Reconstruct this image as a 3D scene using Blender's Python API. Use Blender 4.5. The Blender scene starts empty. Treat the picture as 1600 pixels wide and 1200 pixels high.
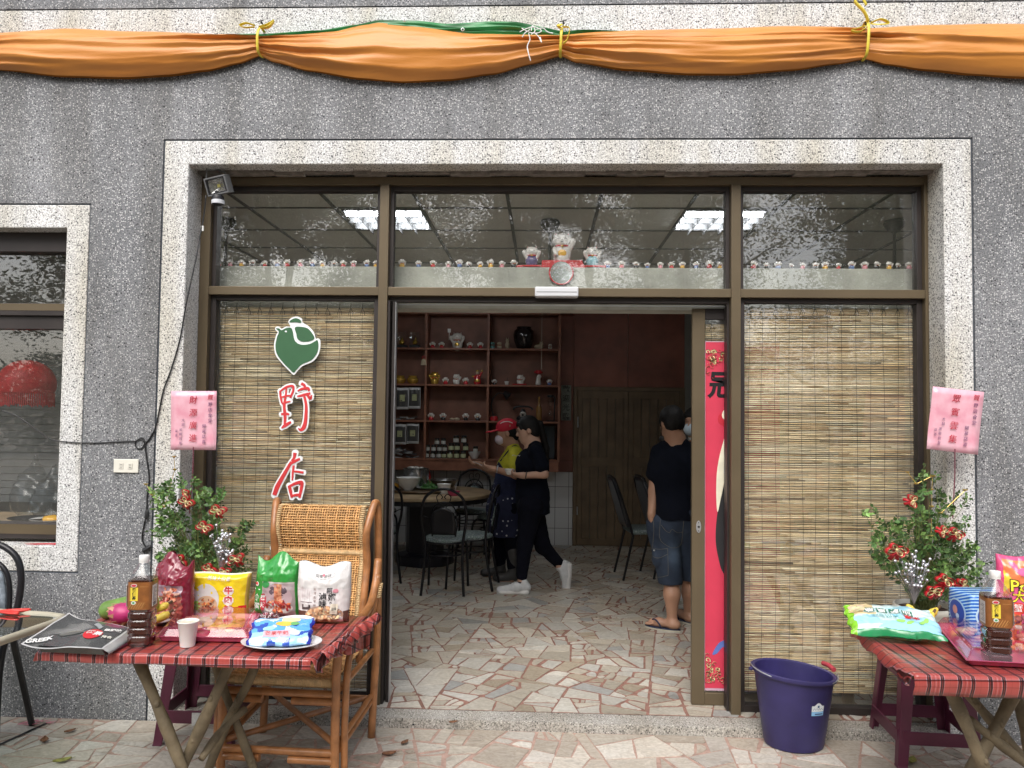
import bpy, bmesh, math, random
import numpy as np
from mathutils import Vector, Matrix, noise
random.seed(7); np.random.seed(7)
S = bpy.context.scene
COL = S.collection
PI = math.pi
# ------------------------------------------------------------------ camera, sky, sun, exposure
FPX = 1200.0
CAMLOC = Vector((0.0, -3.98, 1.60))
CAMR = (Matrix.Rotation(0.03980874, 3, 'Z') @ Matrix.Rotation(PI/2 + 0.04149462, 3, 'X') @ Matrix.Rotation(0.01209281, 3, 'Z'))
cd = bpy.data.cameras.new('camera'); cam = bpy.data.objects.new('camera', cd); COL.objects.link(cam)
cam.matrix_world = Matrix.Translation(CAMLOC) @ CAMR.to_4x4()
cd.sensor_width = 36; cd.lens = 27.0; cd.clip_start = 0.05; cd.clip_end = 400
S.camera = cam
SUN_EL, SUN_AZ = math.radians(48), math.radians(192)     # azimuth clockwise from +y (north)
w = bpy.data.worlds.new('World'); S.world = w; w.use_nodes = True
nt = w.node_tree; bg = nt.nodes['Background']
sky = nt.nodes.new('ShaderNodeTexSky'); sky.sky_type = 'NISHITA'; sky.sun_disc = False
sky.sun_elevation = SUN_EL; sky.sun_rotation = SUN_AZ; sky.air_density = 1.0; sky.dust_density = 4.0; sky.ozone_density = 1.0
hsv = nt.nodes.new('ShaderNodeHueSaturation'); hsv.inputs['Saturation'].default_value = 0.50
nt.links.new(sky.outputs[0], hsv.inputs['Color']); nt.links.new(hsv.outputs[0], bg.inputs[0]); bg.inputs[1].default_value = 0.15
sd = bpy.data.lights.new('sun', 'SUN'); sd.energy = 1.3; sd.angle = math.radians(50); sd.color = (1, 0.975, 0.94)
sun = bpy.data.objects.new('sun', sd); COL.objects.link(sun)
dv = Vector((math.sin(SUN_AZ)*math.cos(SUN_EL), math.cos(SUN_AZ)*math.cos(SUN_EL), math.sin(SUN_EL)))
sun.rotation_euler = dv.to_track_quat('Z', 'Y').to_euler()
S.view_settings.view_transform = 'Standard'; S.view_settings.look = 'None'
S.view_settings.exposure = 0.74; S.view_settings.gamma = 1.0
S.cycles.max_bounces = 10; S.cycles.transparent_max_bounces = 24; S.cycles.use_denoising = True
S.cycles.sample_clamp_indirect = 6.0; S.cycles.caustics_reflective = False; S.cycles.caustics_refractive = False

# ------------------------------------------------------------------ measuring helper: photo pixel + one known coordinate -> place in the world
def at(px, py, Y=None, Z=None, X=None):
    d = CAMR @ Vector(((px-800)/FPX, -(py-600)/FPX, -1.0))
    if Y is not None: t = (Y-CAMLOC.y)/d.y
    elif Z is not None: t = (Z-CAMLOC.z)/d.z
    else: t = (X-CAMLOC.x)/d.x
    return CAMLOC + d*t
# ------------------------------------------------------------------ tagging
def tag(o, label=None, cat=None, group=None, kind=None):
    if label: o['label'] = label
    if cat: o['category'] = cat
    if group: o['group'] = group
    if kind: o['kind'] = kind
    return o
def empty(name, loc=(0,0,0), label=None, cat=None, group=None, rz=0.0):
    o = bpy.data.objects.new(name, None); COL.objects.link(o); o.location = loc; o.rotation_euler = (0,0,rz)
    o.empty_display_size = 0.05
    return tag(o, label, cat, group)
def dup(root, loc=None, rz=None, label=None, group=None, scale=None, tilt=None):
    def cp(o, par):
        c = o.copy(); COL.objects.link(c)
        if par is not None: c.parent = par
        for ch in [k for k in o.children]: cp(ch, c)
        return c
    r = cp(root, None)
    if loc is not None: r.location = loc
    if rz is not None: r.rotation_euler = (tilt or 0, 0, rz)
    if label: r['label'] = label
    if group: r['group'] = group
    if scale: r.scale = (scale,)*3
    return r
# ------------------------------------------------------------------ mesh builder
class MB:
    def __init__(s): s.v = []; s.f = []; s.mi = []; s.c = []; s.cur = 0; s.col = (1,1,1)
    def add(s, vs, fs, mi=None, col=None):
        b = len(s.v); s.v += [tuple(p) for p in vs]
        for f in fs:
            s.f.append(tuple(b+i for i in f)); s.mi.append(s.cur if mi is None else mi); s.c.append(col or s.col)
        return s
    def box(s, x0, x1, y0, y1, z0, z1, **k):
        return s.add([(x0,y0,z0),(x1,y0,z0),(x1,y1,z0),(x0,y1,z0),(x0,y0,z1),(x1,y0,z1),(x1,y1,z1),(x0,y1,z1)],
                     [(0,3,2,1),(4,5,6,7),(0,1,5,4),(1,2,6,5),(2,3,7,6),(3,0,4,7)], **k)
    def obox(s, c, ax, ay, az, **k):
        c, ax, ay, az = map(Vector, (c, ax, ay, az))
        vs = [c+sx*ax+sy*ay+sz*az for sz in (-1,1) for sx, sy in ((-1,-1),(1,-1),(1,1),(-1,1))]
        return s.add(vs, [(0,3,2,1),(4,5,6,7),(0,1,5,4),(1,2,6,5),(2,3,7,6),(3,0,4,7)], **k)
    def prism(s, pts, y0, y1, **k):     # polygon in xz pushed along y
        n = len(pts)
        vs = [(p[0], y0, p[1]) for p in pts]+[(p[0], y1, p[1]) for p in pts]
        return s.add(vs, [tuple(range(n)), tuple(range(2*n-1, n-1, -1))]+[(i, i+n, (i+1)%n+n, (i+1)%n) for i in range(n)], **k)
    def tube(s, pts, r, n=10, cap=True, closed=False, sq=1.0, **k):
        pts = [Vector(p) for p in pts]; m = len(pts)
        rr = r if isinstance(r, (list, tuple)) else [r]*m
        up = None; vs = []
        for i, p in enumerate(pts):
            a = pts[(i-1) % m] if (i > 0 or closed) else p
            b = pts[(i+1) % m] if (i < m-1 or closed) else p
            t = (b-a); t = t.normalized() if t.length > 1e-9 else Vector((0,0,1))
            if up is None:
                up = t.orthogonal().normalized() if abs(t.z) > .95 else Vector((0,0,1))
            u = up - t*up.dot(t); u = u.normalized() if u.length > 1e-6 else t.orthogonal().normalized(); up = u
            q = t.cross(u)
            for j in range(n):
                an = 2*PI*j/n; vs.append(p + rr[i]*(math.cos(an)*u*sq + math.sin(an)*q))
        fs = []
        for i in range(m if closed else m-1):
            i2 = (i+1) % m
            for j in range(n): fs.append((i*n+j, i*n+(j+1)%n, i2*n+(j+1)%n, i2*n+j))
        if cap and not closed: fs += [tuple(range(n-1,-1,-1)), tuple(range((m-1)*n, m*n))]
        return s.add(vs, fs, **k)
    def lathe(s, prof, c=(0,0,0), n=24, sx=1.0, sy=1.0, cap=(True, True), **k):   # prof: (r,z)
        vs = []; c = Vector(c)
        for r, z in prof:
            for j in range(n):
                a = 2*PI*j/n; vs.append(c+Vector((r*math.cos(a)*sx, r*math.sin(a)*sy, z)))
        fs = []
        for i in range(len(prof)-1):
            for j in range(n): fs.append((i*n+j, i*n+(j+1)%n, (i+1)*n+(j+1)%n, (i+1)*n+j))
        if cap[0]: fs.append(tuple(range(n-1,-1,-1)))
        if cap[1]: fs.append(tuple(range((len(prof)-1)*n, len(prof)*n)))
        return s.add(vs, fs, **k)
    def ell(s, c, rx, ry, rz, n=12, m=8, **k):
        vs = [(c[0], c[1], c[2]-rz)]; 
        for i in range(1, m):
            ph = -PI/2+PI*i/m
            for j in range(n):
                a = 2*PI*j/n; vs.append((c[0]+rx*math.cos(ph)*math.cos(a), c[1]+ry*math.cos(ph)*math.sin(a), c[2]+rz*math.sin(ph)))
        vs.append((c[0], c[1], c[2]+rz)); fs = [(0, 1+(j+1)%n, 1+j) for j in range(n)]
        for i in range(m-2):
            for j in range(n): fs.append((1+i*n+j, 1+i*n+(j+1)%n, 1+(i+1)*n+(j+1)%n, 1+(i+1)*n+j))
        t = len(vs)-1; b = 1+(m-2)*n
        fs += [(t, b+j, b+(j+1)%n) for j in range(n)]
        return s.add(vs, fs, **k)
    def grid(s, fn, nu, nv, u=(0,1), v=(0,1), closeu=False, **k):
        vs = [fn(u[0]+(u[1]-u[0])*i/(nu if closeu else nu-1), v[0]+(v[1]-v[0])*j/(nv-1)) for j in range(nv) for i in range(nu)]
        fs = []
        for j in range(nv-1):
            for i in range(nu if closeu else nu-1):
                i2 = (i+1) % nu; fs.append((j*nu+i, j*nu+i2, (j+1)*nu+i2, (j+1)*nu+i))
        return s.add(vs, fs, **k)
    def xf(s, M, start=0):
        for i in range(start, len(s.v)): s.v[i] = tuple(M @ Vector(s.v[i]))
        return s
    def build(s, name, mat, parent=None, smooth=False, bevel=0, label=None, solid=0, seg=2, sub=0, loc=None):
        me = bpy.data.meshes.new(name); me.from_pydata([tuple(v) for v in s.v], [], s.f)
        ms = mat if isinstance(mat, (list, tuple)) else [mat]
        for m in ms: me.materials.append(m)
        if len(ms) > 1: me.polygons.foreach_set('material_index', [min(i, len(ms)-1) for i in s.mi])
        if any(c != (1,1,1) for c in s.c):
            ca = me.color_attributes.new('Col', 'FLOAT_COLOR', 'CORNER'); arr = []
            for p, c in zip(me.polygons, s.c): arr += (list(c)[:3]+[1.0])*p.loop_total
            ca.data.foreach_set('color', arr)
        if smooth:
            me.polygons.foreach_set('use_smooth', [True]*len(me.polygons))
            if smooth != 'all':
                try: me.set_sharp_from_angle(angle=math.radians(40 if smooth is True else smooth))
                except Exception: pass
        me.update()
        o = bpy.data.objects.new(name, me); COL.objects.link(o)
        if parent is not None: o.parent = parent
        if loc is not None: o.location = loc
        if solid: m = o.modifiers.new('s', 'SOLIDIFY'); m.thickness = solid; m.offset = 0
        if sub: m = o.modifiers.new('u', 'SUBSURF'); m.levels = sub; m.render_levels = sub
        if bevel: m = o.modifiers.new('b', 'BEVEL'); m.width = bevel; m.segments = seg; m.limit_method = 'ANGLE'; m.angle_limit = math.radians(40)
        if label: o['label'] = label
        return o
def catmull(pts, k=6, closed=False):
    P = [Vector(p) for p in pts]; n = len(P); out = []
    rng = range(n if closed else n-1)
    for i in rng:
        p0 = P[(i-1) % n] if (closed or i > 0) else P[0]*2-P[1]
        p1 = P[i]; p2 = P[(i+1) % n]
        p3 = P[(i+2) % n] if (closed or i < n-2) else P[-1]*2-P[-2]
        for j in range(k):
            t = j/k
            out.append(.5*((2*p1)+(-p0+p2)*t+(2*p0-5*p1+4*p2-p3)*t*t+(-p0+3*p1-3*p2+p3)*t**3))
    if not closed: out.append(P[-1])
    return out
# ------------------------------------------------------------------ materials
def newmat(name):
    m = bpy.data.materials.new(name); m.use_nodes = True
    return m, m.node_tree, m.node_tree.nodes['Principled BSDF']
def N(nt, t, **k):
    n = nt.nodes.new(t)
    for a, b in k.items():
        if a in n.inputs: n.inputs[a].default_value = b
        else: setattr(n, a, b)
    return n
def coord(nt, scale=(1,1,1), which='Object', rot=(0,0,0)):
    tc = N(nt, 'ShaderNodeTexCoord'); mp = N(nt, 'ShaderNodeMapping'); mp.inputs['Scale'].default_value = scale; mp.inputs['Rotation'].default_value = rot
    nt.links.new(tc.outputs[which], mp.inputs[0]); return mp.outputs[0]
def ramp(nt, src, stops, interp='LINEAR'):
    r = N(nt, 'ShaderNodeValToRGB'); r.color_ramp.interpolation = interp
    e = r.color_ramp.elements
    while len(e) > 1: e.remove(e[-1])
    e[0].position = stops[0][0]; e[0].color = tuple(stops[0][1])+(1,)
    for p, c in stops[1:]: q = e.new(p); q.color = tuple(c)+(1,)
    nt.links.new(src, r.inputs[0]); return r.outputs[0]
def mixc(nt, fac, a, b, mode='MIX'):
    m = N(nt, 'ShaderNodeMix', data_type='RGBA', blend_type=mode)
    for i, s in ((0, fac), (6, a), (7, b)):
        if isinstance(s, (int, float)): m.inputs[i].default_value = s
        elif isinstance(s, tuple): m.inputs[i].default_value = s+(1,) if len(s) == 3 else s
        else: nt.links.new(s, m.inputs[i])
    return m.outputs[2]
def bump(nt, b, h, strength=.3, dist=.002):
    n = N(nt, 'ShaderNodeBump'); n.inputs['Strength'].default_value = strength; n.inputs['Distance'].default_value = dist
    nt.links.new(h, n.inputs['Height']); nt.links.new(n.outputs[0], b.inputs['Normal'])
def plain(name, c, rough=.5, metal=0, var=.12, sc=12, bmp=0, bsc=60, spec=.5, coat=0, trans=0, emit=0, sss=0, vcol=False, ior=1.5):
    m, nt, b = newmat(name)
    v = N(nt, 'ShaderNodeTexNoise'); v.inputs['Scale'].default_value = sc; v.inputs['Detail'].default_value = 4
    nt.links.new(coord(nt), v.inputs['Vector'])
    lo = tuple(x*(1-var) for x in c); hi = tuple(min(1, x*(1+var)) for x in c)
    col = ramp(nt, v.outputs[0], [(.3, lo), (.7, hi)])
    if vcol:
        a = N(nt, 'ShaderNodeVertexColor', layer_name='Col'); col = mixc(nt, 1.0, col, a.outputs[0], 'MULTIPLY')
    nt.links.new(col, b.inputs['Base Color'])
    b.inputs['Roughness'].default_value = rough; b.inputs['Metallic'].default_value = metal
    b.inputs['Specular IOR Level'].default_value = spec; b.inputs['Coat Weight'].default_value = coat
    b.inputs['Transmission Weight'].default_value = trans; b.inputs['IOR'].default_value = ior
    if sss: b.inputs['Subsurface Weight'].default_value = sss; b.inputs['Subsurface Radius'].default_value = (.01,.004,.002)
    if emit: nt.links.new(col, b.inputs['Emission Color']); b.inputs['Emission Strength'].default_value = emit
    if bmp:
        n2 = N(nt, 'ShaderNodeTexNoise'); n2.inputs['Scale'].default_value = bsc; n2.inputs['Detail'].default_value = 3
        nt.links.new(coord(nt), n2.inputs['Vector']); bump(nt, b, n2.outputs[0], bmp, .01)
    return m
def glassmat(name, tint=(.95,.97,.96), rough=0.0, boost=1.0, wav=0.0, dust_veil=0.0):
    m = bpy.data.materials.new(name); m.use_nodes = True; nt = m.node_tree; nt.nodes.clear()
    o = N(nt, 'ShaderNodeOutputMaterial'); t = N(nt, 'ShaderNodeBsdfTransparent'); g = N(nt, 'ShaderNodeBsdfGlossy')
    t.inputs[0].default_value = tint+(1,); g.inputs['Roughness'].default_value = rough; g.inputs[0].default_value = (1,1,1,1)
    lw = N(nt, 'ShaderNodeLayerWeight'); lw.inputs[0].default_value = .5
    pw = N(nt, 'ShaderNodeMath', operation='POWER'); pw.inputs[1].default_value = 5; nt.links.new(lw.outputs['Facing'], pw.inputs[0])
    fr = N(nt, 'ShaderNodeMath', operation='MULTIPLY_ADD'); fr.inputs[1].default_value = .96; fr.inputs[2].default_value = .04; nt.links.new(pw.outputs[0], fr.inputs[0])
    mu = N(nt, 'ShaderNodeMath', operation='MULTIPLY', use_clamp=True); mu.inputs[1].default_value = boost
    nt.links.new(fr.outputs[0], mu.inputs[0])
    mx = N(nt, 'ShaderNodeMixShader'); nt.links.new(mu.outputs[0], mx.inputs[0])
    nt.links.new(t.outputs[0], mx.inputs[1]); nt.links.new(g.outputs[0], mx.inputs[2]); last = mx.outputs[0]
    if dust_veil:      # dusty film put in for the grey veil of reflected foliage
        df = N(nt, 'ShaderNodeBsdfDiffuse'); df.inputs[0].default_value = (.62,.62,.56,1); dn = N(nt, 'ShaderNodeTexNoise'); dn.inputs['Scale'].default_value = 1; dn.inputs['Detail'].default_value = 7
        nt.links.new(coord(nt, (9,9,2.5)), dn.inputs['Vector']); dr_ = ramp(nt, dn.outputs[0], [(.35,(dust_veil*.6,)*3),(.62,(dust_veil,)*3),(.75,(dust_veil*1.8,)*3)])
        m2 = N(nt, 'ShaderNodeMixShader'); nt.links.new(dr_, m2.inputs[0]); nt.links.new(last, m2.inputs[1]); nt.links.new(df.outputs[0], m2.inputs[2]); last = m2.outputs[0]
    nt.links.new(last, o.inputs[0])
    if wav:
        n = N(nt, 'ShaderNodeTexNoise'); n.inputs['Scale'].default_value = 5; nt.links.new(coord(nt), n.inputs['Vector'])
        bp = N(nt, 'ShaderNodeBump'); bp.inputs['Strength'].default_value = 1; bp.inputs['Distance'].default_value = wav
        nt.links.new(n.outputs[0], bp.inputs['Height']); nt.links.new(bp.outputs[0], g.inputs['Normal'])
    return m
def pebble(name, base, light, dark, sc=95, pl=.22, pd=.14, base2=None, stain=(.5,.45,.38), brown=0.0):
    m, nt, b = newmat(name); co = coord(nt)
    big = N(nt, 'ShaderNodeTexNoise'); big.inputs['Scale'].default_value = 1.6; big.inputs['Detail'].default_value = 6; nt.links.new(co, big.inputs['Vector'])
    c0 = ramp(nt, big.outputs[0], [(.3, base), (.72, base2 or tuple(x*1.25 for x in base))])
    fine = N(nt, 'ShaderNodeTexNoise'); fine.inputs['Scale'].default_value = sc*1.1; fine.inputs['Detail'].default_value = 3; nt.links.new(co, fine.inputs['Vector'])
    c0 = mixc(nt, .8, c0, ramp(nt, fine.outputs[0], [(.36, (.45,.45,.45)), (.62, (1.35,1.35,1.35))]), 'MULTIPLY')
    for (s, pv, col, off) in ((sc, pd, dark, 0), (sc*.92, pl, light, 3.3)):
        vo = N(nt, 'ShaderNodeTexVoronoi'); vo.inputs['Scale'].default_value = s
        mp = N(nt, 'ShaderNodeMapping'); mp.inputs['Location'].default_value = (off, off*2, off); nt.links.new(co, mp.inputs[0]); nt.links.new(mp.outputs[0], vo.inputs['Vector'])
        sp = N(nt, 'ShaderNodeSeparateColor'); nt.links.new(vo.outputs['Color'], sp.inputs[0])
        lt = N(nt, 'ShaderNodeMath', operation='LESS_THAN'); lt.inputs[1].default_value = pv; nt.links.new(sp.outputs[0], lt.inputs[0])
        # grain size differs per cell
        mz = N(nt, 'ShaderNodeMath', operation='MULTIPLY_ADD'); mz.inputs[1].default_value = .28; mz.inputs[2].default_value = .24; nt.links.new(sp.outputs[1], mz.inputs[0])
        ds = N(nt, 'ShaderNodeMath', operation='LESS_THAN'); nt.links.new(vo.outputs['Distance'], ds.inputs[0]); nt.links.new(mz.outputs[0], ds.inputs[1])
        mm = N(nt, 'ShaderNodeMath', operation='MULTIPLY'); nt.links.new(lt.outputs[0], mm.inputs[0]); nt.links.new(ds.outputs[0], mm.inputs[1])
        c0 = mixc(nt, mm.outputs[0], c0, col)
    st = N(nt, 'ShaderNodeTexNoise'); st.inputs['Scale'].default_value = 2.1; st.inputs['Detail'].default_value = 5
    nt.links.new(coord(nt, (2.2,1,.35)), st.inputs['Vector'])
    c0 = mixc(nt, 1.0, c0, ramp(nt, st.outputs[0], [(.33, stain), (.55, (1,1,1)), (.74, (1.13,1.13,1.14))]), 'MULTIPLY')
    nt.links.new(c0, b.inputs['Base Color']); b.inputs['Roughness'].default_value = .75
    bump(nt, b, fine.outputs[0], .5, .004)
    return m
M = {}
M['wall'] = pebble('grey_pebble_render', (.150,.156,.165), (.50,.50,.50), (.03,.03,.035), sc=118, pl=.42, pd=.20, base2=(.240,.247,.258), stain=(.70,.69,.67))
M['trim'] = pebble('white_terrazzo', (.53,.53,.52), (.74,.745,.74), (.045,.045,.05), sc=118, pl=.3, pd=.42, base2=(.64,.64,.63), stain=(.84,.80,.70))
M['step'] = pebble('step_terrazzo', (.34,.32,.29), (.62,.60,.55), (.06,.055,.05), sc=120, pl=.22, pd=.2, base2=(.42,.40,.36), stain=(.8,.77,.72))
M['groove'] = plain('groove', (.055,.065,.08), .6)
M['alu'] = plain('bronze_aluminium', (.125,.096,.058), .38, .25, var=.10, sc=3, spec=.4)
M['alu_dark'] = plain('dark_aluminium', (.035,.028,.026), .45, .2, var=.2, sc=4)
M['brushed'] = plain('silver_aluminium', (.55,.56,.58), .35, .8, var=.08)
M['glass'] = glassmat('window_glass', (.985,.99,.985), boost=2.0, wav=.0003, dust_veil=.022)
M['black'] = plain('black_plastic', (.012,.012,.014), .4)
M['white'] = plain('white_plastic', (.78,.78,.76), .4, var=.04)
M['cream'] = plain('cream_plastic', (.72,.70,.62), .45, var=.05)
M['red'] = plain('red_paint', (.55,.02,.025), .35, var=.1)
M['darkred'] = plain('dark_red', (.18,.01,.015), .45)
M['gold'] = plain('gold_foil', (.75,.55,.18), .3, .75)
M['vc'] = plain('painted', (1,1,1), .35, vcol=True, var=.05, coat=.3)
M['vcm'] = plain('painted_matt', (.97,.97,.97), .7, vcol=True, var=.06)
M['vcg'] = plain('glossy_film', (.97,.97,.97), .22, vcol=True, var=.06, sc=30, coat=.5, bmp=.25, bsc=22)
def textmesh(body, size, name='lettering', mat=None, parent=None, ext=.001, off=0.0, shear=0, M4=None, align='CENTER', space=1.0, sx=1.0, label=None):
    c = bpy.data.curves.new(name, 'FONT'); c.body = body; c.size = size; c.extrude = ext; c.offset = off; c.shear = shear
    c.align_x = align; c.align_y = 'CENTER'; c.space_line = space; c.resolution_u = 4
    t = bpy.data.objects.new('tmp', c); COL.objects.link(t)
    me = bpy.data.meshes.new_from_object(t.evaluated_get(bpy.context.evaluated_depsgraph_get()))
    bpy.data.objects.remove(t); bpy.data.curves.remove(c)
    me.materials.clear(); me.materials.append(mat or M['black'])
    if sx != 1.0: me.transform(Matrix.Diagonal((sx,1,1,1)))
    if M4 is not None: me.transform(M4)
    o = bpy.data.objects.new(name, me); COL.objects.link(o)
    if parent: o.parent = parent
    if label: o['label'] = label
    return o
def facing(x, y, z, roll=0, tilt=0, yaw=0):      # text lying in xy -> stands upright facing the camera side (-y)
    return Matrix.Translation((x,y,z)) @ Matrix.Rotation(yaw,4,'Z') @ Matrix.Rotation(PI/2+tilt,4,'X') @ Matrix.Rotation(roll,4,'Z')
# ------------------------------------------------------------------ smooth bodies from distance fields (surface nets)
def sdf_mesh(prims, h, pad=.03, noise_amp=0, noise_sc=10):
    """prims: ('c',a,b,ra,rb,k) tapered capsule | ('e',c,(rx,ry,rz),k[,rotmatrix]) ellipsoid; k = blend radius; k<0 carves"""
    lo = np.full(3, 1e9); hi = -lo
    for p in prims:
        if p[0] == 'c':
            for q, r in ((p[1], p[3]), (p[2], p[4])): lo = np.minimum(lo, np.array(q)-r); hi = np.maximum(hi, np.array(q)+r)
        else: m = max(p[2]); lo = np.minimum(lo, np.array(p[1])-m); hi = np.maximum(hi, np.array(p[1])+m)
    lo -= pad; hi += pad
    n = np.maximum(((hi-lo)/h).astype(int)+2, 4)
    ax = [lo[i]+h*np.arange(n[i]) for i in range(3)]
    X, Y, Z = np.meshgrid(*ax, indexing='ij'); D = np.full(X.shape, 1e3)
    for p in prims:
        if p[0] == 'c':
            a = np.array(p[1], float); b = np.array(p[2], float); ba = b-a; l2 = max(ba@ba, 1e-9)
            t = np.clip(((X-a[0])*ba[0]+(Y-a[1])*ba[1]+(Z-a[2])*ba[2])/l2, 0, 1)
            d = np.sqrt((X-a[0]-t*ba[0])**2+(Y-a[1]-t*ba[1])**2+(Z-a[2]-t*ba[2])**2)-(p[3]+(p[4]-p[3])*t); k = p[5]
        else:
            c = p[1]; r = p[2]; k = p[3]; P = [X-c[0], Y-c[1], Z-c[2]]
            if len(p) > 4:
                Rm = np.array(p[4]).T; P = [Rm[i][0]*P[0]+Rm[i][1]*P[1]+Rm[i][2]*P[2] for i in range(3)]
            q0 = np.sqrt((P[0]/r[0])**2+(P[1]/r[1])**2+(P[2]/r[2])**2)
            q1 = np.sqrt((P[0]/r[0]**2)**2+(P[1]/r[1]**2)**2+(P[2]/r[2]**2)**2)+1e-9
            d = q0*(q0-1)/q1
        if k < 0:
            kk = -k; d = -d; hh = np.clip(.5-.5*(d-D)/kk, 0, 1); D = D*(hh)+d*(1-hh); D = D+kk*hh*(1-hh)
        elif k == 0: D = np.minimum(D, d)
        else: hh = np.clip(.5+.5*(D-d)/k, 0, 1); D = D*(1-hh)+d*hh-k*hh*(1-hh)
    if noise_amp:
        D = D+noise_amp*(np.sin(X*noise_sc)*np.sin(Y*noise_sc*1.3+1)*np.sin(Z*noise_sc*.8+2)+.5*np.sin(X*noise_sc*2.3+Z*noise_sc*1.7)*np.sin(Z*noise_sc*2.1-Y*noise_sc))
    ins = D < 0
    c8 = [ins[i:n[0]-1+i, j:n[1]-1+j, k:n[2]-1+k] for i in (0,1) for j in (0,1) for k in (0,1)]
    sm = sum(c.astype(int) for c in c8); act = (sm > 0) & (sm < 8)
    idx = -np.ones(act.shape, int); cells = np.argwhere(act); idx[act] = np.arange(len(cells))
    acc = np.zeros((len(cells), 3)); cnt = np.zeros(len(cells))
    I, J, K = cells.T
    for ax_, (di, dj, dk) in enumerate(((1,0,0),(0,1,0),(0,0,1))):
        for o1 in (0,1):
            for o2 in (0,1):
                if ax_ == 0: s = (0,o1,o2)
                elif ax_ == 1: s = (o1,0,o2)
                else: s = (o1,o2,0)
                d0 = D[I+s[0], J+s[1], K+s[2]]; d1 = D[I+s[0]+di, J+s[1]+dj, K+s[2]+dk]
                cr = (d0 < 0) != (d1 < 0); t = np.where(cr, d0/np.where(cr, d0-d1, 1), 0)
                pt = np.stack([s[0]+di*t, s[1]+dj*t, s[2]+dk*t], 1); acc[cr] += pt[cr]; cnt[cr] += 1
    vs = lo+h*(cells+acc/np.maximum(cnt, 1)[:, None]); fs = []
    for ax_ in range(3):
        sl0 = [slice(1, n[i]-1) for i in range(3)]; sl0[ax_] = slice(0, n[ax_]-1); sl1 = list(sl0); sl1[ax_] = slice(1, n[ax_])
        a = ins[tuple(sl0)]; b = ins[tuple(sl1)]; ed = np.argwhere(a != b)
        if not len(ed): continue
        sg = a[tuple(ed.T)]; off = np.array([1,1,1]); off[ax_] = 0; ed = ed+off
        u, v = [(1,2),(2,0),(0,1)][ax_]
        eu = np.zeros(3, int); eu[u] = 1; ev = np.zeros(3, int); ev[v] = 1
        q = [idx[tuple((ed-a1*eu-b1*ev).T)] for a1, b1 in ((0,0),(1,0),(1,1),(0,1))]
        q = np.stack(q, 1); q[~sg] = q[~sg][:, ::-1]; fs.append(q)
    return vs, np.concatenate(fs)
def sdf_obj(name, prims, h, mat, parent=None, colfn=None, label=None, post=None, **k):
    vs, fs = sdf_mesh(prims, h, **k)
    if post is not None: vs = post(vs)
    me = bpy.data.meshes.new(name); me.from_pydata(vs.tolist(), [], fs.tolist())
    for m in (mat if isinstance(mat, (list, tuple)) else [mat]): me.materials.append(m)
    me.polygons.foreach_set('use_smooth', [True]*len(me.polygons))
    if colfn is not None:
        ca = me.color_attributes.new('Col', 'FLOAT_COLOR', 'POINT')
        cc = np.ones((len(vs), 4)); cc[:, :3] = colfn(vs); ca.data.foreach_set('color', cc.ravel())
    o = bpy.data.objects.new(name, me); COL.objects.link(o)
    if parent is not None: o.parent = parent
    if label: o['label'] = label
    return o
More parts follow.
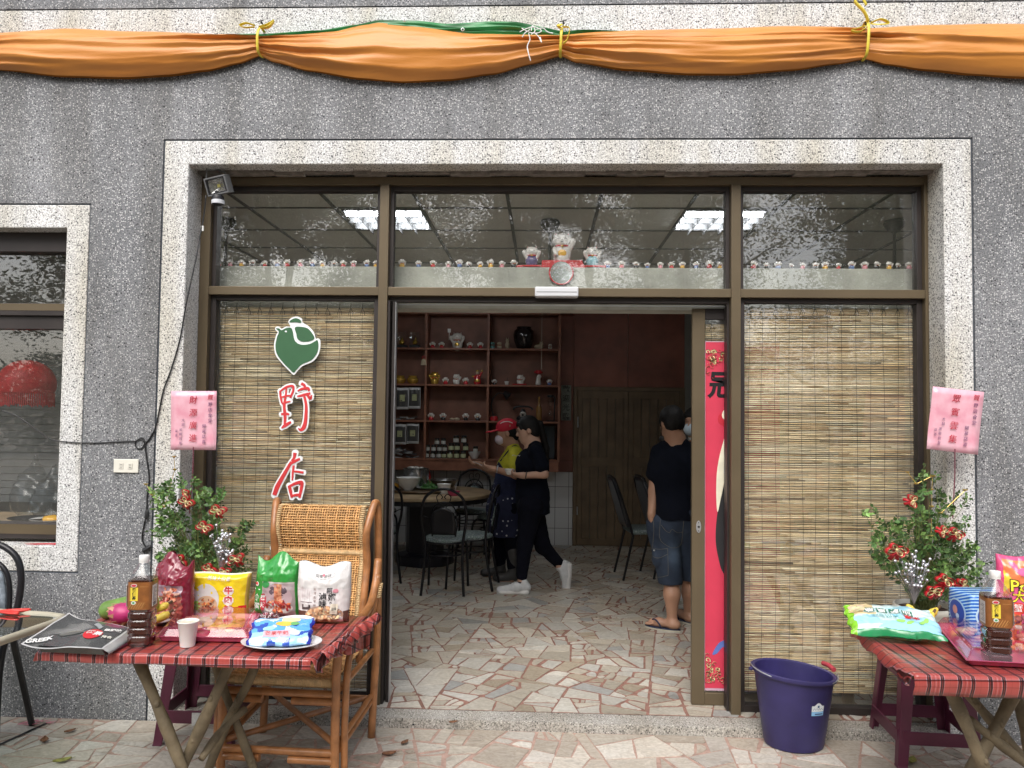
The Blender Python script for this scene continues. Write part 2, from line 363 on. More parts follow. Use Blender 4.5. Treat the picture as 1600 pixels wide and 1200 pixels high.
# ================================================================== GROUND AND FLOOR
def crazy(name, x0, x1, y0, y1, z, amin, seed, tones, grout, rough, edge=.0055, kind='structure'):
    rnd = random.Random(seed); polys = [[(x0,y0),(x1,y0),(x1,y1),(x0,y1)]]; done = []
    def area(p): return sum(p[i][0]*p[(i+1)%len(p)][1]-p[(i+1)%len(p)][0]*p[i][1] for i in range(len(p)))/2
    def clip(p, nx, ny, d0):
        o = []
        for i in range(len(p)):
            q, r = p[i], p[(i+1)%len(p)]; dq = nx*q[0]+ny*q[1]-d0; dr = nx*r[0]+ny*r[1]-d0
            if dq >= 0: o.append(q)
            if dq*dr < 0: t = dq/(dq-dr); o.append((q[0]+t*(r[0]-q[0]), q[1]+t*(r[1]-q[1])))
        return o
    def minang(p):
        m = 9
        for i in range(len(p)):
            ax, ay = p[i-1][0]-p[i][0], p[i-1][1]-p[i][1]; bx, by = p[(i+1)%len(p)][0]-p[i][0], p[(i+1)%len(p)][1]-p[i][1]
            l = math.hypot(ax,ay)*math.hypot(bx,by)
            if l > 1e-9: m = min(m, math.acos(max(-1, min(1, (ax*bx+ay*by)/l))))
        return m
    while polys:
        p = polys.pop(); A = area(p)
        if A < amin*rnd.choice((.25,.6,1,1.5,2.2,3.2)): done.append(p); continue
        cx = sum(q[0] for q in p)/len(p); cy = sum(q[1] for q in p)/len(p)
        dm = max(((a, b) for a in p for b in p), key=lambda ab: (ab[0][0]-ab[1][0])**2+(ab[0][1]-ab[1][1])**2)
        L0 = math.atan2(dm[1][1]-dm[0][1], dm[1][0]-dm[0][0])+PI/2; best = None
        for _ in range(5):
            L = L0+rnd.gauss(0, .42); nx, ny = -math.sin(L), math.cos(L); d0 = nx*cx+ny*cy+rnd.uniform(-.2,.2)*math.sqrt(A)
            a, b = clip(p, nx, ny, d0), clip(p, -nx, -ny, -d0)
            if len(a) < 3 or len(b) < 3: continue
            sc = min(minang(a), minang(b), 1.25)+rnd.uniform(0,.12)-(.25 if min(len(a), len(b)) < 4 else 0)
            if best is None or sc > best[0]: best = (sc, a, b)
        if best is None: done.append(p); continue
        polys += [best[1], best[2]]
    mb = MB(); mb.add([(x0,y0,z-.003),(x1,y0,z-.003),(x1,y1,z-.003),(x0,y1,z-.003)], [(0,1,2,3)], mi=1)
    for p in done:
        e = edge*rnd.choice((.5,.8,1,1.6,2.4)); n = len(p); q = p; src = p
        for i in range(n):
            a, b = src[i], src[(i+1)%n]; dx, dy = b[0]-a[0], b[1]-a[1]; l = math.hypot(dx, dy)
            if l < 1e-6: continue
            nx, ny = -dy/l, dx/l; q = clip(q, nx, ny, nx*a[0]+ny*a[1]+e*rnd.uniform(.6,1.5))
            if len(q) < 3: break
        if len(q) < 3 or area(q) < 1e-4: continue
        for _ in range(rnd.choice((0,1,2,3))):      # knock corners off
            i = rnd.randrange(len(q)); a = Vector(q[i]); u = Vector(q[i-1])-a; v = Vector(q[(i+1)%len(q)])-a
            if u.length < 1e-4 or v.length < 1e-4: continue
            k = rnd.uniform(.008,.032); m = a+u.normalized()*min(k, u.length*.4); m2 = a+v.normalized()*min(k*rnd.uniform(.4,1.4), v.length*.4)
            q = q[:i]+[tuple(m), tuple(m2)]+q[i+1:]
        cxx = sum(a[0] for a in q)/len(q); cyy = sum(a[1] for a in q)/len(q); r_ = []
        for i in range(len(q)):      # chipped edges
            a, b = Vector(q[i]), Vector(q[(i+1)%len(q)]); r_.append(a); L = (b-a).length; k = int(L/.05)
            for j in range(1, k):
                m = a+(b-a)*(j/k); m += (Vector((cxx,cyy))-m).normalized()*rnd.uniform(0,.0035); r_.append(m)
        q = r_; m = len(q)
        t = rnd.choice(tones); f = rnd.uniform(.86, 1.1); col = tuple(x*f for x in t); zz = z+rnd.uniform(-.0008,.0008)
        mb.add([(a.x,a.y,zz) for a in q]+[(a.x,a.y,zz-.004) for a in q], [tuple(range(m))]+[(i, i+m, (i+1)%m+m, (i+1)%m) for i in range(m)], mi=0, col=col)
    # stone: veined marble offcuts, each piece its own tone
    m_, nt, b = newmat(name+'_marble'); a = N(nt, 'ShaderNodeVertexColor', layer_name='Col')
    n1 = N(nt, 'ShaderNodeTexNoise'); n1.inputs['Scale'].default_value = 9; n1.inputs['Detail'].default_value = 8; n1.inputs['Distortion'].default_value = 1.4
    nt.links.new(coord(nt, (1,1.6,1)), n1.inputs['Vector'])
    c = mixc(nt, 1.0, a.outputs[0], ramp(nt, n1.outputs[0], [(.28,(.62,.60,.57)),(.46,(.98,.97,.95)),(.52,(.80,.77,.73)),(.7,(1.08,1.07,1.05))]), 'MULTIPLY')
    n2 = N(nt, 'ShaderNodeTexNoise'); n2.inputs['Scale'].default_value = 1.1; n2.inputs['Detail'].default_value = 7; nt.links.new(coord(nt), n2.inputs['Vector'])
    c = mixc(nt, 1.0, c, ramp(nt, n2.outputs[0], [(.3,(.72,.70,.66)),(.6,(1,1,1))]), 'MULTIPLY')
    n3 = N(nt, 'ShaderNodeTexNoise'); n3.inputs['Scale'].default_value = 55; n3.inputs['Detail'].default_value = 4; nt.links.new(coord(nt), n3.inputs['Vector'])
    c = mixc(nt, .5, c, ramp(nt, n3.outputs[0], [(.35,(.75,.74,.72)),(.55,(1,1,1))]), 'MULTIPLY')
    nt.links.new(c, b.inputs['Base Color']); rr = ramp(nt, n2.outputs[0], [(.3,(rough+.18,)*3),(.65,(rough,)*3)]); nt.links.new(rr, b.inputs['Roughness'])
    bump(nt, b, n3.outputs[0], .25, .002)
    g = plain(name+'_grout', grout, .85, var=.25, sc=30, bmp=.3)
    o = mb.build(name, [m_, g]); tag(o, kind=kind); return o
TONES_IN = [(.53,.49,.42),(.57,.53,.46),(.61,.58,.52),(.50,.46,.40),(.64,.63,.59),(.46,.40,.32),(.58,.54,.47),(.56,.55,.52),(.42,.43,.43),(.66,.64,.59)]
TONES_OUT = [(.54,.50,.44),(.60,.56,.50),(.50,.45,.39),(.58,.55,.51),(.64,.61,.56),(.47,.42,.36)]
crazy('pavement', -4.6, 4.6, -3.6, -.004, 0.0, .020, 3, TONES_OUT, (.40,.27,.22), .5, edge=.0045)
crazy('floor', -4.4, 3.3, .125, 5.39, .05, .0155, 11, TONES_IN, (.25,.13,.10), .30, edge=.0048)
gm = plain('bare_ground', (.13,.11,.085), .95, var=.4, sc=3, bmp=.6, bsc=12)
mb = MB(); mb.grid(lambda u, v: (-60+120*u, -60+120*v, -.045+.02*noise.noise(Vector((u*40, v*40, 0)))), 60, 60)
tag(mb.build('ground', gm, smooth=True), kind='structure')
def step_mesh(): 
    mb = MB()
    mb.box(-1.901,.985, .0,.125, -.02,.046); mb.box(.987,2.046, .0,.157, -.02,.046); mb.box(-1.901,2.046, -.004,-.0005, -.02,.040)
    return mb
o = step_mesh().build('threshold', M['step'], bevel=.006); tag(o, kind='structure')

# ================================================================== BUILDING
bld = empty('restaurant_building', (0,0,0), 'eatery front in grey pebble render with white terrazzo surrounds and glazed entrance', 'building')
mb = MB(); W0, W1 = 0.0, .30
def wb(x0,x1,z0,z1): mb.box(x0,x1,W0,W1,z0,z1)
wb(-2.427,-2.043,-.02,3.059); wb(-6,-2.427,-.02,.744); wb(-6,-2.427,2.711,3.059); wb(2.195,6,-.02,3.059); wb(-6,6,3.059,3.562); wb(-6,6,3.778,6.0)
mb.build('wall', M['wall'], bld)
mb = MB()
for a in ((-2.427,-6,2.703,2.711),(-6,-2.427,.744,.752),(-2.435,-2.427,.752,2.703),(-2.043,-2.035,-.02,3.059),(-2.035,2.195,3.051,3.059),(2.187,2.195,-.02,3.051),(-6,6,3.77,3.778),(-6,6,3.562,3.57)):
    mb.box(min(a[0],a[1]), max(a[0],a[1]), .007, .3, a[2], a[3])
mb.build('groove', M['groove'], bld)
mb = MB()
mb.prism([(-2.035,-.02),(-1.901,-.02),(-1.901,2.922),(2.046,2.922),(2.046,-.02),(2.187,-.02),(2.187,3.051),(-2.035,3.051)], .001, .30)
mb.build('door_surround', M['trim'], bld, bevel=.006)
mb = MB(); mb.prism([(-6,.752),(-2.435,.752),(-2.435,2.703),(-6,2.703),(-6,2.578),(-2.557,2.578),(-2.557,.885),(-6,.885)], .001, .30)
mb.build('window_surround', M['trim'], bld, bevel=.006)
mb = MB(); mb.box(-6,6,.001,.3,3.57,3.77); mb.build('white_band', M['trim'], bld)
# crumbled mortar line where the surround meets the frame
mb = MB(); rnd = random.Random(5); x = -1.9
while x < 2.04:
    L = rnd.uniform(.05,.22); h = rnd.uniform(.006,.02); mb.box(x, min(x+L,2.045), .125-rnd.uniform(0,.03), .16, 2.922-h, 2.9215); x += L
mb.build('mortar', plain('mortar', (.23,.21,.19), .9, var=.35, sc=25, bmp=.5), bld)
# ---- front frame of brown aluminium
FY = .16
mb = MB()
mb.box(-1.900,-1.846, FY,.27, .0,2.921); mb.build('jamb', M['alu'], bld, bevel=.002); mb = MB(); mb.box(2.028,2.0455, FY,.27, .0,2.921)
mb.build('jamb', M['alu'], bld, bevel=.002)
mb = MB(); mb.box(-1.846,2.028, FY+.001,.27, 2.862,2.905); mb.build('head_rail', M['alu'], bld, bevel=.002)
mb = MB()
mb.box(-1.846,-.901, FY+.002,.27, 2.250,2.296); mb.box(-.851,1.006, FY+.002,.27, 2.250,2.296); mb.box(1.056,2.028, FY+.002,.27, 2.250,2.296)
mb.build('transom_rail', M['alu'], bld, bevel=.002)
for x0 in (-.901, 1.006):
    mb = MB(); mb.box(x0,x0+.050, FY-.006,.27, .046,2.862); mb.build('mullion', M['alu'], bld, bevel=.002)
# inner beads, set back, dark
mb = MB()
def beads(x0,x1,z0,z1,y0,y1,t,tt=None,bot=True):
    tt = tt or t
    mb.box(x0,x0+t,y0,y1,z0,z1); mb.box(x1-t,x1,y0,y1,z0,z1); mb.box(x0+t,x1-t,y0,y1,z1-tt,z1)
    if bot: mb.box(x0+t,x1-t,y0,y1,z0,z0+t*.4)
beads(-1.846,-.901,2.296,2.862,.195,.255,.022,.026,False); beads(-.851,1.006,2.296,2.862,.195,.255,.020,.026,False); beads(1.056,2.028,2.296,2.862,.195,.255,.024,.026,False)
beads(-1.846,-.901,.046,2.250,.195,.255,.030,.024,False); beads(1.056,2.028,.046,2.250,.195,.255,.03,.024,False)
mb.box(-.851,1.006,.20,.268,2.222,2.250)
mb.box(-.851,-.838,.17,.268,.046,2.222); mb.box(-.830,-.815,.20,.268,.046,2.222); mb.box(.994,1.006,.20,.268,.046,2.222)
mb.box(-1.816,-.931,.195,.255,.046,.085); mb.box(1.086,1.998,.195,.255,.046,.085)
mb.build('bead', M['alu_dark'], bld, bevel=.0015)
mb = MB(); mb.box(-.8145,-.811,.205,.25,.046,2.222); mb.box(-.81,1.0,.235,.240,2.208,2.2125); mb.build('weather_strip', M['brushed'], bld)
for x0,x1,z0,z1 in ((-1.824,-.923,2.296,2.836),(-.831,.986,2.296,2.836),(1.080,2.004,2.296,2.836),(-1.816,-.931,.085,2.226),(1.086,1.998,.085,2.226)):
    mb = MB(); mb.box(x0,x1,.222,.227,z0,z1); mb.build('glass_pane', M['glass'], bld)
# ---- left window
mb = MB()
mb.box(-6,-2.558,.10,.2,2.470,2.577); mb.box(-6,-2.558,.10,.2,2.118,2.185); mb.box(-6,-2.558,.12,.2,2.045,2.117); mb.box(-6,-2.558,.10,.2,.905,.985); mb.box(-2.585,-2.558,.125,.2,.985,2.47)
mb.build('window_frame', M['alu_dark'], bld, bevel=.002)
mb = MB(); mb.box(-6,-2.559,.098,.0995,2.145,2.183); mb.box(-6,-2.559,.098,.0995,.93,.982); mb.build('window_rail_face', M['alu'], bld)
mb = MB(); mb.box(-6,-2.585,.15,.155,.985,2.045); mb.build('window_glass', M['glass'], bld)
mb = MB(); mb.box(-6,-2.585,.15,.155,2.185,2.47); mb.build('window_glass', M['glass'], bld)
mb = MB(); rnd = random.Random(8)    # red wax drips left on the sill corner
for i in range(14):
    x0 = -2.56-abs(rnd.gauss(0,.03)); L = rnd.uniform(.02,.16)*(1.3 if i % 5 == 0 else .6); y0 = .03+rnd.random()*.065
    mb.tube([(x0,y0,.8865),(x0-L*.5,y0-.010*rnd.random(),.8868),(x0-L,max(.006,y0-.03*rnd.random()),.8865)], [.003,.0022,.0008], n=5)
mb.build('wax_stain', plain('red_wax', (.42,.03,.045), .5), bld)
# ---- interior shell
m_cw = plain('painted_plaster', (.42,.42,.40), .8, var=.05)
m_panel = plain('wood_panel', (.24,.078,.050), .45, var=.3, sc=4)
m_wood = plain('shelf_wood', (.26,.105,.062), .42, var=.3, sc=9)
mb = MB(); mb.box(-4.5,-4.4,.3,5.6,.0,3.2); mb.build('side_wall', m_cw, bld)
mb = MB(); mb.box(3.3,3.4,.3,5.6,.0,3.2); mb.build('side_wall', m_cw, bld)
mb = MB(); mb.box(-4.4,1.715,5.4,5.5,.0,3.2); mb.box(1.715,3.3,5.62,5.7,.0,3.2); mb.box(1.66,1.715,5.5,5.62,0,3.2); mb.build('back_wall', m_cw, bld)
mc = plain('ceiling_tile', (.70,.70,.64), .9, var=.06, sc=2)
mb = MB(); mb.box(-4.4,3.3,.30,5.6,2.952,3.02); mb.build('ceiling', mc, bld)
mb = MB()
for k in range(-6,8): x = -.80+.573*k; mb.box(x-.011,x+.011,.3,5.6,2.944,2.9515)
for k in range(0,9): y = .352+.6*k; mb.box(-4.4,3.3,y-.009,y+.009,2.9445,2.9512)
mb.build('ceiling_grid', plain('ceiling_grid', (.10,.10,.09), .7), bld)
mb = MB(); mb.box(-1.9,2.05,.33,.48,2.20,2.441); mb.build('lintel_beam', plain('bare_concrete', (.40,.41,.36), .8, var=.28, sc=5, bmp=.3), bld, bevel=.004)
# back wall finishes: white tiles, wood above and beside
mt, nt, b = newmat('white_wall_tile'); tcx = coord(nt, (1,1,1))
br = N(nt, 'ShaderNodeTexBrick'); br.offset = 0; br.inputs['Scale'].default_value = 1; br.inputs['Brick Width'].default_value = .165; br.inputs['Row Height'].default_value = .25
br.inputs['Mortar Size'].default_value = .003; br.inputs['Color1'].default_value = (.62,.62,.62,1); br.inputs['Color2'].default_value = (.58,.58,.585,1); br.inputs['Mortar'].default_value = (.09,.09,.09,1)
nt.links.new(coord(nt, (1,1,1), rot=(-PI/2,0,0)), br.inputs['Vector']); nt.links.new(br.outputs[0], b.inputs['Base Color']); b.inputs['Roughness'].default_value = .25
mb = MB(); mb.box(-4.4,.376,5.385,5.3995,.04,.928); mb.build('tile_wainscot', mt, bld)
mb = MB(); mb.box(-4.4,.376,5.37,5.3998,.929,1.07); mb.box(.20,.376,5.375,5.3999,1.0705,2.95)
mb.box(.378,1.03,5.37,5.3999,1.965,2.95); mb.box(1.036,1.714,5.37,5.3999,1.965,2.95)
mb.build('wood_panelling', m_panel, bld, bevel=.003)
# folding wooden door at the back
dr = plain('old_brown_door', (.155,.105,.060), .5, var=.25, sc=6)
mb = MB(); mb.box(.378,.425,5.34,5.3995,.05,1.964); mb.box(1.655,1.714,5.34,5.3995,.05,1.964); mb.box(.425,1.655,5.34,5.3995,1.915,1.964)
mb.build('back_door_frame', dr, bld, bevel=.003)
for (x0,x1) in ((.427,1.038),(1.042,1.653)):
    mb = MB(); mb.box(x0,x0+.055,5.352,5.39,.055,1.912); mb.box(x1-.055,x1,5.352,5.39,.055,1.912)
    for z0, z1 in ((.055,.135),(1.0,1.115),(1.82,1.912)): mb.box(x0+.055,x1-.055,5.352,5.39,z0,z1)
    k = 5; ww = (x1-x0-.11)/k
    for z0, z1 in ((.135,1.0),(1.115,1.82)):
        for i in range(k): mb.box(x0+.055+ww*i+.003, x0+.055+ww*(i+1)-.003, 5.364,5.388, z0, z1)
    d = mb.build('back_door', dr, bld, bevel=.002)
    if x0 < 1:
        for z0, z1 in ((1.47,1.60),(.42,.52)): hb = MB(); hb.tube([(.432,5.335,z0),(.432,5.335,z1)], .008); hb.build('hinge', M['brushed'], d, smooth=True)

# ---- sliding door leaf with its red poster
sld = empty('sliding_glass_door', (.86,.24,.046), 'bronze framed sliding glass door half open behind the right post', 'door')
def loc(o, r):       # keep world placement while parented to an empty that sits elsewhere
    o.matrix_parent_inverse = Matrix.Translation(-Vector(r.location)); return o
sy0, sy1 = .272, .305
mb = MB(); mb.box(.822,.892,sy0,sy1,.052,2.205); loc(mb.build('door_stile', M['alu'], sld, bevel=.003), sld)
mb = MB(); mb.box(.892,1.62,sy0+.002,sy1,.052,.118); loc(mb.build('bottom_rail', M['alu'], sld, bevel=.003), sld)
mb = MB(); mb.box(.892,1.62,sy0+.002,sy1,2.145,2.205); loc(mb.build('top_rail', M['alu_dark'], sld, bevel=.002), sld)
mb = MB(); mb.box(1.62,1.69,sy0,sy1,.052,2.205); loc(mb.build('door_stile', M['alu'], sld, bevel=.003), sld)
mb = MB(); mb.box(.893,1.619,.287,.292,.118,2.145); loc(mb.build('glass_pane', M['glass'], sld), sld)
mb = MB(); p = at(1091.5,823,Y=sy0); mb.prism([(p.x+.0135*math.cos(a)*(1 if abs(math.sin(a))<.8 else .75), p.z+.034*math.sin(a)) for a in [2*PI*i/14 for i in range(14)]], sy0-.003, sy0-.0003)
lk = loc(mb.build('lock_plate', M['brushed'], sld), sld)
mb = MB()
for dz, r in ((0,.006),(.022,.003),(-.022,.003)): mb.tube([(p.x,sy0-.008 if dz==0 else sy0-.005,p.z+dz),(p.x,sy0-.003,p.z+dz)], r, n=12)
mb.build("key_cylinder", M["black"], lk, smooth=True)

# ---- bamboo blinds
m_bam, nt, b = newmat('split_bamboo'); a = N(nt, 'ShaderNodeVertexColor', layer_name='Col')
n1 = N(nt, 'ShaderNodeTexNoise'); n1.inputs['Scale'].default_value = 1; n1.inputs['Detail'].default_value = 5; nt.links.new(coord(nt, (14,14,260)), n1.inputs['Vector'])
c = mixc(nt, 1.0, a.outputs[0], ramp(nt, n1.outputs[0], [(.32,(.66,.58,.48)),(.48,(1,1,1)),(.7,(1.2,1.2,1.15))]), 'MULTIPLY'); nt.links.new(c, b.inputs['Base Color']); b.inputs['Roughness'].default_value = .5
def blind(x0, x1, z0, z1, y, nstr, label, seed, knots=True):
    rnd = random.Random(seed)
    t = empty('bamboo_blind', ((x0+x1)/2, y, z0), label, 'bamboo blind', 'bamboo blinds behind the front glass'); mb = MB(); z = z0
    sag = lambda x, zz: .006*noise.noise(Vector((x*1.3, zz*3, seed)))
    while z < z1-.02:
        r = rnd.uniform(.0031,.0056); pit = 2*r+rnd.choice((.0001,.0003,.0006,.0012,.0029)); e0 = rnd.uniform(-.006,.006); e1 = rnd.uniform(-.006,.006)
        xs = sorted([x0+e0, x1+e1]+[rnd.uniform(x0,x1) for _ in range(rnd.choice((1,2,3,3)))])
        for i in range(len(xs)-1):
            f = rnd.uniform(.66,1.12); 
            if rnd.random() < .08: f *= rnd.uniform(.4,.7)
            base = rnd.choice(((.77,.62,.38),(.80,.65,.42),(.72,.54,.31),(.82,.72,.51),(.66,.47,.26),(.74,.62,.42)))
            rr = r*rnd.uniform(.8,1.05); a_, b_ = xs[i]+.0008, xs[i+1]-.0008
            k = max(2, int((b_-a_)/.16)+1); pts = [(a_+(b_-a_)*j/(k-1) if k > 1 else a_, y+rnd.uniform(-.001,.001), z+r+sag(a_+(b_-a_)*j/max(1,k-1), z)) for j in range(k)]
            mb.tube(pts, [rr*rnd.uniform(.85,1.05) for _ in pts], n=5, col=tuple(q*f for q in base))
        z += pit
    mb.box(x0-.002,x1+.002,y-.004,y+.004,z,z+.022,col=(.58,.45,.27))
    loc(mb.build('slats', m_bam, t, smooth='all'), t)
    ms = MB(); n = nstr
    for i in range(n):
        x = x0+.03+(x1-x0-.06)*i/(n-1)+rnd.uniform(-.006,.006); wv = rnd.uniform(0,6)
        pts = [(x+.004*math.sin(q*1.1+wv)+sag(x*3, q), y-.0072, z0-.006+(z+.03-z0)*q/9) for q in range(10)]
        ms.tube(pts, .0009, n=4)
        if knots:
            zk = z+.012; ms.tube([(x-.012,y-.007,zk-.03),(x-.002,y-.012,zk),(x+.003,y-.010,zk+.006),(x+.014,y-.008,zk-.018),(x+.012,y-.007,zk-.032)], .0013, n=4)
            ms.tube([(x,y-.007,zk),(x+.001,y,z+.05)], .0012, n=4)
    loc(ms.build('binding_string', plain('black_twine', (.02,.018,.018), .8), t), t)
    return t
blind(-1.815,-.915,.10,2.190,.262,14,'bamboo slat blind left of the doorway behind the bird sign',1)
blind(1.085,2.012,.140,2.200,.247,13,'bamboo slat blind behind the glass right of the doorway',2)
blind(.900,1.60,.140,2.120,.318,8,'narrow bamboo blind strip above and behind the red poster',3)
# ---- poster on the door leaf (its right side is hidden by the post)
pst = empty('red_poster', (1.02,.27,.14), 'tall red printed poster with gold corner scrolls stuck on the sliding door glass', 'poster')
px0, px1, pz0, pz1 = .896, 1.30, .140, 2.020; py = .2835
mb = MB(); mb.box(px0,px1,py,py+.002,pz0,pz1); loc(mb.build('sheet', plain('poster_red', (.58,.042,.085), .45, var=.04), pst, bevel=.0005), pst)
mb = MB(); mb.box(px0-.004,px0,py-.0005,py+.002,pz0,pz1); mb.box(px0-.004,px1,py-.0005,py+.002,pz1,pz1+.004); mb.box(px0-.004,px1,py-.0005,py+.002,pz0-.012,pz0-.0002); loc(mb.build('sheet_edge', plain('poster_edge', (.55,.35,.45), .5), pst), pst)
p0 = at(1128,604,Y=py); loc(textmesh('冠', .155, 'printed_character', M['black'], pst, ext=.0006, off=.0045, M4=facing(p0.x,py-.0012,p0.z), shear=.1), pst)
gm1 = plain('poster_gold', (.80,.72,.38), .5, var=.15, sc=80); bk = plain('poster_black', (.02,.02,.022), .5)
def scroll(cx, cz, sx, sz, seed):
    rnd = random.Random(seed); a = MB(); o_ = MB()
    for i in range(90):
        u, v = rnd.random(), rnd.random()
        if u*1.0+v*1.15 > 1.02: continue
        x, z = cx+sx*u*.125, cz+sz*v*.165; r0 = rnd.uniform(.008,.018); a0 = rnd.uniform(0,6)
        sp = [(x+r0*(1-t*.13)*math.cos(a0+t*.8), py-.0010, z+r0*(1-t*.13)*math.sin(a0+t*.8)) for t in range(7)]
        o_.tube([(q[0],py-.0006,q[2]) for q in sp], .0052, n=5, sq=.12); a.tube(sp, .0036, n=5, sq=.2)
    return a, o_
for (cx,cz,sx,sz,sd_) in ((px0+.008,pz1-.045,1,-1,3),(px0+.008,pz0+.035,1,1,4)):
    a_, o_ = scroll(cx,cz,sx,sz,sd_)
    if sz > 0:
        a_, o_ = scroll(cx,cz,sx,sz,sd_)
    loc(o_.build('scroll_outline', bk, pst), pst); loc(a_.build('corner_scroll', gm1, pst), pst)
def blob2(pts, mat, name, yy, k=6):
    q = catmull([(a, 0, b) for a, b in pts], k, True); mb = MB(); mb.prism([(v.x, v.z) for v in q], yy, yy+.0006); return loc(mb.build(name, mat, pst), pst)
P = lambda px, pyx: (lambda v: (v.x, v.z))(at(px, pyx, Y=py))
blob2([P(1138,742),P(1128,770),P(1121,800),P(1118,840),P(1122,870),P(1130,895),P(1150,910),P(1160,760)], bk, 'robe_shape', py-.0012)
blob2([P(1140,665),P(1130,690),P(1121,730),P(1119,770),P(1121,800),P(1127,775),P(1136,735),P(1150,700)], plain('poster_cream', (.78,.74,.58), .5), 'sleeve_shape', py-.0018)
blob2([P(1139,685),P(1133,710),P(1131,740),P(1136,735),P(1150,700)], plain('poster_pale', (.62,.66,.78), .5), 'fold_shape', py-.0026)
blob2([P(1138,642),P(1127,645),P(1122,652),P(1124,662),P(1138,668),P(1160,670),P(1160,640)], plain('poster_dkred', (.5,.02,.04), .5), 'ribbon_shape', py-.0012)
blob2([P(1139,638),P(1131,641),P(1128,648),P(1131,655),P(1145,660)], plain('poster_cream2', (.8,.76,.6), .5), 'button_shape', py-.0019)
blob2([P(1113,1022),P(1122,1006),P(1133,1000),P(1145,1000),P(1140,1006),P(1128,1012),P(1120,1021)], plain('poster_blue', (.10,.16,.45), .5), 'tail_shape', py-.0012)
# ---- sensor housing over the doorway
s = empty('door_sensor', (.07,.15,2.26), 'pale grey plastic sensor box fixed to the rail above the open doorway', 'sensor')
mb = MB(); mb.box(-.046,.186,.095,.159,2.238,2.292); loc(mb.build('housing', plain('sensor_grey', (.58,.59,.61), .35, var=.03), s, bevel=.008, seg=3), s)
mb = MB(); mb.box(-.038,.178,.0935,.0945,2.262,2.264); loc(mb.build('seam_line', M['alu_dark'], s), s)

# ================================================================== SHOP SIGN ON THE GLASS
m_sw = plain('sign_white_vinyl', (.80,.83,.84), .4, var=.02); m_sr = plain('sign_red', (.60,.045,.05), .4, var=.05); m_sg = plain('sign_green', (.035,.115,.05), .45, var=.05)
sg = empty('shop_sign', (-1.40,.20,.9), 'green bird emblem above white-edged red brush characters on the left glass', 'shop sign')
YS = .2205
def poly_shape(pts, name, mat, y0, y1, k=6, par=sg):
    q = catmull([(at(a,b,Y=YS).x, 0, at(a,b,Y=YS).z) for a, b in pts], k, True); mb = MB(); mb.prism([(v.x, v.z) for v in q], y0, y1)
    return loc(mb.build(name, mat, par), par)
Z8 = lambda x, y: (400+x*.35, 480+y*.35)      # coordinates read off an enlarged crop
Z4 = lambda x, y: (300+x/3.75, 240+y/3.75)
body = [Z8(88,92),Z8(100,86),Z8(116,96),Z8(135,87),Z8(155,86),Z8(146,66),Z8(160,48),Z8(185,42),Z8(206,52),Z8(209,68),Z8(235,85),Z8(258,110),Z8(268,140),Z8(276,140),Z8(288,150),Z8(284,200),Z8(258,240),Z8(210,262),Z8(186,285),Z8(170,302),Z8(150,285),Z8(118,252),Z8(90,215),Z8(82,170),Z8(90,130),Z8(98,112),Z8(88,102)]
poly_shape(body, 'emblem_backing', m_sw, YS-.0055, YS-.0008)
grn = [Z8(92,96),Z8(104,95),Z8(116,103),Z8(138,93),Z8(158,93),Z8(166,110),Z8(170,135),Z8(180,156),Z8(205,168),Z8(240,165),Z8(266,152),Z8(275,147),Z8(280,165),Z8(276,200),Z8(252,234),Z8(206,256),Z8(184,278),Z8(170,292),Z8(154,279),Z8(122,246),Z8(96,210),Z8(89,172),Z8(96,135),Z8(104,110)]
poly_shape(grn, 'bird_body', m_sg, YS-.0085, YS-.0056)
poly_shape([Z8(176,92),Z8(200,88),Z8(232,95),Z8(253,118),Z8(262,140),Z8(240,152),Z8(208,154),Z8(188,142),Z8(182,120)], 'bird_wing', m_sg, YS-.0085, YS-.0056)
poly_shape([Z8(152,68),Z8(162,55),Z8(182,50),Z8(200,58),Z8(202,70),Z8(180,68)], 'bird_crest', m_sg, YS-.0085, YS-.0056)
poly_shape([Z8(131,109),Z8(136,105),Z8(141,109),Z8(136,113)], 'bird_eye', m_sw, YS-.0100, YS-.0086)
# brush strokes of the characters, each a tapered stroke: points with widths in crop pixels
def strokes(lst, name):
    a = MB(); b_ = MB()
    for st in lst:
        pts = [at(*Z8(x, y), Y=YS) for x, y, w_ in st]; ws = [w_*.35*.00352*.5 for _, _, w_ in st]
        cp = catmull([(p.x,0,p.z) for p in pts], 5); m = len(cp); wi = [ws[min(int(i/5), len(ws)-1)]*(1-(i%5)/5)+ws[min(int(i/5)+1, len(ws)-1)]*((i%5)/5) for i in range(m)]
        for (B, ex, y0, y1) in ((a, 0, YS-.0085, YS-.0056), (b_, .0085, YS-.0050, YS-.0008)):
            L = []; R_ = []
            for i, p in enumerate(cp):
                t = (cp[min(i+1,m-1)]-cp[max(i-1,0)]).normalized(); nrm = Vector((-t.z,0,t.x)); e = ex
                q = p - t*(ex if i == 0 else 0) + t*(ex if i == m-1 else 0)
                L.append((q.x+nrm.x*(wi[i]+e), q.z+nrm.z*(wi[i]+e))); R_.append((q.x-nrm.x*(wi[i]+e), q.z-nrm.z*(wi[i]+e)))
            jit = .0003*(len(B.f) % 7)
            for i in range(m-1): B.prism([L[i],L[i+1],R_[i+1],R_[i]], y0-jit, y1)
            if ex:
                for end, p in ((0, cp[0]), (1, cp[-1])):
                    rr = wi[0 if end == 0 else -1]+ex; B.prism([(p.x+rr*math.cos(2*PI*j/12), p.z+rr*math.sin(2*PI*j/12)) for j in range(12)], y0-jit-.0002, y1)
    loc(b_.build(name+'_backing', m_sw, sg), sg); loc(a.build(name, m_sr, sg), sg)
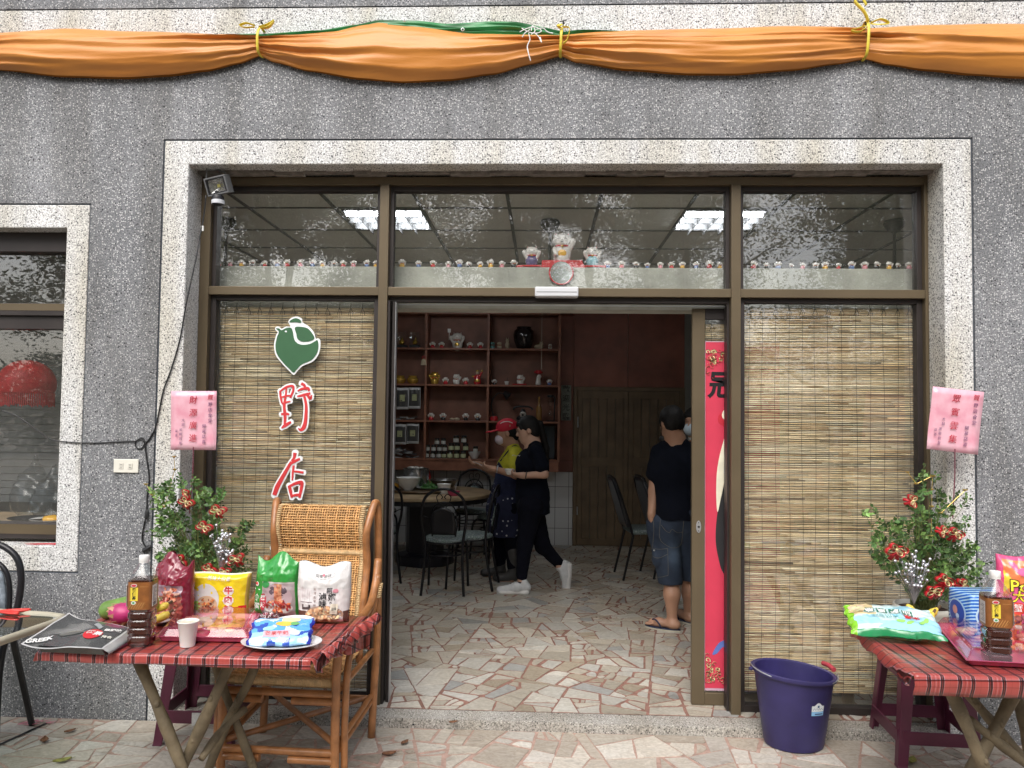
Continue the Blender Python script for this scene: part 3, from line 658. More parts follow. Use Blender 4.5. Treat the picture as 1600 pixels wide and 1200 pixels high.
strokes([[(110,372,9),(112,400,10),(118,428,8)],[(108,378,7),(135,358,9),(165,352,11),(168,372,10),(155,405,9)],[(116,402,7),(140,396,8),(160,394,6)],[(138,362,7),(134,400,9),(128,440,12),(132,490,13),(130,522,10)],[(118,432,6),(140,424,8),(156,420,6)],
         [(114,478,9),(135,476,13),(150,478,7)],[(116,540,5),(132,528,16),(158,512,10)],[(204,340,12),(218,350,12),(222,366,8)],[(188,374,6),(205,366,11),(232,362,13),(240,374,10)],[(186,398,7),(215,392,12),(245,384,9)],[(226,384,10),(244,408,13),(250,392,5)],
         [(218,398,10),(226,440,12),(224,500,15),(216,535,18),(202,548,12),(190,540,3)]], 'character')
strokes([[(176,650,16),(172,672,12),(160,686,7)],[(146,706,8),(170,690,13),(198,676,10)],[(160,690,12),(128,745,16),(98,800,20),(84,838,18)],[(170,706,10),(166,740,9),(164,772,7)],[(166,732,7),(190,734,9),(214,738,10)],[(150,796,14),(156,820,14),(162,850,10)],[(150,800,10),(178,786,13),(206,782,15),(204,810,14),(196,850,10)],[(160,842,8),(180,838,12),(200,836,10)]], 'character')
strokes([[(150,1000,14),(120,1035,16),(90,1062,16),(76,1076,12)],[(150,1000,14),(180,1040,16),(215,1070,18)],[(120,1080,9),(150,1078,9),(185,1080,9)],[(115,1110,9),(116,1150,9),(118,1190,9)],[(115,1110,9),(150,1104,9),(188,1110,9),(188,1150,9),(186,1190,9)],[(118,1150,7),(185,1150,7)]], 'character')
# ================================================================== TREES ACROSS THE YARD (behind the camera, seen in the glass)
m_leaf = plain('tree_leaf', (.080,.115,.045), .85, var=.45, sc=1.5, vcol=True); m_bark = plain('bark', (.11,.085,.06), .9, var=.35, sc=8, bmp=.5)
def tree(seed, label, h=8.5, nleaf=40000, spread=2.6, low=1.4):
    rnd = random.Random(seed); t = empty('tree', (0,0,0), label, 'tree', 'trees across the yard')
    mb = MB(); lean = rnd.uniform(-.6,.6); top = Vector((lean, rnd.uniform(-.4,.4), h*.85))
    ctl = [Vector((0,0,-.1)), Vector((lean*.1,.05,h*.25)), Vector((lean*.5+rnd.uniform(-.2,.2),0,h*.55)), top]
    mb.tube(catmull(ctl, 5), [.16-.13*i/15 for i in range(16)], n=9); clumps = []
    for i in range(16):
        f = rnd.uniform(.22,.98); p = catmull(ctl, 5)[int(f*15)]; a = rnd.uniform(0,2*PI); L = spread*rnd.uniform(.35,1.0)*(1.15-.5*f)
        e = p+Vector((math.cos(a)*L, math.sin(a)*L, L*rnd.uniform(.15,.6))); mid = (p+e)/2+Vector((0,0,-.15))
        q = catmull([p,mid,e], 4); mb.tube(q, [.05-.042*j/(len(q)-1) for j in range(len(q))], n=6)
        for g in q[2:]: clumps.append((g+Vector((rnd.gauss(0,.25),rnd.gauss(0,.25),rnd.gauss(0,.2))), rnd.uniform(.28,.62)))
    mb.build('trunk', m_bark, t, smooth=True); lf = MB()
    for i in range(nleaf):
        c, r = rnd.choice(clumps); d = Vector((rnd.gauss(0,1),rnd.gauss(0,1),rnd.gauss(0,.7))); p = c+d*r*.62
        if p.z < low: p.z = low+rnd.random()*1.2
        s = rnd.uniform(.022,.052); a = Vector((rnd.gauss(0,1),rnd.gauss(0,1),rnd.gauss(0,.6))).normalized()*s; b = a.orthogonal().normalized()*s*.45
        f = rnd.uniform(.6,1.7); lf.add([p-a, p+b, p+a, p-b], [(0,1,2,3)], col=(f*1.02, f, f*.9))
    lf.build('crown', m_leaf, t); return t
T = [tree(21,'leafy slender tree across the yard, far left'), tree(22,'leafy tree with a leaning trunk across the yard', 9.5, 48000, 3.0), tree(23,'thin open crowned tree across the yard', 10, 26000, 2.8, 2.4)]
pl = [(-9.5,-12,0,1.1),(-6.2,-14,1,1.0),(-3.4,-11.5,0,.95),(-.8,-15,1,1.15),(2.2,-12.5,2,1.0),(3.1,-14.5,2,1.1),(6.9,-13.5,2,1.1),(10.5,-15,1,1.2),
      (-12,-18,1,1.3),(-8,-19,1,1.25),(-4.5,-18.5,1,1.3),(-1.5,-20,0,1.3),(1.5,-19.5,1,1.25),(3.6,-20.5,1,1.2),(11.2,-20,0,1.3),(13,-18,1,1.3),(-5.0,-9.8,2,.8),(2.9,-9.6,2,.78)]
used = set()
for i, (x, y, k, sc) in enumerate(pl):
    lb = '%s tree standing across the yard, %s in the %s row' % (('leafy slender','leaning leafy','thin open crowned')[k], ('number '+str(i+1)+' from the shop') if False else ['far left','second from left','left of centre','at the centre','right of centre','second from right','near right end','far right end'][i%8], 'front' if i < 8 else ('rear' if i < 16 else 'closest'))
    if k not in used: used.add(k); T[k].location = (x,y,0); T[k].rotation_euler = (0,0,i*1.3); T[k].scale = (sc,)*3; T[k]['label'] = lb
    else: dup(T[k], (x,y,0), i*1.3, lb, scale=sc)
mb = MB(); rnd = random.Random(77)      # unseen far wood added to darken low reflections, lowered for a sky gap
for i in range(26000):
    x = rnd.uniform(-34,34); h = 3.4+1.6*noise.noise(Vector((x*.25,0,0)))+.8*noise.noise(Vector((x*1.1,3,0))); h *= (.55 if 5.5 < x < 15 else 1); z = h*rnd.random()**.8; y = -24-3*rnd.random()-2*z/h*rnd.random()
    s = rnd.uniform(.12,.26); a = Vector((rnd.gauss(0,1),rnd.gauss(0,.6),rnd.gauss(0,.8))).normalized()*s; b = a.orthogonal().normalized()*s*.5; f = rnd.uniform(.4,1.3); mb.add([Vector((x,y,z))-a, Vector((x,y,z))+b, Vector((x,y,z))+a, Vector((x,y,z))-b], [(0,1,2,3)], col=(f,f,f*.9))
tag(mb.build('added_wood', m_leaf), 'dark leafy wood added beyond the yard to darken the glass reflections', 'wood', kind='stuff')
# ================================================================== BANNER OVER THE DOOR
def interp(tab, x):
    for (a, b), (c, d) in zip(tab, tab[1:]):
        if x <= c: t = (x-a)/(c-a); t = max(0, t); return b+(d-b)*(t*t*(3-2*t)*.5+t*.5)
    return tab[-1][1]
m_or, nt, b = newmat('orange_nylon'); n1 = N(nt,'ShaderNodeTexNoise'); n1.inputs['Scale'].default_value = 2.5; n1.inputs['Detail'].default_value = 6; nt.links.new(coord(nt), n1.inputs['Vector'])
nt.links.new(ramp(nt, n1.outputs[0], [(.3,(.53,.195,.030)),(.7,(.62,.245,.04))]), b.inputs['Base Color']); b.inputs['Roughness'].default_value = .42; b.inputs['Sheen Weight'].default_value = .2
n2 = N(nt,'ShaderNodeTexNoise'); n2.inputs['Scale'].default_value = 1; n2.inputs['Detail'].default_value = 3; nt.links.new(coord(nt,(5,20,34)), n2.inputs['Vector']); bump(nt, b, n2.outputs[0], .14, .02)
TOP = [(-60,49),(0,48),(95,42),(200,46),(403,52),(440,50),(520,47),(570,36),(592,32),(640,37),(740,50),(800,51),(877,50),(940,46),(1100,42),(1250,38),(1357,39),(1440,36),(1600,34),(1680,34)]
BOT = [(-60,98),(0,106),(90,116),(190,119),(260,115),(320,107),(370,95),(403,83),(425,93),(480,107),(560,120),(630,125),(700,122),(770,112),(830,96),(877,83),(900,93),(980,106),(1080,113),(1150,113),(1240,106),(1310,96),(1357,88),(1390,97),(1450,106),(1520,113),(1600,118),(1680,119)]
ties = [403, 877, 1357]
def swag(mb, x0, x1, top, bot, yb, bulge, seed, nx=330, nv=48, amp=.016, col=None):
    rnd = random.Random(seed); spans = [-75]+ties+[1830]
    cr = [[(rnd.uniform(.12,.9), rnd.uniform(-.35,.35), rnd.uniform(.03,.085), rnd.uniform(.5,1.2)) for _ in range(7)] for _ in range(5)]
    def f(u, v):
        px = x0+(x1-x0)*u; k = max(i for i in range(4) if px >= spans[i]); s = (px-spans[k])/(spans[k+1]-spans[k]); near = min(s, 1-s)*(spans[k+1]-spans[k])
        if v > .5: vv = (v-.5)*2; back = False        # front goes down, back goes up
        else: vv = 1-v*2; back = True
        py = interp(top, px)*(1-vv)+interp(bot, px)*vv; p = at(px, py, Y=-.05)
        wid = min(1, near/110)**.8; y = yb
        if not back:
            prof = math.sin(PI*min(1, max(0, vv*.93+.03)))**.6; y = yb-prof*(bulge*(.35+.65*wid))
            for (c0, sl, w_, a) in cr[k]:
                c = c0+sl*(s-.5); d = (vv-c)/(w_*(1.2 if near > 90 else .55+.65*near/90)); fade = (1-.62*min(1, near/190))*(0.35+.65*abs(math.sin(3*s+c0*9)))
                y -= amp*a*fade*(1.15*math.exp(-abs(d)*1.45)-.8*math.exp(-(d-1.3)**2*2.2))
            y -= .006*noise.noise(Vector((px*.012, vv*5, seed)))
            y = min(y, yb-.002)
        return (p.x, y, p.z)
    mb.grid(f, nx, nv*2, v=(0.0,1.0), col=col)
bn = empty('orange_banner', (0,-.05,3.45), 'rolled orange nylon banner sagging between yellow ties along the white band', 'banner')
mb = MB(); swag(mb, -60, 1680, TOP, BOT, -.012, .085, 4); loc(mb.build('cloth', m_or, bn, smooth='all'), bn)
# stitched seams
mb = MB()
for px, a, b_ in ((592,34,84),(1174,42,104),(60,60,100)):
    pts = [at(px+2*math.sin(i), a+(b_-a)*i/8, Y=-.102-.006*math.sin(i*.4)) for i in range(9)]
    mb.tube(pts, .0012, n=4)
gr = empty('green_tarpaulin', (0,-.03,3.6), 'folded green tarpaulin edge with metal eyelets showing above the orange banner', 'tarpaulin')
m_gr = plain('green_tarp', (.018,.19,.05), .35, var=.12, sc=5, bmp=.3, bsc=18)
TG = [(330,49),(410,46),(500,42),(555,33),(592,26),(650,27),(700,32),(760,29),(800,30),(850,37),(880,43),(905,40),(1000,46),(1100,46),(1210,46)]
mb = MB(); swag(mb, 335, 1205, TG, [(a, b+24) for a, b in TG], -.006, .035, 9, nx=170, nv=16, amp=.02); loc(mb.build('cloth', m_gr, gr, smooth='all'), gr)
mb = MB()
for px, py in ((552,36),(632,31),(723,46)):
    p = at(px,py,Y=-.062); loc(MB().tube([(p.x+.0075*math.cos(a), p.y, p.z+.0075*math.sin(a)) for a in [PI*i/6 for i in range(12)]], .0022, n=6, closed=True).build('eyelet', M['brushed'], gr, smooth=True), gr)
m_ye = plain('yellow_ribbon', (.72,.58,.06), .45, var=.1)
for i, (px, lab) in enumerate(zip(ties, ('yellow ribbon tie pinching the banner above the left pane','yellow ribbon tie at the middle of the banner above the doorway','yellow ribbon tie with long tail at the right of the banner'))):
    p = at(px, 70, Y=-.08); t = empty('ribbon_tie', (p.x,-.05,p.z), lab, 'ribbon', 'yellow ties along the banner'); mb = MB()
    zt = at(px, (44,44,34)[i], Y=-.05).z; zb = at(px, (84,84,89)[i], Y=-.05).z
    lp = [(p.x+.004,-.004,zt),(p.x+.002,-.05,zt+.004),(p.x,-.082,zt-.03),(p.x-.002,-.088,(zt+zb)/2),(p.x-.004,-.07,zb+.01),(p.x-.004,-.03,zb-.002),(p.x,-.004,zb)]
    mb.tube(catmull(lp, 5), .0075, n=8, sq=.35)
    bows = {0:[[(398,40),(385,36),(375,40),(384,43),(398,42)],[(405,42),(418,38),(428,32),(420,42),(408,44)]],
            1:[[(880,42),(890,44),(886,62),(880,68)],[(876,44),(872,40),(878,38)]],
            2:[[(1357,34),(1350,18),(1336,2),(1346,-4),(1354,8)],[(1360,36),(1376,30),(1388,36),(1374,38),(1360,37)],[(1354,40),(1340,44),(1330,48),(1342,50),(1354,43)]]}[i]
    for bb in bows:
        pts = [tuple(at(a, c, Y=-.085-.012*(j%2))) for j, (a, c) in enumerate(bb)]; mb.tube(catmull(pts, 5), .010, n=6, sq=.2)
    loc(mb.build('ribbon', m_ye, t, smooth='all'), t)
    hk = MB(); q = at(px+(6,3,-3)[i], (36,36,38)[i], Y=-.03); hk.tube([(q.x,0.0,q.z),(q.x,-.04,q.z+.003),(q.x+.004,-.05,q.z-.012)], .004, n=6); hk.tube([(q.x-.018,-.045,q.z),(q.x+.018,-.05,q.z+.006)], .003, n=6); loc(hk.build('hook', M['black'], t), t)
mb = MB(); rnd = random.Random(3)
for pts in ([(812,50),(822,45),(835,42),(846,48),(838,52),(826,50),(815,44)],[(826,52),(828,62),(824,72),(826,84),(829,95)],[(834,50),(842,58),(846,66),(844,58)],[(828,46),(820,52),(816,58)],[(838,46),(848,44),(856,50),(864,52)],[(830,48),(832,40),(836,48),(830,54)]):
    mb.tube(catmull([tuple(at(a, c, Y=-.112-.006*rnd.random())) for a, c in pts], 5), .0028, n=6)
mb.build('white_string', plain('white_cord', (.75,.75,.74), .7)); tag(bpy.data.objects['white_string'], 'knotted white string hanging over the middle of the orange banner', 'string')
# ================================================================== FLOODLIGHT, CABLES, OUTLET, CARDS
fl = empty('floodlight', tuple(at(341,290,Y=.06)), 'grey floodlight with black motion sensor hanging at the top left door corner', 'floodlight'); c = fl.location.copy()
Rf = Matrix.Rotation(-.20,4,'Y') @ Matrix.Rotation(.28,4,'X') @ Matrix.Rotation(-.25,4,'Z')
def flp(mb, n, m, **k): o = mb.xf(Rf).build(n, m, fl, **k); return o
mg = plain('cast_grey', (.20,.205,.21), .45, .4); 
mb = MB(); w_, h_ = .066, .048
for a in ((-w_,w_,h_-.008,h_),(-w_,w_,-h_,-h_+.008),(-w_,-w_+.008,-h_+.008,h_-.008),(w_-.008,w_,-h_+.008,h_-.008)): mb.box(a[0],a[1],-.022,.03,a[2],a[3])
mb.box(-w_+.008,w_-.008,.012,.03,-h_+.008,h_-.008); flp(mb,'housing',mg,bevel=.002)
mb = MB(); 
for a in ((-.058,.058,.034,.0398),(-.058,.058,-.0398,-.034),(-.058,-.050,-.034,.034),(.050,.058,-.034,.034)): mb.box(a[0],a[1],-.0205,-.006,a[2],a[3])
flp(mb,'gasket',M['black'])
mb = MB(); mb.add([(-.05,-.012,-.034),(.05,-.012,-.034),(.05,-.012,.034),(-.05,-.012,.034),(-.014,.010,-.012),(.014,.010,-.012),(.014,.010,.012),(-.014,.010,.012)],[(0,1,5,4),(1,2,6,5),(2,3,7,6),(3,0,4,7),(4,5,6,7)]); flp(mb,'reflector',plain('reflector',(.6,.6,.6),.25,.9))
mb = MB(); mb.box(-.009,.009,.004,.009,-.009,.009); flp(mb,'led_chip',plain('led_yellow',(.75,.65,.12),.5))
mb = MB(); mb.box(-.05,.05,-.0145,-.0125,-.034,.034); flp(mb,'lens',M['glass'])
mb = MB(); mb.tube([(-.070,0,-.01),(-.070,.01,.10),(-.060,.015,.104)],.006,n=6,sq=.5); mb.tube([(.03,.02,.045),(.03,.02,.075),(-.03,.03,.102),(-.066,.02,.104)],.006,n=6,sq=.5); mb.build('bracket', plain('bracket_grey',(.22,.22,.22),.5,.5), fl)
mb = MB(); mb.lathe([(.0,-.05),(.02,-.05),(.03,-.058),(.033,-.075),(.032,-.085),(.030,-.1),(.018,-.108),(0,-.11)],(.0,.0,.0),20,cap=(False,False)); mb.tube([(-.01,0,-.03),(-.008,0,-.055)],.009); mb.build('sensor_head', M['black'], fl, smooth=True)
mb = MB(); mb.lathe([(.0335,-.103),(.0345,-.088),(.0335,-.082)],(.003,-.003,0),20,cap=(False,False)); mb.build('sensor_lens', plain('sensor_white',(.6,.62,.65),.35), fl, smooth=True)
m_cab = plain('black_cable', (.012,.012,.013), .45)
def wall_line(name, pts, r, lab, cat, mat=m_cab, y=-.006):
    mb = MB(); mb.tube(catmull([tuple(at(a, b_, Y=(y if len(q) == 0 else q[0]))) for a, b_, *q in pts], 6), r, n=7); o = mb.build(name, mat, smooth='all'); tag(o, lab, cat); return o
wall_line('black_cable', [(322,305,.05),(318,340,.06),(312,372,.05),(307,400,.03),(300,432,.01),(290,480),(281,530),(268,575),(256,608),(249,640),(243,668),(234,685),(227,696),(230,722),(233,748),(230,775),(229,800),(225,820),(222,842),(228,856)], .0038, 'thin black electric cable running down beside the white door surround', 'cable')
wall_line('black_cable', [(0,640,-.02),(30,652,-.02),(58,672,-.02),(80,686,-.012),(110,691),(150,692),(190,690),(212,689),(221,684),(226,690),(222,700),(214,700),(211,692),(218,686),(230,690),(238,676)], .0032, 'thin black cable looping sideways along the wall from the left window', 'cable')
for (px, py, rz, lb) in ((229,804,.1,'black inline plug on the wall cable below the outlet'),(229,857,1.0,'black plug dangling at the lower end of the wall cable')):
    p = at(px,py,Y=-.012); t = empty('plug', tuple(p), lb, 'plug', 'plugs on the wall cable'); mb = MB(); mb.tube([(0,0,-.024),(0,0,-.016),(0,0,.014),(0,0,.026)],[.010,.013,.012,.006],n=8,sq=.7)
    mb.build('body', m_cab, t, smooth=True); m2 = MB(); m2.box(-.006,-.0045,-.003,.003,-.036,-.024); m2.box(.0045,.006,-.003,.003,-.036,-.024); m2.build('pins', M['brushed'], t); t.rotation_euler = (0, rz, 0)
p = at(316,357,Y=.06); mb = MB(); mb.box(p.x-.006,p.x+.008,p.y-.005,p.y+.005,p.z-.014,p.z+.014); mb.tube([(p.x,p.y,p.z+.014),(p.x+.004,p.y,p.z+.035)],.002); tag(mb.build('cable_connector', M['white'], bevel=.001), 'tiny white connector block hanging below the floodlight', 'connector')
a = at(179,717,Y=0); b_ = at(217,739,Y=0); ot = empty('wall_outlet', ((a.x+b_.x)/2,0,(a.z+b_.z)/2), 'cream double wall outlet plate on the grey pebble wall', 'outlet'); hx = (b_.x-a.x)/2; hz = (a.z-b_.z)/2
mb = MB(); mb.box(-hx,hx,-.009,.0,-hz,hz); mb.build('plate', M['cream'], ot, bevel=.004, seg=3)
for s in (-1,1):
    mb = MB(); mb.box(s*.024-.012,s*.024+.012,-.0115,-.009,-.015,.015); k = mb.build('socket', plain('socket_cream',(.62,.60,.53),.4), ot, bevel=.001)
    mb = MB()
    for z in (-.007,.005): mb.box(s*.024-.005,s*.024+.005,-.0122,-.0116,z,z+.0022)
    mb.build('slots', M['black'], k)
m_pk, nt, b = newmat('pink_card'); n1 = N(nt,'ShaderNodeTexNoise'); n1.inputs['Scale'].default_value = 14; n1.inputs['Detail'].default_value = 5; nt.links.new(coord(nt), n1.inputs['Vector'])
nt.links.new(ramp(nt, n1.outputs[0], [(.35,(.70,.31,.39)),(.6,(.76,.45,.52))]), b.inputs['Base Color']); b.inputs['Roughness'].default_value = .3; b.inputs['Coat Weight'].default_value = .4
m_ink = plain('purple_ink', (.14,.05,.13), .6); m_rink = plain('red_ink', (.45,.02,.04), .6)
def card(tl, tr, bl, y, big, lab):
    A, B, Cc = at(*tl, Y=y), at(*tr, Y=y), at(*bl, Y=y); u = (B-A); v = (Cc-A); W, H = u.length, v.length
    t = empty('greeting_card', tuple((A+B+Cc+(B+Cc-A))/4), lab, 'card', 'pink congratulation cards on the flower stands'); ang = math.atan2(u.z, u.x)
    R4 = Matrix.Rotation(-ang, 4, 'Y'); mb = MB()
    mb.grid(lambda p, q: ((p-.5)*W, .006*math.sin(PI*p)+.003*math.sin(5*q), (q-.5)*H), 8, 10); o = mb.xf(R4).build('card_sheet', m_pk, t, smooth='all', solid=.0012)
    def tx(s, cx, cy, size, mat, n):
        for i, ch in enumerate(s):
            textmesh(ch, size, 'card_character', mat, t, ext=.0003, off=0, shear=.12, M4=R4 @ facing((cx-.5)*W, -.0035+.006*math.sin(PI*cx)-.003, (.5-cy-n*i)*H))
    tx(big, .48, .16, .042, m_rink, .215); tx('賀', .86, .11, .030, m_rink, .1); tx('野店食堂', .86, .23, .022, m_ink, .093); tx('開幕誌喜', .73, .60, .020, m_ink, .088)
    tx('大姐', .27, .50, .016, m_ink, .075); tx('淑娟同賀', .22, .66, .015, m_ink, .075); tx('益吾', .13, .68, .014, m_ink, .075)
    mb = MB(); mb.tube([(-(0 if True else 0),.006,-H*.45),(.0,.008,-H*.5-.1),(-.012,.01,-H*.5-.32)], .0028, n=6); mb.build('stake', plain('stake',(.16,.03,.05),.5), t)
    return t
card((267,611),(338,611),(267,703), -.16, '財源廣進', 'pink card with red and purple characters above the left plant')
card((1460,604),(1540,613),(1445,701), -.16, '眾賓雲集', 'tilted pink card with red and purple characters above the right plant')
# ================================================================== PURPLE BUCKET
a = at(1254,1180,Z=0); bk_ = empty('purple_bucket', (a.x,a.y+.13,0), 'scuffed purple plastic bucket with wire handle standing below the right blind', 'bucket')
mp_ = plain('purple_plastic', (.028,.023,.100), .42, var=.22, sc=7, bmp=.1, bsc=30)
sq = lambda ang: 1.0
tx_, ty_ = 1.0, .86
mb = MB(); mb.lathe([(.118,.0),(.130,.004),(.135,.02),(.158,.20),(.176,.36),(.1775,.366),(.190,.366),(.194,.374),(.192,.384),(.184,.388),(.174,.382),(.170,.36),(.152,.20),(.130,.022),(.10,.015),(0,.014)], n=48, sy=ty_, cap=(True,False))
tiltb = Matrix.Rotation(.085,4,'Y')
def lift(v):      # the rim dips to the right
    x, y, z = v; z *= .94; x *= 1.07; y *= 1.07; return (x, y, z-(x*.10+.004)*max(0, z-.05)/.34)
mb.v = [lift(v) for v in mb.v]; mb.build('pail', mp_, bk_, smooth=True)
hd = [lift((.196*math.cos(t), -.186*ty_*math.sin(t) if True else 0, .392-.02*math.sin(t))) for t in [PI*(1-i/16) for i in range(17)]]
mb = MB(); mb.tube(hd, .0032, n=8); mb.build('wire_handle', M['brushed'], bk_, smooth='all')
mb = MB(); mb.tube([lift((.196,.03,.402)), lift((.190,.08,.408)), lift((.176,.115,.404))], .012, n=10); mb.build('handle_grip', plain('red_grip',(.45,.05,.07),.5), bk_, smooth=True)
for s in (-1,):
    mb = MB(); mb.tube([lift((s*.196,-.02,.375)), lift((s*.206,-.022,.375))], .010, n=12); mb.build('handle_lug', mp_, bk_, smooth=True)
a0 = -PI/2+.42
def onb(da, z, off=.0022):
    r = .135+(z-.02)*.125+off; an = a0+da; return lift((r*math.cos(an), r*math.sin(an)*ty_, z))
mb = MB(); mb.grid(lambda u, v: onb(-.20+.40*u, .205+.022*v), 8, 2); mb.build('label_stripe', plain('label_blue',(.25,.50,.78),.4), bk_)
mb = MB(); mb.grid(lambda u, v: onb(-.20+.40*u, .2275+.030*v+(.016*max(0, 1-((u-.5)/.28)**2)*v)), 12, 3); lb_ = mb.build('label', plain('label_white',(.72,.76,.78),.4), bk_)
mb = MB(); rr = random.Random(2)
for k in range(9): u = -.17+.038*k; z = .236+.005*(k%2); q = onb(u,z,.003); mb.grid(lambda s_, v: onb(u+s_*.022, z+.004*v, .0031), 3, 2)
mb.grid(lambda s_, v: onb(-.03+s_*.06, .248+.012*v, .0031), 3, 3); mb.grid(lambda s_, v: onb(-.10+s_*.26, .211+.006*v, .0031), 6, 2)
mb.build('label_print', plain('label_ink',(.04,.10,.22),.5), lb_)
# ================================================================== FALLEN LEAVES, GRIT, FLOOR SLOT
lfm = [plain('leaf_brown',(.17,.075,.035),.7,var=.3,sc=40), plain('leaf_yellow',(.28,.27,.07),.7,var=.3,sc=40)]
for px, py, s, k, lab in ((69,1160,.045,0,'curled brown leaf on the pavement at the lower left'),(109,1145,.035,0,'small reddish leaf on the pavement under the left table'),(97,1192,.05,1,'yellow green leaf lying at the bottom left of the pavement'),(708,1131,.03,0,'small curled brown leaf on the threshold left of centre'),(632,1163,.035,0,'dry leaf on the pavement in front of the doorway, further in'),(608,1181,.045,0,'dry brown leaf on the pavement right of the rattan chair'),(1425,1192,.05,1,'greenish leaf on the pavement beside the right stool')):
    p = at(px,py,Z=.04 if py == 1131 else 0.0); rnd = random.Random(px); t = rnd.uniform(0,3); mb = MB()
    def lf_(u, v):
        w_ = math.sin(PI*min(1, max(0, u)))**.8*.42*s*(v-.5)*2; x = (u-.5)*s*1.5; z = .006+.35*abs(v-.5)*s+.25*s*(u-.5)**2*2
        return (p.x+x*math.cos(t)-w_*math.sin(t), p.y+x*math.sin(t)+w_*math.cos(t), p.z+z)
    mb.grid(lf_, 9, 5); mb.tube([lf_(1,.5), tuple(Vector(lf_(1,.5))+Vector((math.cos(t),math.sin(t),.3))*s*.3)], .0008, n=4); tag(mb.build('fallen_leaf', lfm[k], smooth='all', solid=.0006), lab, 'leaf', 'fallen leaves')
mb = MB(); a = at(-30,1178,Z=0); b_ = at(72,1131,Z=0); d = (b_-a); nrm = Vector((-d.y,d.x,0)).normalized()*.009; mb.add([a-nrm+Vector((0,0,.0035)), b_-nrm+Vector((0,0,.0035)), b_+nrm+Vector((0,0,.0035)), a+nrm+Vector((0,0,.0035))], [(0,1,2,3)]); tag(mb.build('floor_drain_slot', M['black']), kind='structure')
mb = MB(); rnd = random.Random(4); c0 = at(50,1131,Z=0)
for i in range(26):
    x = c0.x-.06+.14*rnd.random(); y = c0.y-.03+.05*rnd.random(); mb.tube([(x,y,.006),(x+rnd.uniform(.02,.05),y+rnd.uniform(-.012,.012),.008+rnd.random()*.008)], .0016, n=4)
tag(mb.build('netting_scrap', plain('pink_net',(.55,.22,.26),.6)), 'scrap of pink netting on the pavement beside the drain slot', 'netting')
for i, (px, py, r) in enumerate(((646,1133,.006),(750,1136,.004),(822,1124,.004),(837,1128,.003),(865,1123,.003),(880,1125,.003))):
    p = at(px,py,Z=.046); mb = MB(); mb.ell((p.x,p.y,p.z+r*.5), r, r, r*.7, 8, 5); tag(mb.build('pebble', M['black'], smooth='all'), ('largest dark pebble at the left of the threshold' if i == 0 else 'tiny dark pebble on the threshold strip, %s' % ('leftmost of the tiny ones','second of the tiny ones','middle of the tiny ones','beside the middle one','rightmost of the tiny ones')[i-1]), 'pebble', 'pebbles on the threshold')
# ================================================================== RATTAN ARMCHAIR
m_ratt = plain('varnished_rattan', (.34,.145,.052), .38, var=.28, sc=18, coat=.15); m_wv = plain('woven_cane', (.76,.46,.20), .45, var=.18, sc=30, vcol=True); m_wv2 = plain('cane_wrap', (.60,.42,.22), .4, var=.2, sc=40)
ch = empty('rattan_armchair', (-1.12,-.36,0), 'high backed rattan armchair with woven cane seat and back behind the left table', 'armchair', rz=math.radians(-3))
HW = .268
def back_pt(u, v, off=0):     # v 0 at seat, 1 over the head roll
    x = (u-.5)*2*(HW-.055)
    if v < .66: t = v/.66; z = .45+.44*t; y = .135+.115*t; ny, nz = -.97, .24
    elif v < .70: t = (v-.66)/.04; z = .89+.028*t; y = .25+.008*t-.004; ny, nz = -.97, .24
    else:
        t = (v-.70)/.30; a = t*PI*.95; z = .918+.215*min(1, t*1.15)**.9; y = .258-.055*math.sin(min(a, PI))+.03*t; ny, nz = -.95, .3
        if t > .87: q = (t-.87)/.13; z = 1.133-.012*q*q; y = .268+.05*q; ny, nz = -.5, .85
    return Vector((x, y+ny*off, z+nz*off))
def seat_pt(u, v, off=0):
    x = (u-.5)*2*(HW-.025); y = -.245+v*.40; z = .440+.012*v-.018*math.sin(PI*u)*math.sin(PI*min(1,v*1.1))
    return Vector((x, y, z+off))
def weave(fn, nu, nv, name, par, seed, r=.0042):
    rnd = random.Random(seed); mb = MB()
    for j in range(nv):
        v = (j+.5)/nv; pts = []
        for i in range(nu+1): up = ((i+j) % 4) < 2; pts.append(fn(i/nu, v, .0025 if up else -.0022))
        f = rnd.uniform(.72,1.12); mb.tube(pts, r, n=4, sq=.55, col=(f,f*.97,f*.92))
    for i in range(nu):
        u = (i+.5)/nu; pts = [fn(u, j/nv, -.0020 if ((i+j) % 4) < 2 else .0022) for j in range(nv+1)]
        f = rnd.uniform(.62,1.0); mb.tube(pts, r*.85, n=4, sq=.55, col=(f,f*.94,f*.86))
    return mb.build(name, m_wv, par, smooth='all')
weave(back_pt, 34, 62, 'woven_back', ch, 1, .0058); weave(seat_pt, 38, 34, 'woven_seat', ch, 2, .0056)
mb = MB(); mb.grid(lambda u, v: back_pt(u, v, -.008), 8, 30); mb.grid(lambda u, v: seat_pt(u, v, -.008), 8, 8); mb.build('cane_backing', plain('cane_shadow', (.16,.08,.03), .8), ch)  # dark sheet: shade between the strands is put into its colour
mb = MB()
for i in range(62): x = -HW+.026+(2*HW-.052)*i/61; mb.tube([(x,-.238,.446),(x,-.256,.440),(x,-.258,.422),(x,-.250,.408)], .0046, n=5)
mb.build('seat_front_wrap', m_wv2, ch, smooth='all')
mb = MB()
for i in range(56): x = -HW+.06+(2*HW-.12)*i/55; p = back_pt(.5, .675); mb.tube([(x,p.y+.004,p.z-.014),(x,p.y-.014,p.z),(x,p.y+.004,p.z+.014)], .0042, n=5)
mb.build('back_band_wrap', m_wv2, ch, smooth='all')
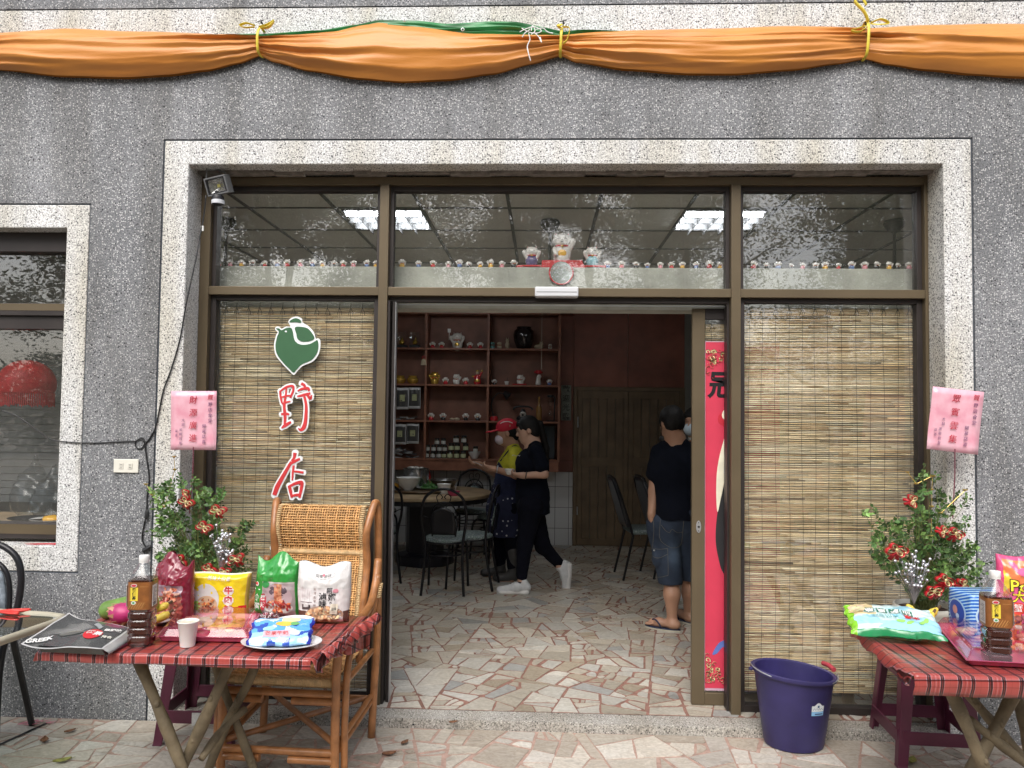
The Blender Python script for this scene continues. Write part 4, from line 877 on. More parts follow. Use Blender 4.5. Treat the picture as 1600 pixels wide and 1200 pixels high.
for s in (-1,1):
    mb = MB(); k = 84
    for i in range(k): p = back_pt(.5+s*.5, (i+.5)/k); mb.tube([(p.x-s*.010,p.y-.010,p.z),(p.x+s*.004,p.y-.016,p.z+.002),(p.x+s*.014,p.y-.004,p.z)], .0042, n=4)
    mb.build('side_wrap', m_wv2, ch, smooth='all')
    pole = [(s*(HW-.035),.16,.40)]+[tuple(back_pt(.5, v)+Vector((s*(HW-.030+.0*v),.0,0))) for v in (0,.2,.4,.6,.8)]
    pole += [(s*(HW-.014),.275,1.125),(s*(HW-.008),.305,1.148),(s*(HW-.004),.330,1.122)]+[(s*(HW-.000),.335,1.00),(s*(HW+.006),.325,.75),(s*(HW+.012),.31,.50),(s*(HW+.012),.27,.25),(s*(HW+.010),.24,.0)]
    MB().tube(catmull(pole, 6), .019, n=12).build('back_pole', m_ratt, ch, smooth='all')
    MB().tube(catmull([(s*(HW-.012),-.262,-.0),(s*(HW-.014),-.262,.25),(s*(HW-.012),-.262,.50),(s*(HW+.002),-.250,.600),(s*(HW+.016),-.20,.640),(s*(HW+.024),-.05,.655),(s*(HW+.026),.12,.68),(s*(HW+.022),.22,.76),(s*(HW+.020),.27,.87)], 6), .0195, n=12).build('arm_pole', m_ratt, ch, smooth='all')
    MB().tube(catmull([(s*(HW+.022),-.235,.045),(s*(HW+.020),-.235,.30),(s*(HW+.026),-.215,.52),(s*(HW+.030),-.10,.605),(s*(HW+.030),.10,.62),(s*(HW+.028),.20,.70),(s*(HW+.030),.235,.80)], 6), .0155, n=12).build('outer_arm_pole', m_ratt, ch, smooth='all')
    MB().tube([(s*(HW-.005),-.24,.14),(s*(HW+.0),.0,.155),(s*(HW+.002),.235,.17)], .013, n=10).build('side_stretcher', m_ratt, ch, smooth=True)
    MB().tube([(s*(HW-.005),-.24,.172),(s*(HW+.0),.0,.187),(s*(HW+.002),.235,.20)], .013, n=10).build('side_stretcher', m_ratt, ch, smooth=True)
    MB().tube([(s*(HW-.004),-.25,.405),(s*(HW+.0),.0,.41),(s*(HW+.002),.25,.42)], .014, n=10).build('side_rail', m_ratt, ch, smooth=True)
    mb = MB()
    for q in range(7): z = .70+.009*q; y = .205+.006*q; mb.tube([(s*(HW+.026)+.026*math.cos(a), y+.024*math.sin(a), z) for a in [2*PI*i/10 for i in range(10)]], .0045, n=4, closed=True)
    mb.build('binding', m_wv2, ch, smooth='all')
for z, x0, x1 in ((.385,-1,1),(.352,-1,-.28),(.352,.24,1),(.135,-1,1),(.100,-1,-.30),(.100,.20,1)):
    MB().tube([(x0*(HW-.02),-.262,z),(x1*(HW-.02) if abs(x1) == 1 else x1*HW,-.262,z)], .0165, n=12).build('front_rail', m_ratt, ch, smooth=True)
MB().tube([(-HW+.01,.245,.19),(HW-.01,.245,.19)], .013, n=10).build('rear_rail', m_ratt, ch, smooth=True)
MB().tube([(-HW+.02,-.24,.160),(HW-.02,.23,.195)], .014, n=10).build('cross_brace', m_ratt, ch, smooth=True)
MB().tube([(HW-.02,-.24,.165),(-HW+.02,.23,.215)], .014, n=10).build('cross_brace', m_ratt, ch, smooth=True)
# ================================================================== TABLES WITH PLAID CLOTHS
def plaid(name, rz=0.0, per=.105, base=(.37,.062,.052)):
    m, nt, b = newmat(name); tc = N(nt,'ShaderNodeTexCoord'); sp = N(nt,'ShaderNodeSeparateXYZ'); nt.links.new(tc.outputs['Object'], sp.inputs[0])
    def ax(o1, o2, off):
        a = N(nt,'ShaderNodeMath', operation='MULTIPLY_ADD'); a.inputs[1].default_value = 1/per; a.inputs[2].default_value = 10+off; nt.links.new(o1, a.inputs[0]); r = a.outputs[0]
        if o2 is not None:
            a2 = N(nt,'ShaderNodeMath', operation='MULTIPLY_ADD'); a2.inputs[1].default_value = 1/per; nt.links.new(o2, a2.inputs[0]); nt.links.new(r, a2.inputs[2]); r = a2.outputs[0]
        f = N(nt,'ShaderNodeMath', operation='FRACT'); nt.links.new(r, f.inputs[0]); return f.outputs[0]
    fx = ax(sp.outputs['X'], None, 0); fy = ax(sp.outputs['Y'], sp.outputs['Z'], .3)
    W = (1,1,1); K = (.10,.09,.11); Wh = (1.1,2.6,3.2); D = (.55,.5,.55)
    st = [(0,Wh),(.022,K),(.062,D),(.082,K),(.145,Wh),(.165,W),(.235,D),(.255,W),(.30,Wh),(.318,W),(.37,D),(.388,W),(.44,Wh),(.462,K),(.515,D),(.535,K),(.575,Wh),(.595,W),(.76,(.8,.78,.78)),(.775,W)]
    c1 = ramp(nt, fx, st, 'CONSTANT'); c2 = ramp(nt, fy, [(0,W),(.10,Wh),(.13,(.3,.26,.3)),(.20,W),(.42,(.8,.7,.7)),(.45,W),(.62,(.3,.26,.3)),(.69,Wh),(.71,W)], 'CONSTANT')
    n1 = N(nt,'ShaderNodeTexNoise'); n1.inputs['Scale'].default_value = 9; nt.links.new(tc.outputs['Object'], n1.inputs['Vector'])
    c = mixc(nt, 1.0, mixc(nt, 1.0, base, c1, 'MULTIPLY'), c2, 'MULTIPLY'); c = mixc(nt, .35, c, ramp(nt, n1.outputs[0], [(.3,(.8,.8,.8)),(.7,(1.1,1.1,1.1))]), 'MULTIPLY')
    nt.links.new(c, b.inputs['Base Color']); b.inputs['Roughness'].default_value = .28; b.inputs['Coat Weight'].default_value = .3; bump(nt, b, n1.outputs[0], .3, .01); return m
m_branch = plain('peeled_branch', (.135,.105,.062), .7, var=.35, sc=14, bmp=.6, bsc=40)
def branch(pts, r, par, seed):
    rnd = random.Random(seed); q = catmull([Vector(p)+Vector((rnd.uniform(-.006,.006),rnd.uniform(-.006,.006),0)) for p in pts], 5); mb = MB()
    mb.tube(q, [r*(1+.10*math.sin(i*.9+seed)+rnd.uniform(-.05,.05)) for i in range(len(q))], n=10)
    for _ in range(3): p = q[rnd.randrange(2,len(q)-2)]; mb.ell((p.x+rnd.uniform(-.6,.6)*r, p.y-r*.7, p.z), r*.45, r*.5, r*.6, 8, 6)
    return mb.build('leg', m_branch, par, smooth='all')
def table(name, quad, z, lab, clab, seed, front=.036, side='right'):
    """quad: front-left, front-right, back-right, back-left"""
    q = [Vector((a, b, 0)) for a, b in quad]; cen = sum(q, Vector())/4; t = empty(name, (cen.x,cen.y,0), lab, 'table'); q = [a-cen for a in q]
    P = lambda u, v: (q[0]*(1-u)+q[1]*u)*(1-v)+(q[3]*(1-u)+q[2]*u)*v
    mb = MB(); ins = .012; pts = [P(ins,ins*2),P(1-ins,ins*2),P(1-ins,1-ins),P(ins,1-ins)]
    mb.add([(a.x,a.y,zz) for zz in (z-.028,z-.003) for a in pts], [(3,2,1,0),(4,5,6,7),(0,1,5,4),(1,2,6,5),(2,3,7,6),(3,0,4,7)]); mb.build('tabletop', plain('plywood',(.22,.14,.07),.7), t)
    c = MB(); ang = math.atan2((q[1]-q[0]).y, (q[1]-q[0]).x)
    def cl(u, v):     # v<0 : hem in front
        if v >= 0: p = P(u, v); zz = z+.0015*noise.noise(Vector((p.x*14,p.y*14,seed)))+.001; 
        else:
            k = -v; p = P(u, 0); n_ = Vector((math.sin(ang),-math.cos(ang),0)); p = p+n_*(.006*math.sin(min(1,k*3)*PI/2)+.004*noise.noise(Vector((p.x*9,seed,k*3)))); zz = z-front*k*(1+.10*noise.noise(Vector((p.x*5,1,seed))))+.001; p = p-n_*(.03*max(0,k-.45) if front > .06 else 0)
        return (p.x,p.y,zz)
    vs = [-1,-.75,-.5,-.25,-.1,0]+[i/26 for i in range(1,27)]; us = [i/60 for i in range(61)]
    V = [cl(u, v) for v in vs for u in us]; c.add(V, [(j*61+i, j*61+i+1, (j+1)*61+i+1, (j+1)*61+i) for j in range(len(vs)-1) for i in range(60)])
    def edge(u0, sgn, drop, crumple):
        rows = 26; cols = 7; VV = []
        for j in range(rows+1):
            p = P(u0, j/rows)
            for i in range(cols):
                k = i/(cols-1); w_ = crumple*math.sin(j*2.4+seed)*k; VV.append((p.x+sgn*(.006*min(1,k*4)+w_+.012*k), p.y+crumple*.5*math.cos(j*1.9)*k, z+.001-drop*k*(1+.2*math.sin(j*.8))))
        c.add(VV, [(j*cols+i, j*cols+i+1, (j+1)*cols+i+1, (j+1)*cols+i) for j in range(rows) for i in range(cols-1)])
    edge(1.0, 1, .05, .010); edge(0.0, -1, .04, .003)
    o = c.build('tablecloth', plaid(name+'_plaid'), None, smooth='all', solid=.0012, loc=(cen.x,cen.y,0)); tag(o, clab, 'tablecloth', 'plaid cloths on the tables'); return t, cen, o
t1, c1_, cl1 = table('folding_table', ((-1.875,-1.14),(-.835,-1.165),(-.762,-.545),(-1.92,-.53)), .70, 'low table on crossed branch legs on the left, laden with snacks', 'red tartan plastic cloth on the left table', 3)
L = lambda x, y, z, c=c1_: (x-c.x, y-c.y, z)
branch([L(-1.585,-1.0,.675),L(-1.49,-1.0,.47),L(-1.385,-1.0,.24),L(-1.29,-1.0,.0)], .0215, t1, 1)
branch([L(-1.20,-.96,.675),L(-1.285,-.965,.44),L(-1.385,-.965,.24),L(-1.49,-.96,.0)], .0225, t1, 2)
branch([L(-1.46,-.66,.675),L(-1.38,-.66,.45),L(-1.30,-.66,.26),L(-1.19,-.66,.0)], .0175, t1, 3)
branch([L(-1.15,-.70,.675),L(-1.235,-.70,.46),L(-1.33,-.70,.26),L(-1.44,-.70,.0)], .019, t1, 4)
branch([L(-1.33,-.95,.235),L(-1.30,-.84,.30),L(-1.25,-.72,.345)], .0155, t1, 5)
# loose flap of see-through plastic hanging off the back right corner
mb = MB(); 
def flap(u, v): a = at(520+60*u, 978-6*u, Y=-.60); b_ = at(532+46*u, 1018+4*math.sin(5*u), Y=-.60); p = a*(1-v)+b_*v; return (p.x-c1_.x, p.y-c1_.y-.02*math.sin(7*u)*v, p.z)
mb.grid(flap, 14, 8); o = mb.build('cloth_flap', cl1.data.materials[0], cl1, smooth='all', solid=.001)
mb = MB()
def crum(u, v):
    a = at(494+86*u, 1025-62*u, Z=.705); n_ = Vector((.75,-.35,0)).normalized(); k = v; return (a.x-c1_.x+n_.x*.05*k+.006*math.sin(u*46)*k, a.y-c1_.y+n_.y*.02*k+.008*math.cos(u*39)*k, .703+.010*math.sin(u*52)*k+.022*math.sin(PI*k)-.012*k)
mb.grid(crum, 60, 7); mb.build('crumpled_edge', cl1.data.materials[0], cl1, smooth='all', solid=.001)
t2, c2_, cl2 = table('low_table', ((1.325,-1.165),(2.42,-1.19),(2.44,-.50),(1.378,-.50)), .70, 'low table on crossed branch legs at the right edge, set with tea and snacks', 'red tartan plastic cloth on the right table', 5, front=.075)
L2 = lambda px, py, Y: tuple(Vector(at(px,py,Y=Y))-Vector((c2_.x,c2_.y,0)))
def seg(a, b, r, s, Y): A = Vector(L2(*a, Y)); B = Vector(L2(*b, Y)); A.z = min(A.z, .675); branch([A, A*.66+B*.34, A*.33+B*.67, B], r, t2, s)
seg((1480,1068),(1580,1290),.024,6,-.98); seg((1592,1068),(1470,1290),.024,7,-.90); seg((1500,1068),(1640,1230),.020,8,-.80); seg((1515,1125),(1660,1235),.018,9,-.92); seg((1585,1068),(1612,1200),.019,10,-.74)
# purple plastic stools
m_pl = plain('maroon_plastic', (.095,.014,.038), .38, var=.2, sc=5)
def stool(x, y, rz, lab):
    t = empty('plastic_stool', (x,y,0), lab, 'stool', 'maroon plastic stools under the plants', rz); H = .46; a1, a0 = .150, .195
    mb = MB(); mb.box(-.165,.165,-.165,.165,H-.03,H); mb.build('seat', m_pl, t, bevel=.012, seg=3)
    for sx, sy in ((-1,-1),(1,-1),(1,1),(-1,1)):
        mb = MB(); w0, w1 = .052, .042
        def sec(a, z, w): return [(sx*a,sy*a,z),(sx*(a-w),sy*a,z),(sx*(a-w),sy*(a-.008),z),(sx*(a-.008),sy*(a-.008),z),(sx*(a-.008),sy*(a-w),z),(sx*a,sy*(a-w),z)]
        V = sec(a0,0,.045)+sec(a0-.004,.012,.045)+sec(a1+.004,H-.03,.060); fs = [tuple(range(5,-1,-1)), tuple(range(12,18))]
        for k in (0,6): fs += [(k+i, k+(i+1)%6, k+6+(i+1)%6, k+6+i) for i in range(6)]
        mb.add(V, fs); mb.build('leg', m_pl, t, bevel=.004)
    for k in range(4):
        c_, s_ = math.cos(k*PI/2), math.sin(k*PI/2); mb = MB(); z0, z1 = .105, .165; a = a0-(a0-a1)*.3
        mb.box(-a+.02,a-.02,-a-.001,-a+.008,z0,z1); mb.xf(Matrix.Rotation(k*PI/2,4,'Z')); mb.build('stretcher', m_pl, t, bevel=.002)
        mb = MB(); mb.prism([(-a1-.004,H-.03),(a1+.004,H-.03),(a1-.04,H-.075),(-a1+.04,H-.075)], -a1-.006,-a1+.003); mb.xf(Matrix.Rotation(k*PI/2,4,'Z')); mb.build('apron', m_pl, t, bevel=.002)
    return t
s1 = stool(-1.66,-.11,0.02,'maroon plastic stool holding the left plant behind the table')
m2 = MB(); m2.box(-.008,.052,-.1865,-.184,.098,.158); stk = m2.build('sticker', plain('paper_sticker',(.62,.63,.62),.6,var=.1,sc=90), s1)
s2 = stool(1.855,-.13,-.06,'maroon plastic stool holding the right plant')
# ================================================================== PLANTS
m_lv = plain('plant_leaf', (.075,.155,.045), .42, var=.3, sc=25, vcol=True); m_stem = plain('plant_stem', (.16,.19,.06), .6); m_wd = plain('cane_stem', (.30,.24,.15), .7)
m_bow = plain('bow_red', (.50,.012,.02), .32, var=.15, sc=50, coat=.3); m_bg = plain('bow_gold', (.78,.66,.36), .28, .5); m_sil = plain('silver_bead', (.62,.63,.66), .22, .7)
def plant(x, y, pixels, Yp, seed, lab, bows, berries, golds, potc, rimz):
    rnd = random.Random(seed); t = empty('potted_plant', (x,y,.46), lab, 'potted plant', 'decorated potted plants by the door'); o3 = Vector((x,y,.46))
    h = rimz-.46; mb = MB(); mb.lathe([(.0,.002),(.085,.0),(.095,.01),(.118,h-.04),(.122,h-.035),(.126,h-.03),(.136,h-.012),(.134,h),(.126,h+.002),(.118,h-.02),(.0,h-.022)], n=40, cap=(False,False)); mb.build('pot', potc, t, smooth=True)
    mb = MB(); mb.lathe([(0,h-.018),(.119,h-.019)], n=20, cap=(False,False)); mb.build('soil', plain('soil',(.07,.04,.03),.95,bmp=.6), t)
    W = lambda px, py, dy=0.0: Vector(at(px,py,Y=Yp+dy))-o3
    tips = []
    for (px, py, rx, ry, n) in pixels:
        for _ in range(int(n*.54)):
            a = rnd.uniform(0,2*PI); r = rnd.random()**.42; tips.append(W(px+rx*r*math.cos(a), py+ry*r*math.sin(a), rnd.uniform(-.10,.10)))
    st = MB(); lf = MB()
    for i, tp in enumerate(tips):
        b0 = Vector((rnd.uniform(-.05,.05), rnd.uniform(-.04,.04), h-.02)); md = b0*.4+tp*.6+Vector((rnd.uniform(-.03,.03),rnd.uniform(-.03,.03),.02))
        if i % 3 == 0: st.tube(catmull([b0, md, tp], 4), [.0024-.0015*j/8 for j in range(9)], n=4)
        d = (tp-md).normalized() if i % 2 else Vector((rnd.gauss(0,1),rnd.gauss(0,.6),rnd.gauss(0,.6))).normalized()
        bright = rnd.choice((.45,.7,.85,1.0,1.3,1.9))*(.8+.4*rnd.random()); k = rnd.choice((5,7,9)); ln = rnd.uniform(.03,.075); e1 = tp-d*ln*.5
        st.tube([e1, tp+d*ln*.5], .0008, n=3); side = d.cross(Vector((rnd.gauss(0,.5),-1,rnd.gauss(0,.5)))).normalized()
        for q in range(k):
            f = q/(k-1); p = e1+d*ln*f; sd = side*(1 if q % 2 else -1); ax_ = (sd*(.8 if q < k-1 else 0)+d*.7+Vector((0,0,rnd.uniform(-.45,.15)))).normalized(); s = rnd.uniform(.008,.0145)*(1.2-.3*f)
            nb = ax_.cross(Vector((rnd.gauss(0,.6),-1,rnd.gauss(0,.6)))).normalized()*s*.62; br = bright*rnd.uniform(.8,1.2)
            c0 = p; c1 = p+ax_*s*.9; c2 = p+ax_*s*2; up = Vector((0,-.25,.35))*s*.3
            lf.add([c0, c1+nb+up, c2, c1-nb+up, c1-up*.3], [(0,4,1),(4,2,1),(0,3,4),(4,3,2)], col=(br*(1.15 if bright > 1.2 else .95), br, br*.85))
    st.build('stems', m_stem, t); lf.build('foliage', m_lv, t)
    for k in range(2): MB().tube(catmull([Vector((-.02+.05*k,0,h-.02)), Vector((-.015+.05*k,.01,h+.14)), Vector((-.01+.045*k,-.01,h+.30))], 4), [.008-.0004*i for i in range(9)], n=7).build('cane', m_wd, t, smooth='all')
    for (px, py, s, rot) in bows:
        s *= .95
        c = W(px,py,-.13); mb = MB()
        def loop(a0, ln, w_, lay):
            pts = [Vector((ln*(1-math.cos(2*PI*i/8))*.5, -w_*.5*math.sin(PI*i/8), w_*.55*math.sin(2*PI*i/8))) for i in range(9)]; Rm = Matrix.Rotation(a0, 3, 'Y')
            V = []; 
            for p in pts: wv = Vector((0,w_*.55,0)); V += [c+Rm@(p-wv+Vector((0,lay,0))), c+Rm@(p+wv+Vector((0,lay,0)))]
            return V, [(2*i,2*i+2,2*i+3,2*i+1) for i in range(8)]
        for q, a0 in enumerate((rot, rot+PI*.92, rot+.75, rot+PI+.7)):
            V, F = loop(a0, s*(1 if q < 2 else .75), s*.62, -.002*q); mb.add(V, F, mi=0)
            V, F = loop(a0+.12, s*(.82 if q < 2 else .6), s*.34, -.012-.002*q); mb.add(V, F, mi=1)
        for a0 in (rot+PI*.42, rot+PI*.62):
            Rm = Matrix.Rotation(a0, 3, 'Y'); V = []
            for i in range(5): f = i/4; V += [c+Rm@Vector((s*1.05*f, -.01*math.sin(4*f), -s*.12-s*.08*f)), c+Rm@Vector((s*1.05*f, -.012*math.sin(4*f)-.004, s*.12+s*.08*f))]
            mb.add(V, [(2*i,2*i+2,2*i+3,2*i+1) for i in range(4)], mi=0)
        mb.ell(tuple(c+Vector((0,-.02,0))), s*.16, s*.16, s*.16, 8, 6, mi=1)
        mb.build('ribbon_bow', [m_bow, m_bg], t, smooth='all', solid=.001)
    for (px, py, n, rx, ry, sx_, sy_) in berries:
        mb = MB(); base = W(sx_, sy_, -.12)
        for i in range(n):
            a = rnd.uniform(0,2*PI); r = math.sqrt(rnd.random()); p = W(px+rx*r*math.cos(a), py+ry*r*math.sin(a), rnd.uniform(-.17,-.10)); mb.ell(tuple(p), .0078, .0078, .0078, 8, 6); mb.tube(catmull([base, base*.5+p*.5+Vector((0,0,.01)), p], 3), .0009, n=3)
        mb.build('silver_berry_spray', m_sil, t, smooth='all')
    if golds:
        for (px, py, s) in golds:
            mb = MB(); c = W(px,py,-.02); mb.lathe([(.002,-.004),(s*.8,0),(s,s*.35),(s*.7,s*.2),(0,.001)], tuple(c), 10); mb.build('gold_cup', M['gold'], t, smooth=True)
        mb = MB()
        for (px, py, s), (qx, qy, s2_) in zip(golds, golds[1:]):
            if abs(px-qx)+abs(py-qy) < 75: mb.tube([W(px,py,-.02), W(qx,qy,-.02)], .0016, n=4)
        if mb.v: mb.build('gold_wire', M['gold'], t)
    return t
plant(-1.66,-.13,[(290,770,34,22,60),(262,800,24,26,50),(300,830,42,34,110),(340,850,40,30,80),(290,872,40,22,70),(368,880,22,34,26),(250,830,14,12,14),(330,790,26,26,44),(384,826,14,10,12),(247,775,10,10,10),(340,880,40,18,50)], -.22, 1,
      'leafy potted plant with red and gold bows and silver beads left of the doorway', [(294,783,.042,.3),(293,772,.030,1.2),(343,796,.044,0.0),(322,822,.044,.2),(370,872,.044,-.5),(330,888,.040,.5),(352,892,.036,-.2),(285,875,.040,.9)],
      [(352,855,42,12,28,345,895),(343,838,10,22,18,345,895)], [(228,757,.012),(238,773,.014),(257,792,.014),(273,734,.012),(272,714,.012)], M['cream'], .665)
plant(1.86,-.13,[(1450,790,26,30,50),(1440,830,44,30,80),(1480,860,44,34,110),(1395,830,34,16,36),(1372,842,14,8,10),(1400,870,30,22,36),(1500,890,40,30,80),(1465,915,50,24,90),(1375,865,12,10,8),(1528,895,10,8,6),(1500,800,22,24,20),(1360,802,10,6,6),(1450,750,12,14,14),(1420,895,30,20,26)], -.22, 2,
      'leafy potted plant with red and gold bows and silver beads right of the doorway', [(1424,782,.036,1.3),(1398,858,.054,.05),(1490,832,.044,.2),(1474,905,.046,.3),(1456,922,.046,-.3),(1503,912,.036,.9),(1472,830,.030,1.8)],
      [(1432,893,44,20,28,1428,945),(1420,880,14,40,20,1428,945)], [(1418,738,.011),(1432,756,.013),(1457,744,.014),(1456,765,.010),(1456,792,.013),(1455,838,.013),(1508,766,.013),(1470,802,.012)], M['cream'], .705)
# ================================================================== THINGS ON THE LEFT TABLE
TZ = .7035
m_tea = plain('barley_tea', (.060,.012,.006), .12, var=.2, sc=12, coat=.6); m_clear = glassmat('clear_plastic', (.93,.95,.95), .04, 1.3); m_lab = plain('label_brown', (.23,.085,.022), .35, vcol=False, var=.25, sc=30)
def bottle(x, y, rz, lab):
    t = empty('tea_bottle', (x,y,TZ), lab, 'bottle', 'barley tea bottles on the tables', rz); hw = .0465
    def ring(r, z, e=4.0, n=40): return [(r*math.copysign(abs(math.cos(a))**(2/e), math.cos(a)), r*math.copysign(abs(math.sin(a))**(2/e), math.sin(a)), z) for a in [2*PI*i/n for i in range(n)]]
    def loft(mb, secs, n=40, cap=True):
        b = []; fs = []
        for r, z, e in secs: b += ring(r, z, e, n)
        for i in range(len(secs)-1): fs += [(i*n+j, i*n+(j+1)%n, (i+1)*n+(j+1)%n, (i+1)*n+j) for j in range(n)]
        if cap: fs += [tuple(range(n-1,-1,-1)), tuple(range((len(secs)-1)*n, len(secs)*n))]
        mb.add(b, fs)
    secs = [(.038,.0,3),(.044,.006,3.6)]
    for k in range(4): z = .018+.030*k; secs += [(hw-.001,z,4.2),(hw-.001,z+.018,4.2),(hw-.0045,z+.022,4),(hw-.0045,z+.026,4)]
    secs += [(hw,.142,4.2),(hw,.252,4.2),(.043,.264,3.6),(.030,.290,2.6),(.0175,.310,2.1),(.0145,.318,2)]
    mb = MB(); loft(mb, [(r-.0012,z+.001,e) for r, z, e in secs if z < .262]); mb.build('tea', m_tea, t, smooth=True)
    mb = MB(); loft(mb, secs); mb.build('bottle_shell', m_clear, t, smooth=True)
    mb = MB(); mb.lathe([(.0155,.312),(.0175,.313),(.0175,.318),(.0185,.320),(.0185,.338),(.0175,.3405),(0,.341)], n=28, cap=(True,False)); mb.build('cap', M['white'], t, smooth=True)
    mb = MB(); loft(mb, [(hw+.0008,.142,4.2),(hw+.0008,.246,4.2)], cap=False); lb = mb.build('label', m_lab, t, smooth=True)
    y0 = -hw-.0019; rec = MB(); C_ = lambda c: dict(col=c)
    rec.box(-.030,-.001,y0,y0+.0008,.176,.226,**C_((.78,.60,.05))); rec.box(-.0285,-.0275,y0-.0003,y0,.178,.224,**C_((.2,.12,.05)))
    pr = lambda cx, cz, rx, rz, y, col: rec.prism([(cx+rx*math.cos(a), cz+rz*math.sin(a)) for a in [2*PI*i/18 for i in range(18)]], y, y+.0008, **C_(col))
    pr(-.0165,.234,.0115,.0062,y0-.0002,(.75,.72,.68)); pr(-.0165,.234,.0092,.0045,y0-.0008,(.55,.04,.07)); pr(-.0165,.169,.0088,.0066,y0-.0002,(.7,.74,.68)); pr(-.0165,.169,.005,.004,y0-.0007,(.08,.3,.12))
    for i in range(8): rec.prism([(-.036+.009*i,.146),(-.0335+.009*i,.146),(-.020+.009*i,.170),(-.0225+.009*i,.170)] if i < 6 else [(.016,.15),(.018,.15),(.03,.165),(.028,.165)], y0+.0004, y0+.0010, **C_((.50,.26,.08)))
    rec.prism([(.006,.228),(.036,.228),(.036,.230),(.006,.230)], y0+.0002, y0+.0009, **C_((.42,.2,.06)))
    x0 = hw+.0011     # nutrition panel on the right flank
    rec.box(x0,x0+.0008,-.034,.012,.152,.232,**C_((.60,.58,.55)))
    for i in range(11): rec.box(x0+.0007,x0+.0012,-.030,.006-.010*(i%3),.172+.005*i,.1735+.005*i,**C_((.2,.19,.18)))
    for i in range(9): rec.box(x0+.0007,x0+.0012,-.030+.0035*i,-.0285+.0035*i,.155,.168,**C_((.06,.06,.06)))
    rec.box(-x0-.0008,-x0,-.034,.012,.152,.232,**C_((.60,.58,.55)))
    for i in range(11): rec.box(-x0-.0012,-x0-.0007,-.030,.006-.010*(i%3),.160+.0058*i,.1618+.0058*i,**C_((.2,.19,.18)))
    rec.build('label_print', M['vcm'], lb)
    for i, c in enumerate('麥仔茶'): textmesh(c, .0150, 'label_character', M['black'], lb, ext=.0002, off=.0004, M4=facing(-.0150,y0-.0006,.217-.0155*i))
    return t
a = at(221,1008,Z=.70); bottle(a.x, a.y, math.radians(7), 'large bottle of brown barley tea with white cap on the left table')
# ---- printed film bags
class Pack:
    def __init__(s, w, h, d, top=.25, wr=.0035, seed=1, taper=0.0, crimp=True, bot=.12, wav=.01):
        s.w, s.h, s.d, s.top, s.wr, s.seed, s.taper, s.bot, s.wav = w, h, d, top, wr, seed, taper, bot, wav
    def half(s, z): v = z/s.h; return s.w/2*(1-s.taper*v+.03*math.sin(v*5+s.seed))
    def y(s, x, z, off=0, front=True):
        v = max(0, min(1, z/s.h)); u = max(-1, min(1, x/s.half(z))); e = max(0, 1-abs(u)**3.2)**.5
        pv = min(1, v/s.bot)**.45 if v < s.bot else 1.0
        if v > 1-s.top: pv *= max(0, 1-((v-(1-s.top))/s.top)**1.4)**.9
        k = s.d/2*e*pv; n_ = noise.noise(Vector((x*38,z*38,s.seed)))+.6*noise.noise(Vector((x*85,z*60,s.seed+3)))
        k += s.wr*n_*(.35+e)
        k += s.wr*1.2*abs(noise.noise(Vector((x*30,z*14,s.seed+8))))*(1 if v > .6 else .3)
        return (-(k+off)) if front else (k*.9+off)
    def edge(s, u, z): return z+s.wav*math.sin(u*4+s.seed)*max(0, z/s.h-.6)/.4
    def film(s, mat, par, colfn, nu=46, nv=46):
        mb = MB()
        for fr in (True, False):
            def P(i, j): u = -1+2*i/(nu-1); z = s.h*j/(nv-1); x = u*s.half(z); return (x, s.y(x, z, 0, fr) if abs(u) < .999 else 0.0, s.edge(u, z))
            for j in range(nv-1):
                for i in range(nu-1):
                    x = (-1+2*(i+.5)/(nu-1)); z = (j+.5)/(nv-1); q = [P(i,j),P(i+1,j),P(i+1,j+1),P(i,j+1)]; mb.add(q, [(0,1,2,3) if fr else (3,2,1,0)], col=colfn(x, z, fr))
        me_ = mb.build('film', mat, par, smooth='all'); bm = bmesh.new(); bm.from_mesh(me_.data); bmesh.ops.remove_doubles(bm, verts=bm.verts, dist=.0003); bm.to_mesh(me_.data); bm.free(); return me_
    def decal(s, mb, cx, cz, rx, rz, col, off=.0012, rect=False, n=9, rot=0, jag=0, rnd=None):
        k = 20 if not rect else 4; V = []; F = []; rings = 4
        c, sn = math.cos(rot), math.sin(rot)
        def P(x, z): X, Z = cx+x*c-z*sn, cz+x*sn+z*c; return (X, s.y(X, Z, off), s.edge(X/s.half(Z), Z))
        if rect:
            m = n; g = [P(-rx+2*rx*i/m, -rz+2*rz*j/m) for j in range(m+1) for i in range(m+1)]; mb.add(g, [(j*(m+1)+i, j*(m+1)+i+1, (j+1)*(m+1)+i+1, (j+1)*(m+1)+i) for j in range(m) for i in range(m)], col=col); return
        V = [P(0,0)]
        for q in range(1, rings+1):
            for j in range(k): a = 2*PI*j/k; jj = 1+(jag*math.sin(j*2.7+cx*90) if q == rings else 0); V.append(P(rx*q/rings*math.cos(a)*jj, rz*q/rings*math.sin(a)*jj))
        F = [(0,1+j,1+(j+1)%k) for j in range(k)]
        for q in range(rings-1): F += [(1+q*k+j, 1+(q+1)*k+j, 1+(q+1)*k+(j+1)%k, 1+q*k+(j+1)%k) for j in range(k)]
        mb.add(V, F, col=col)
    def text(s, ch, cx, cz, size, mat, par, off=.0022, bold=0, sx=1.0, roll=0, name='lettering', rev=False):
        o = textmesh(ch, size, name, mat, par, ext=0, off=bold, sx=sx)
        c, sn = math.cos(roll), math.sin(roll)
        for v in o.data.vertices:
            x, z = v.co.x, v.co.y; X, Z = cx+x*c-z*sn, cz+x*sn+z*c; v.co = (X, s.y(X, Z, off), s.edge(X/s.half(Z), Z))
        return o
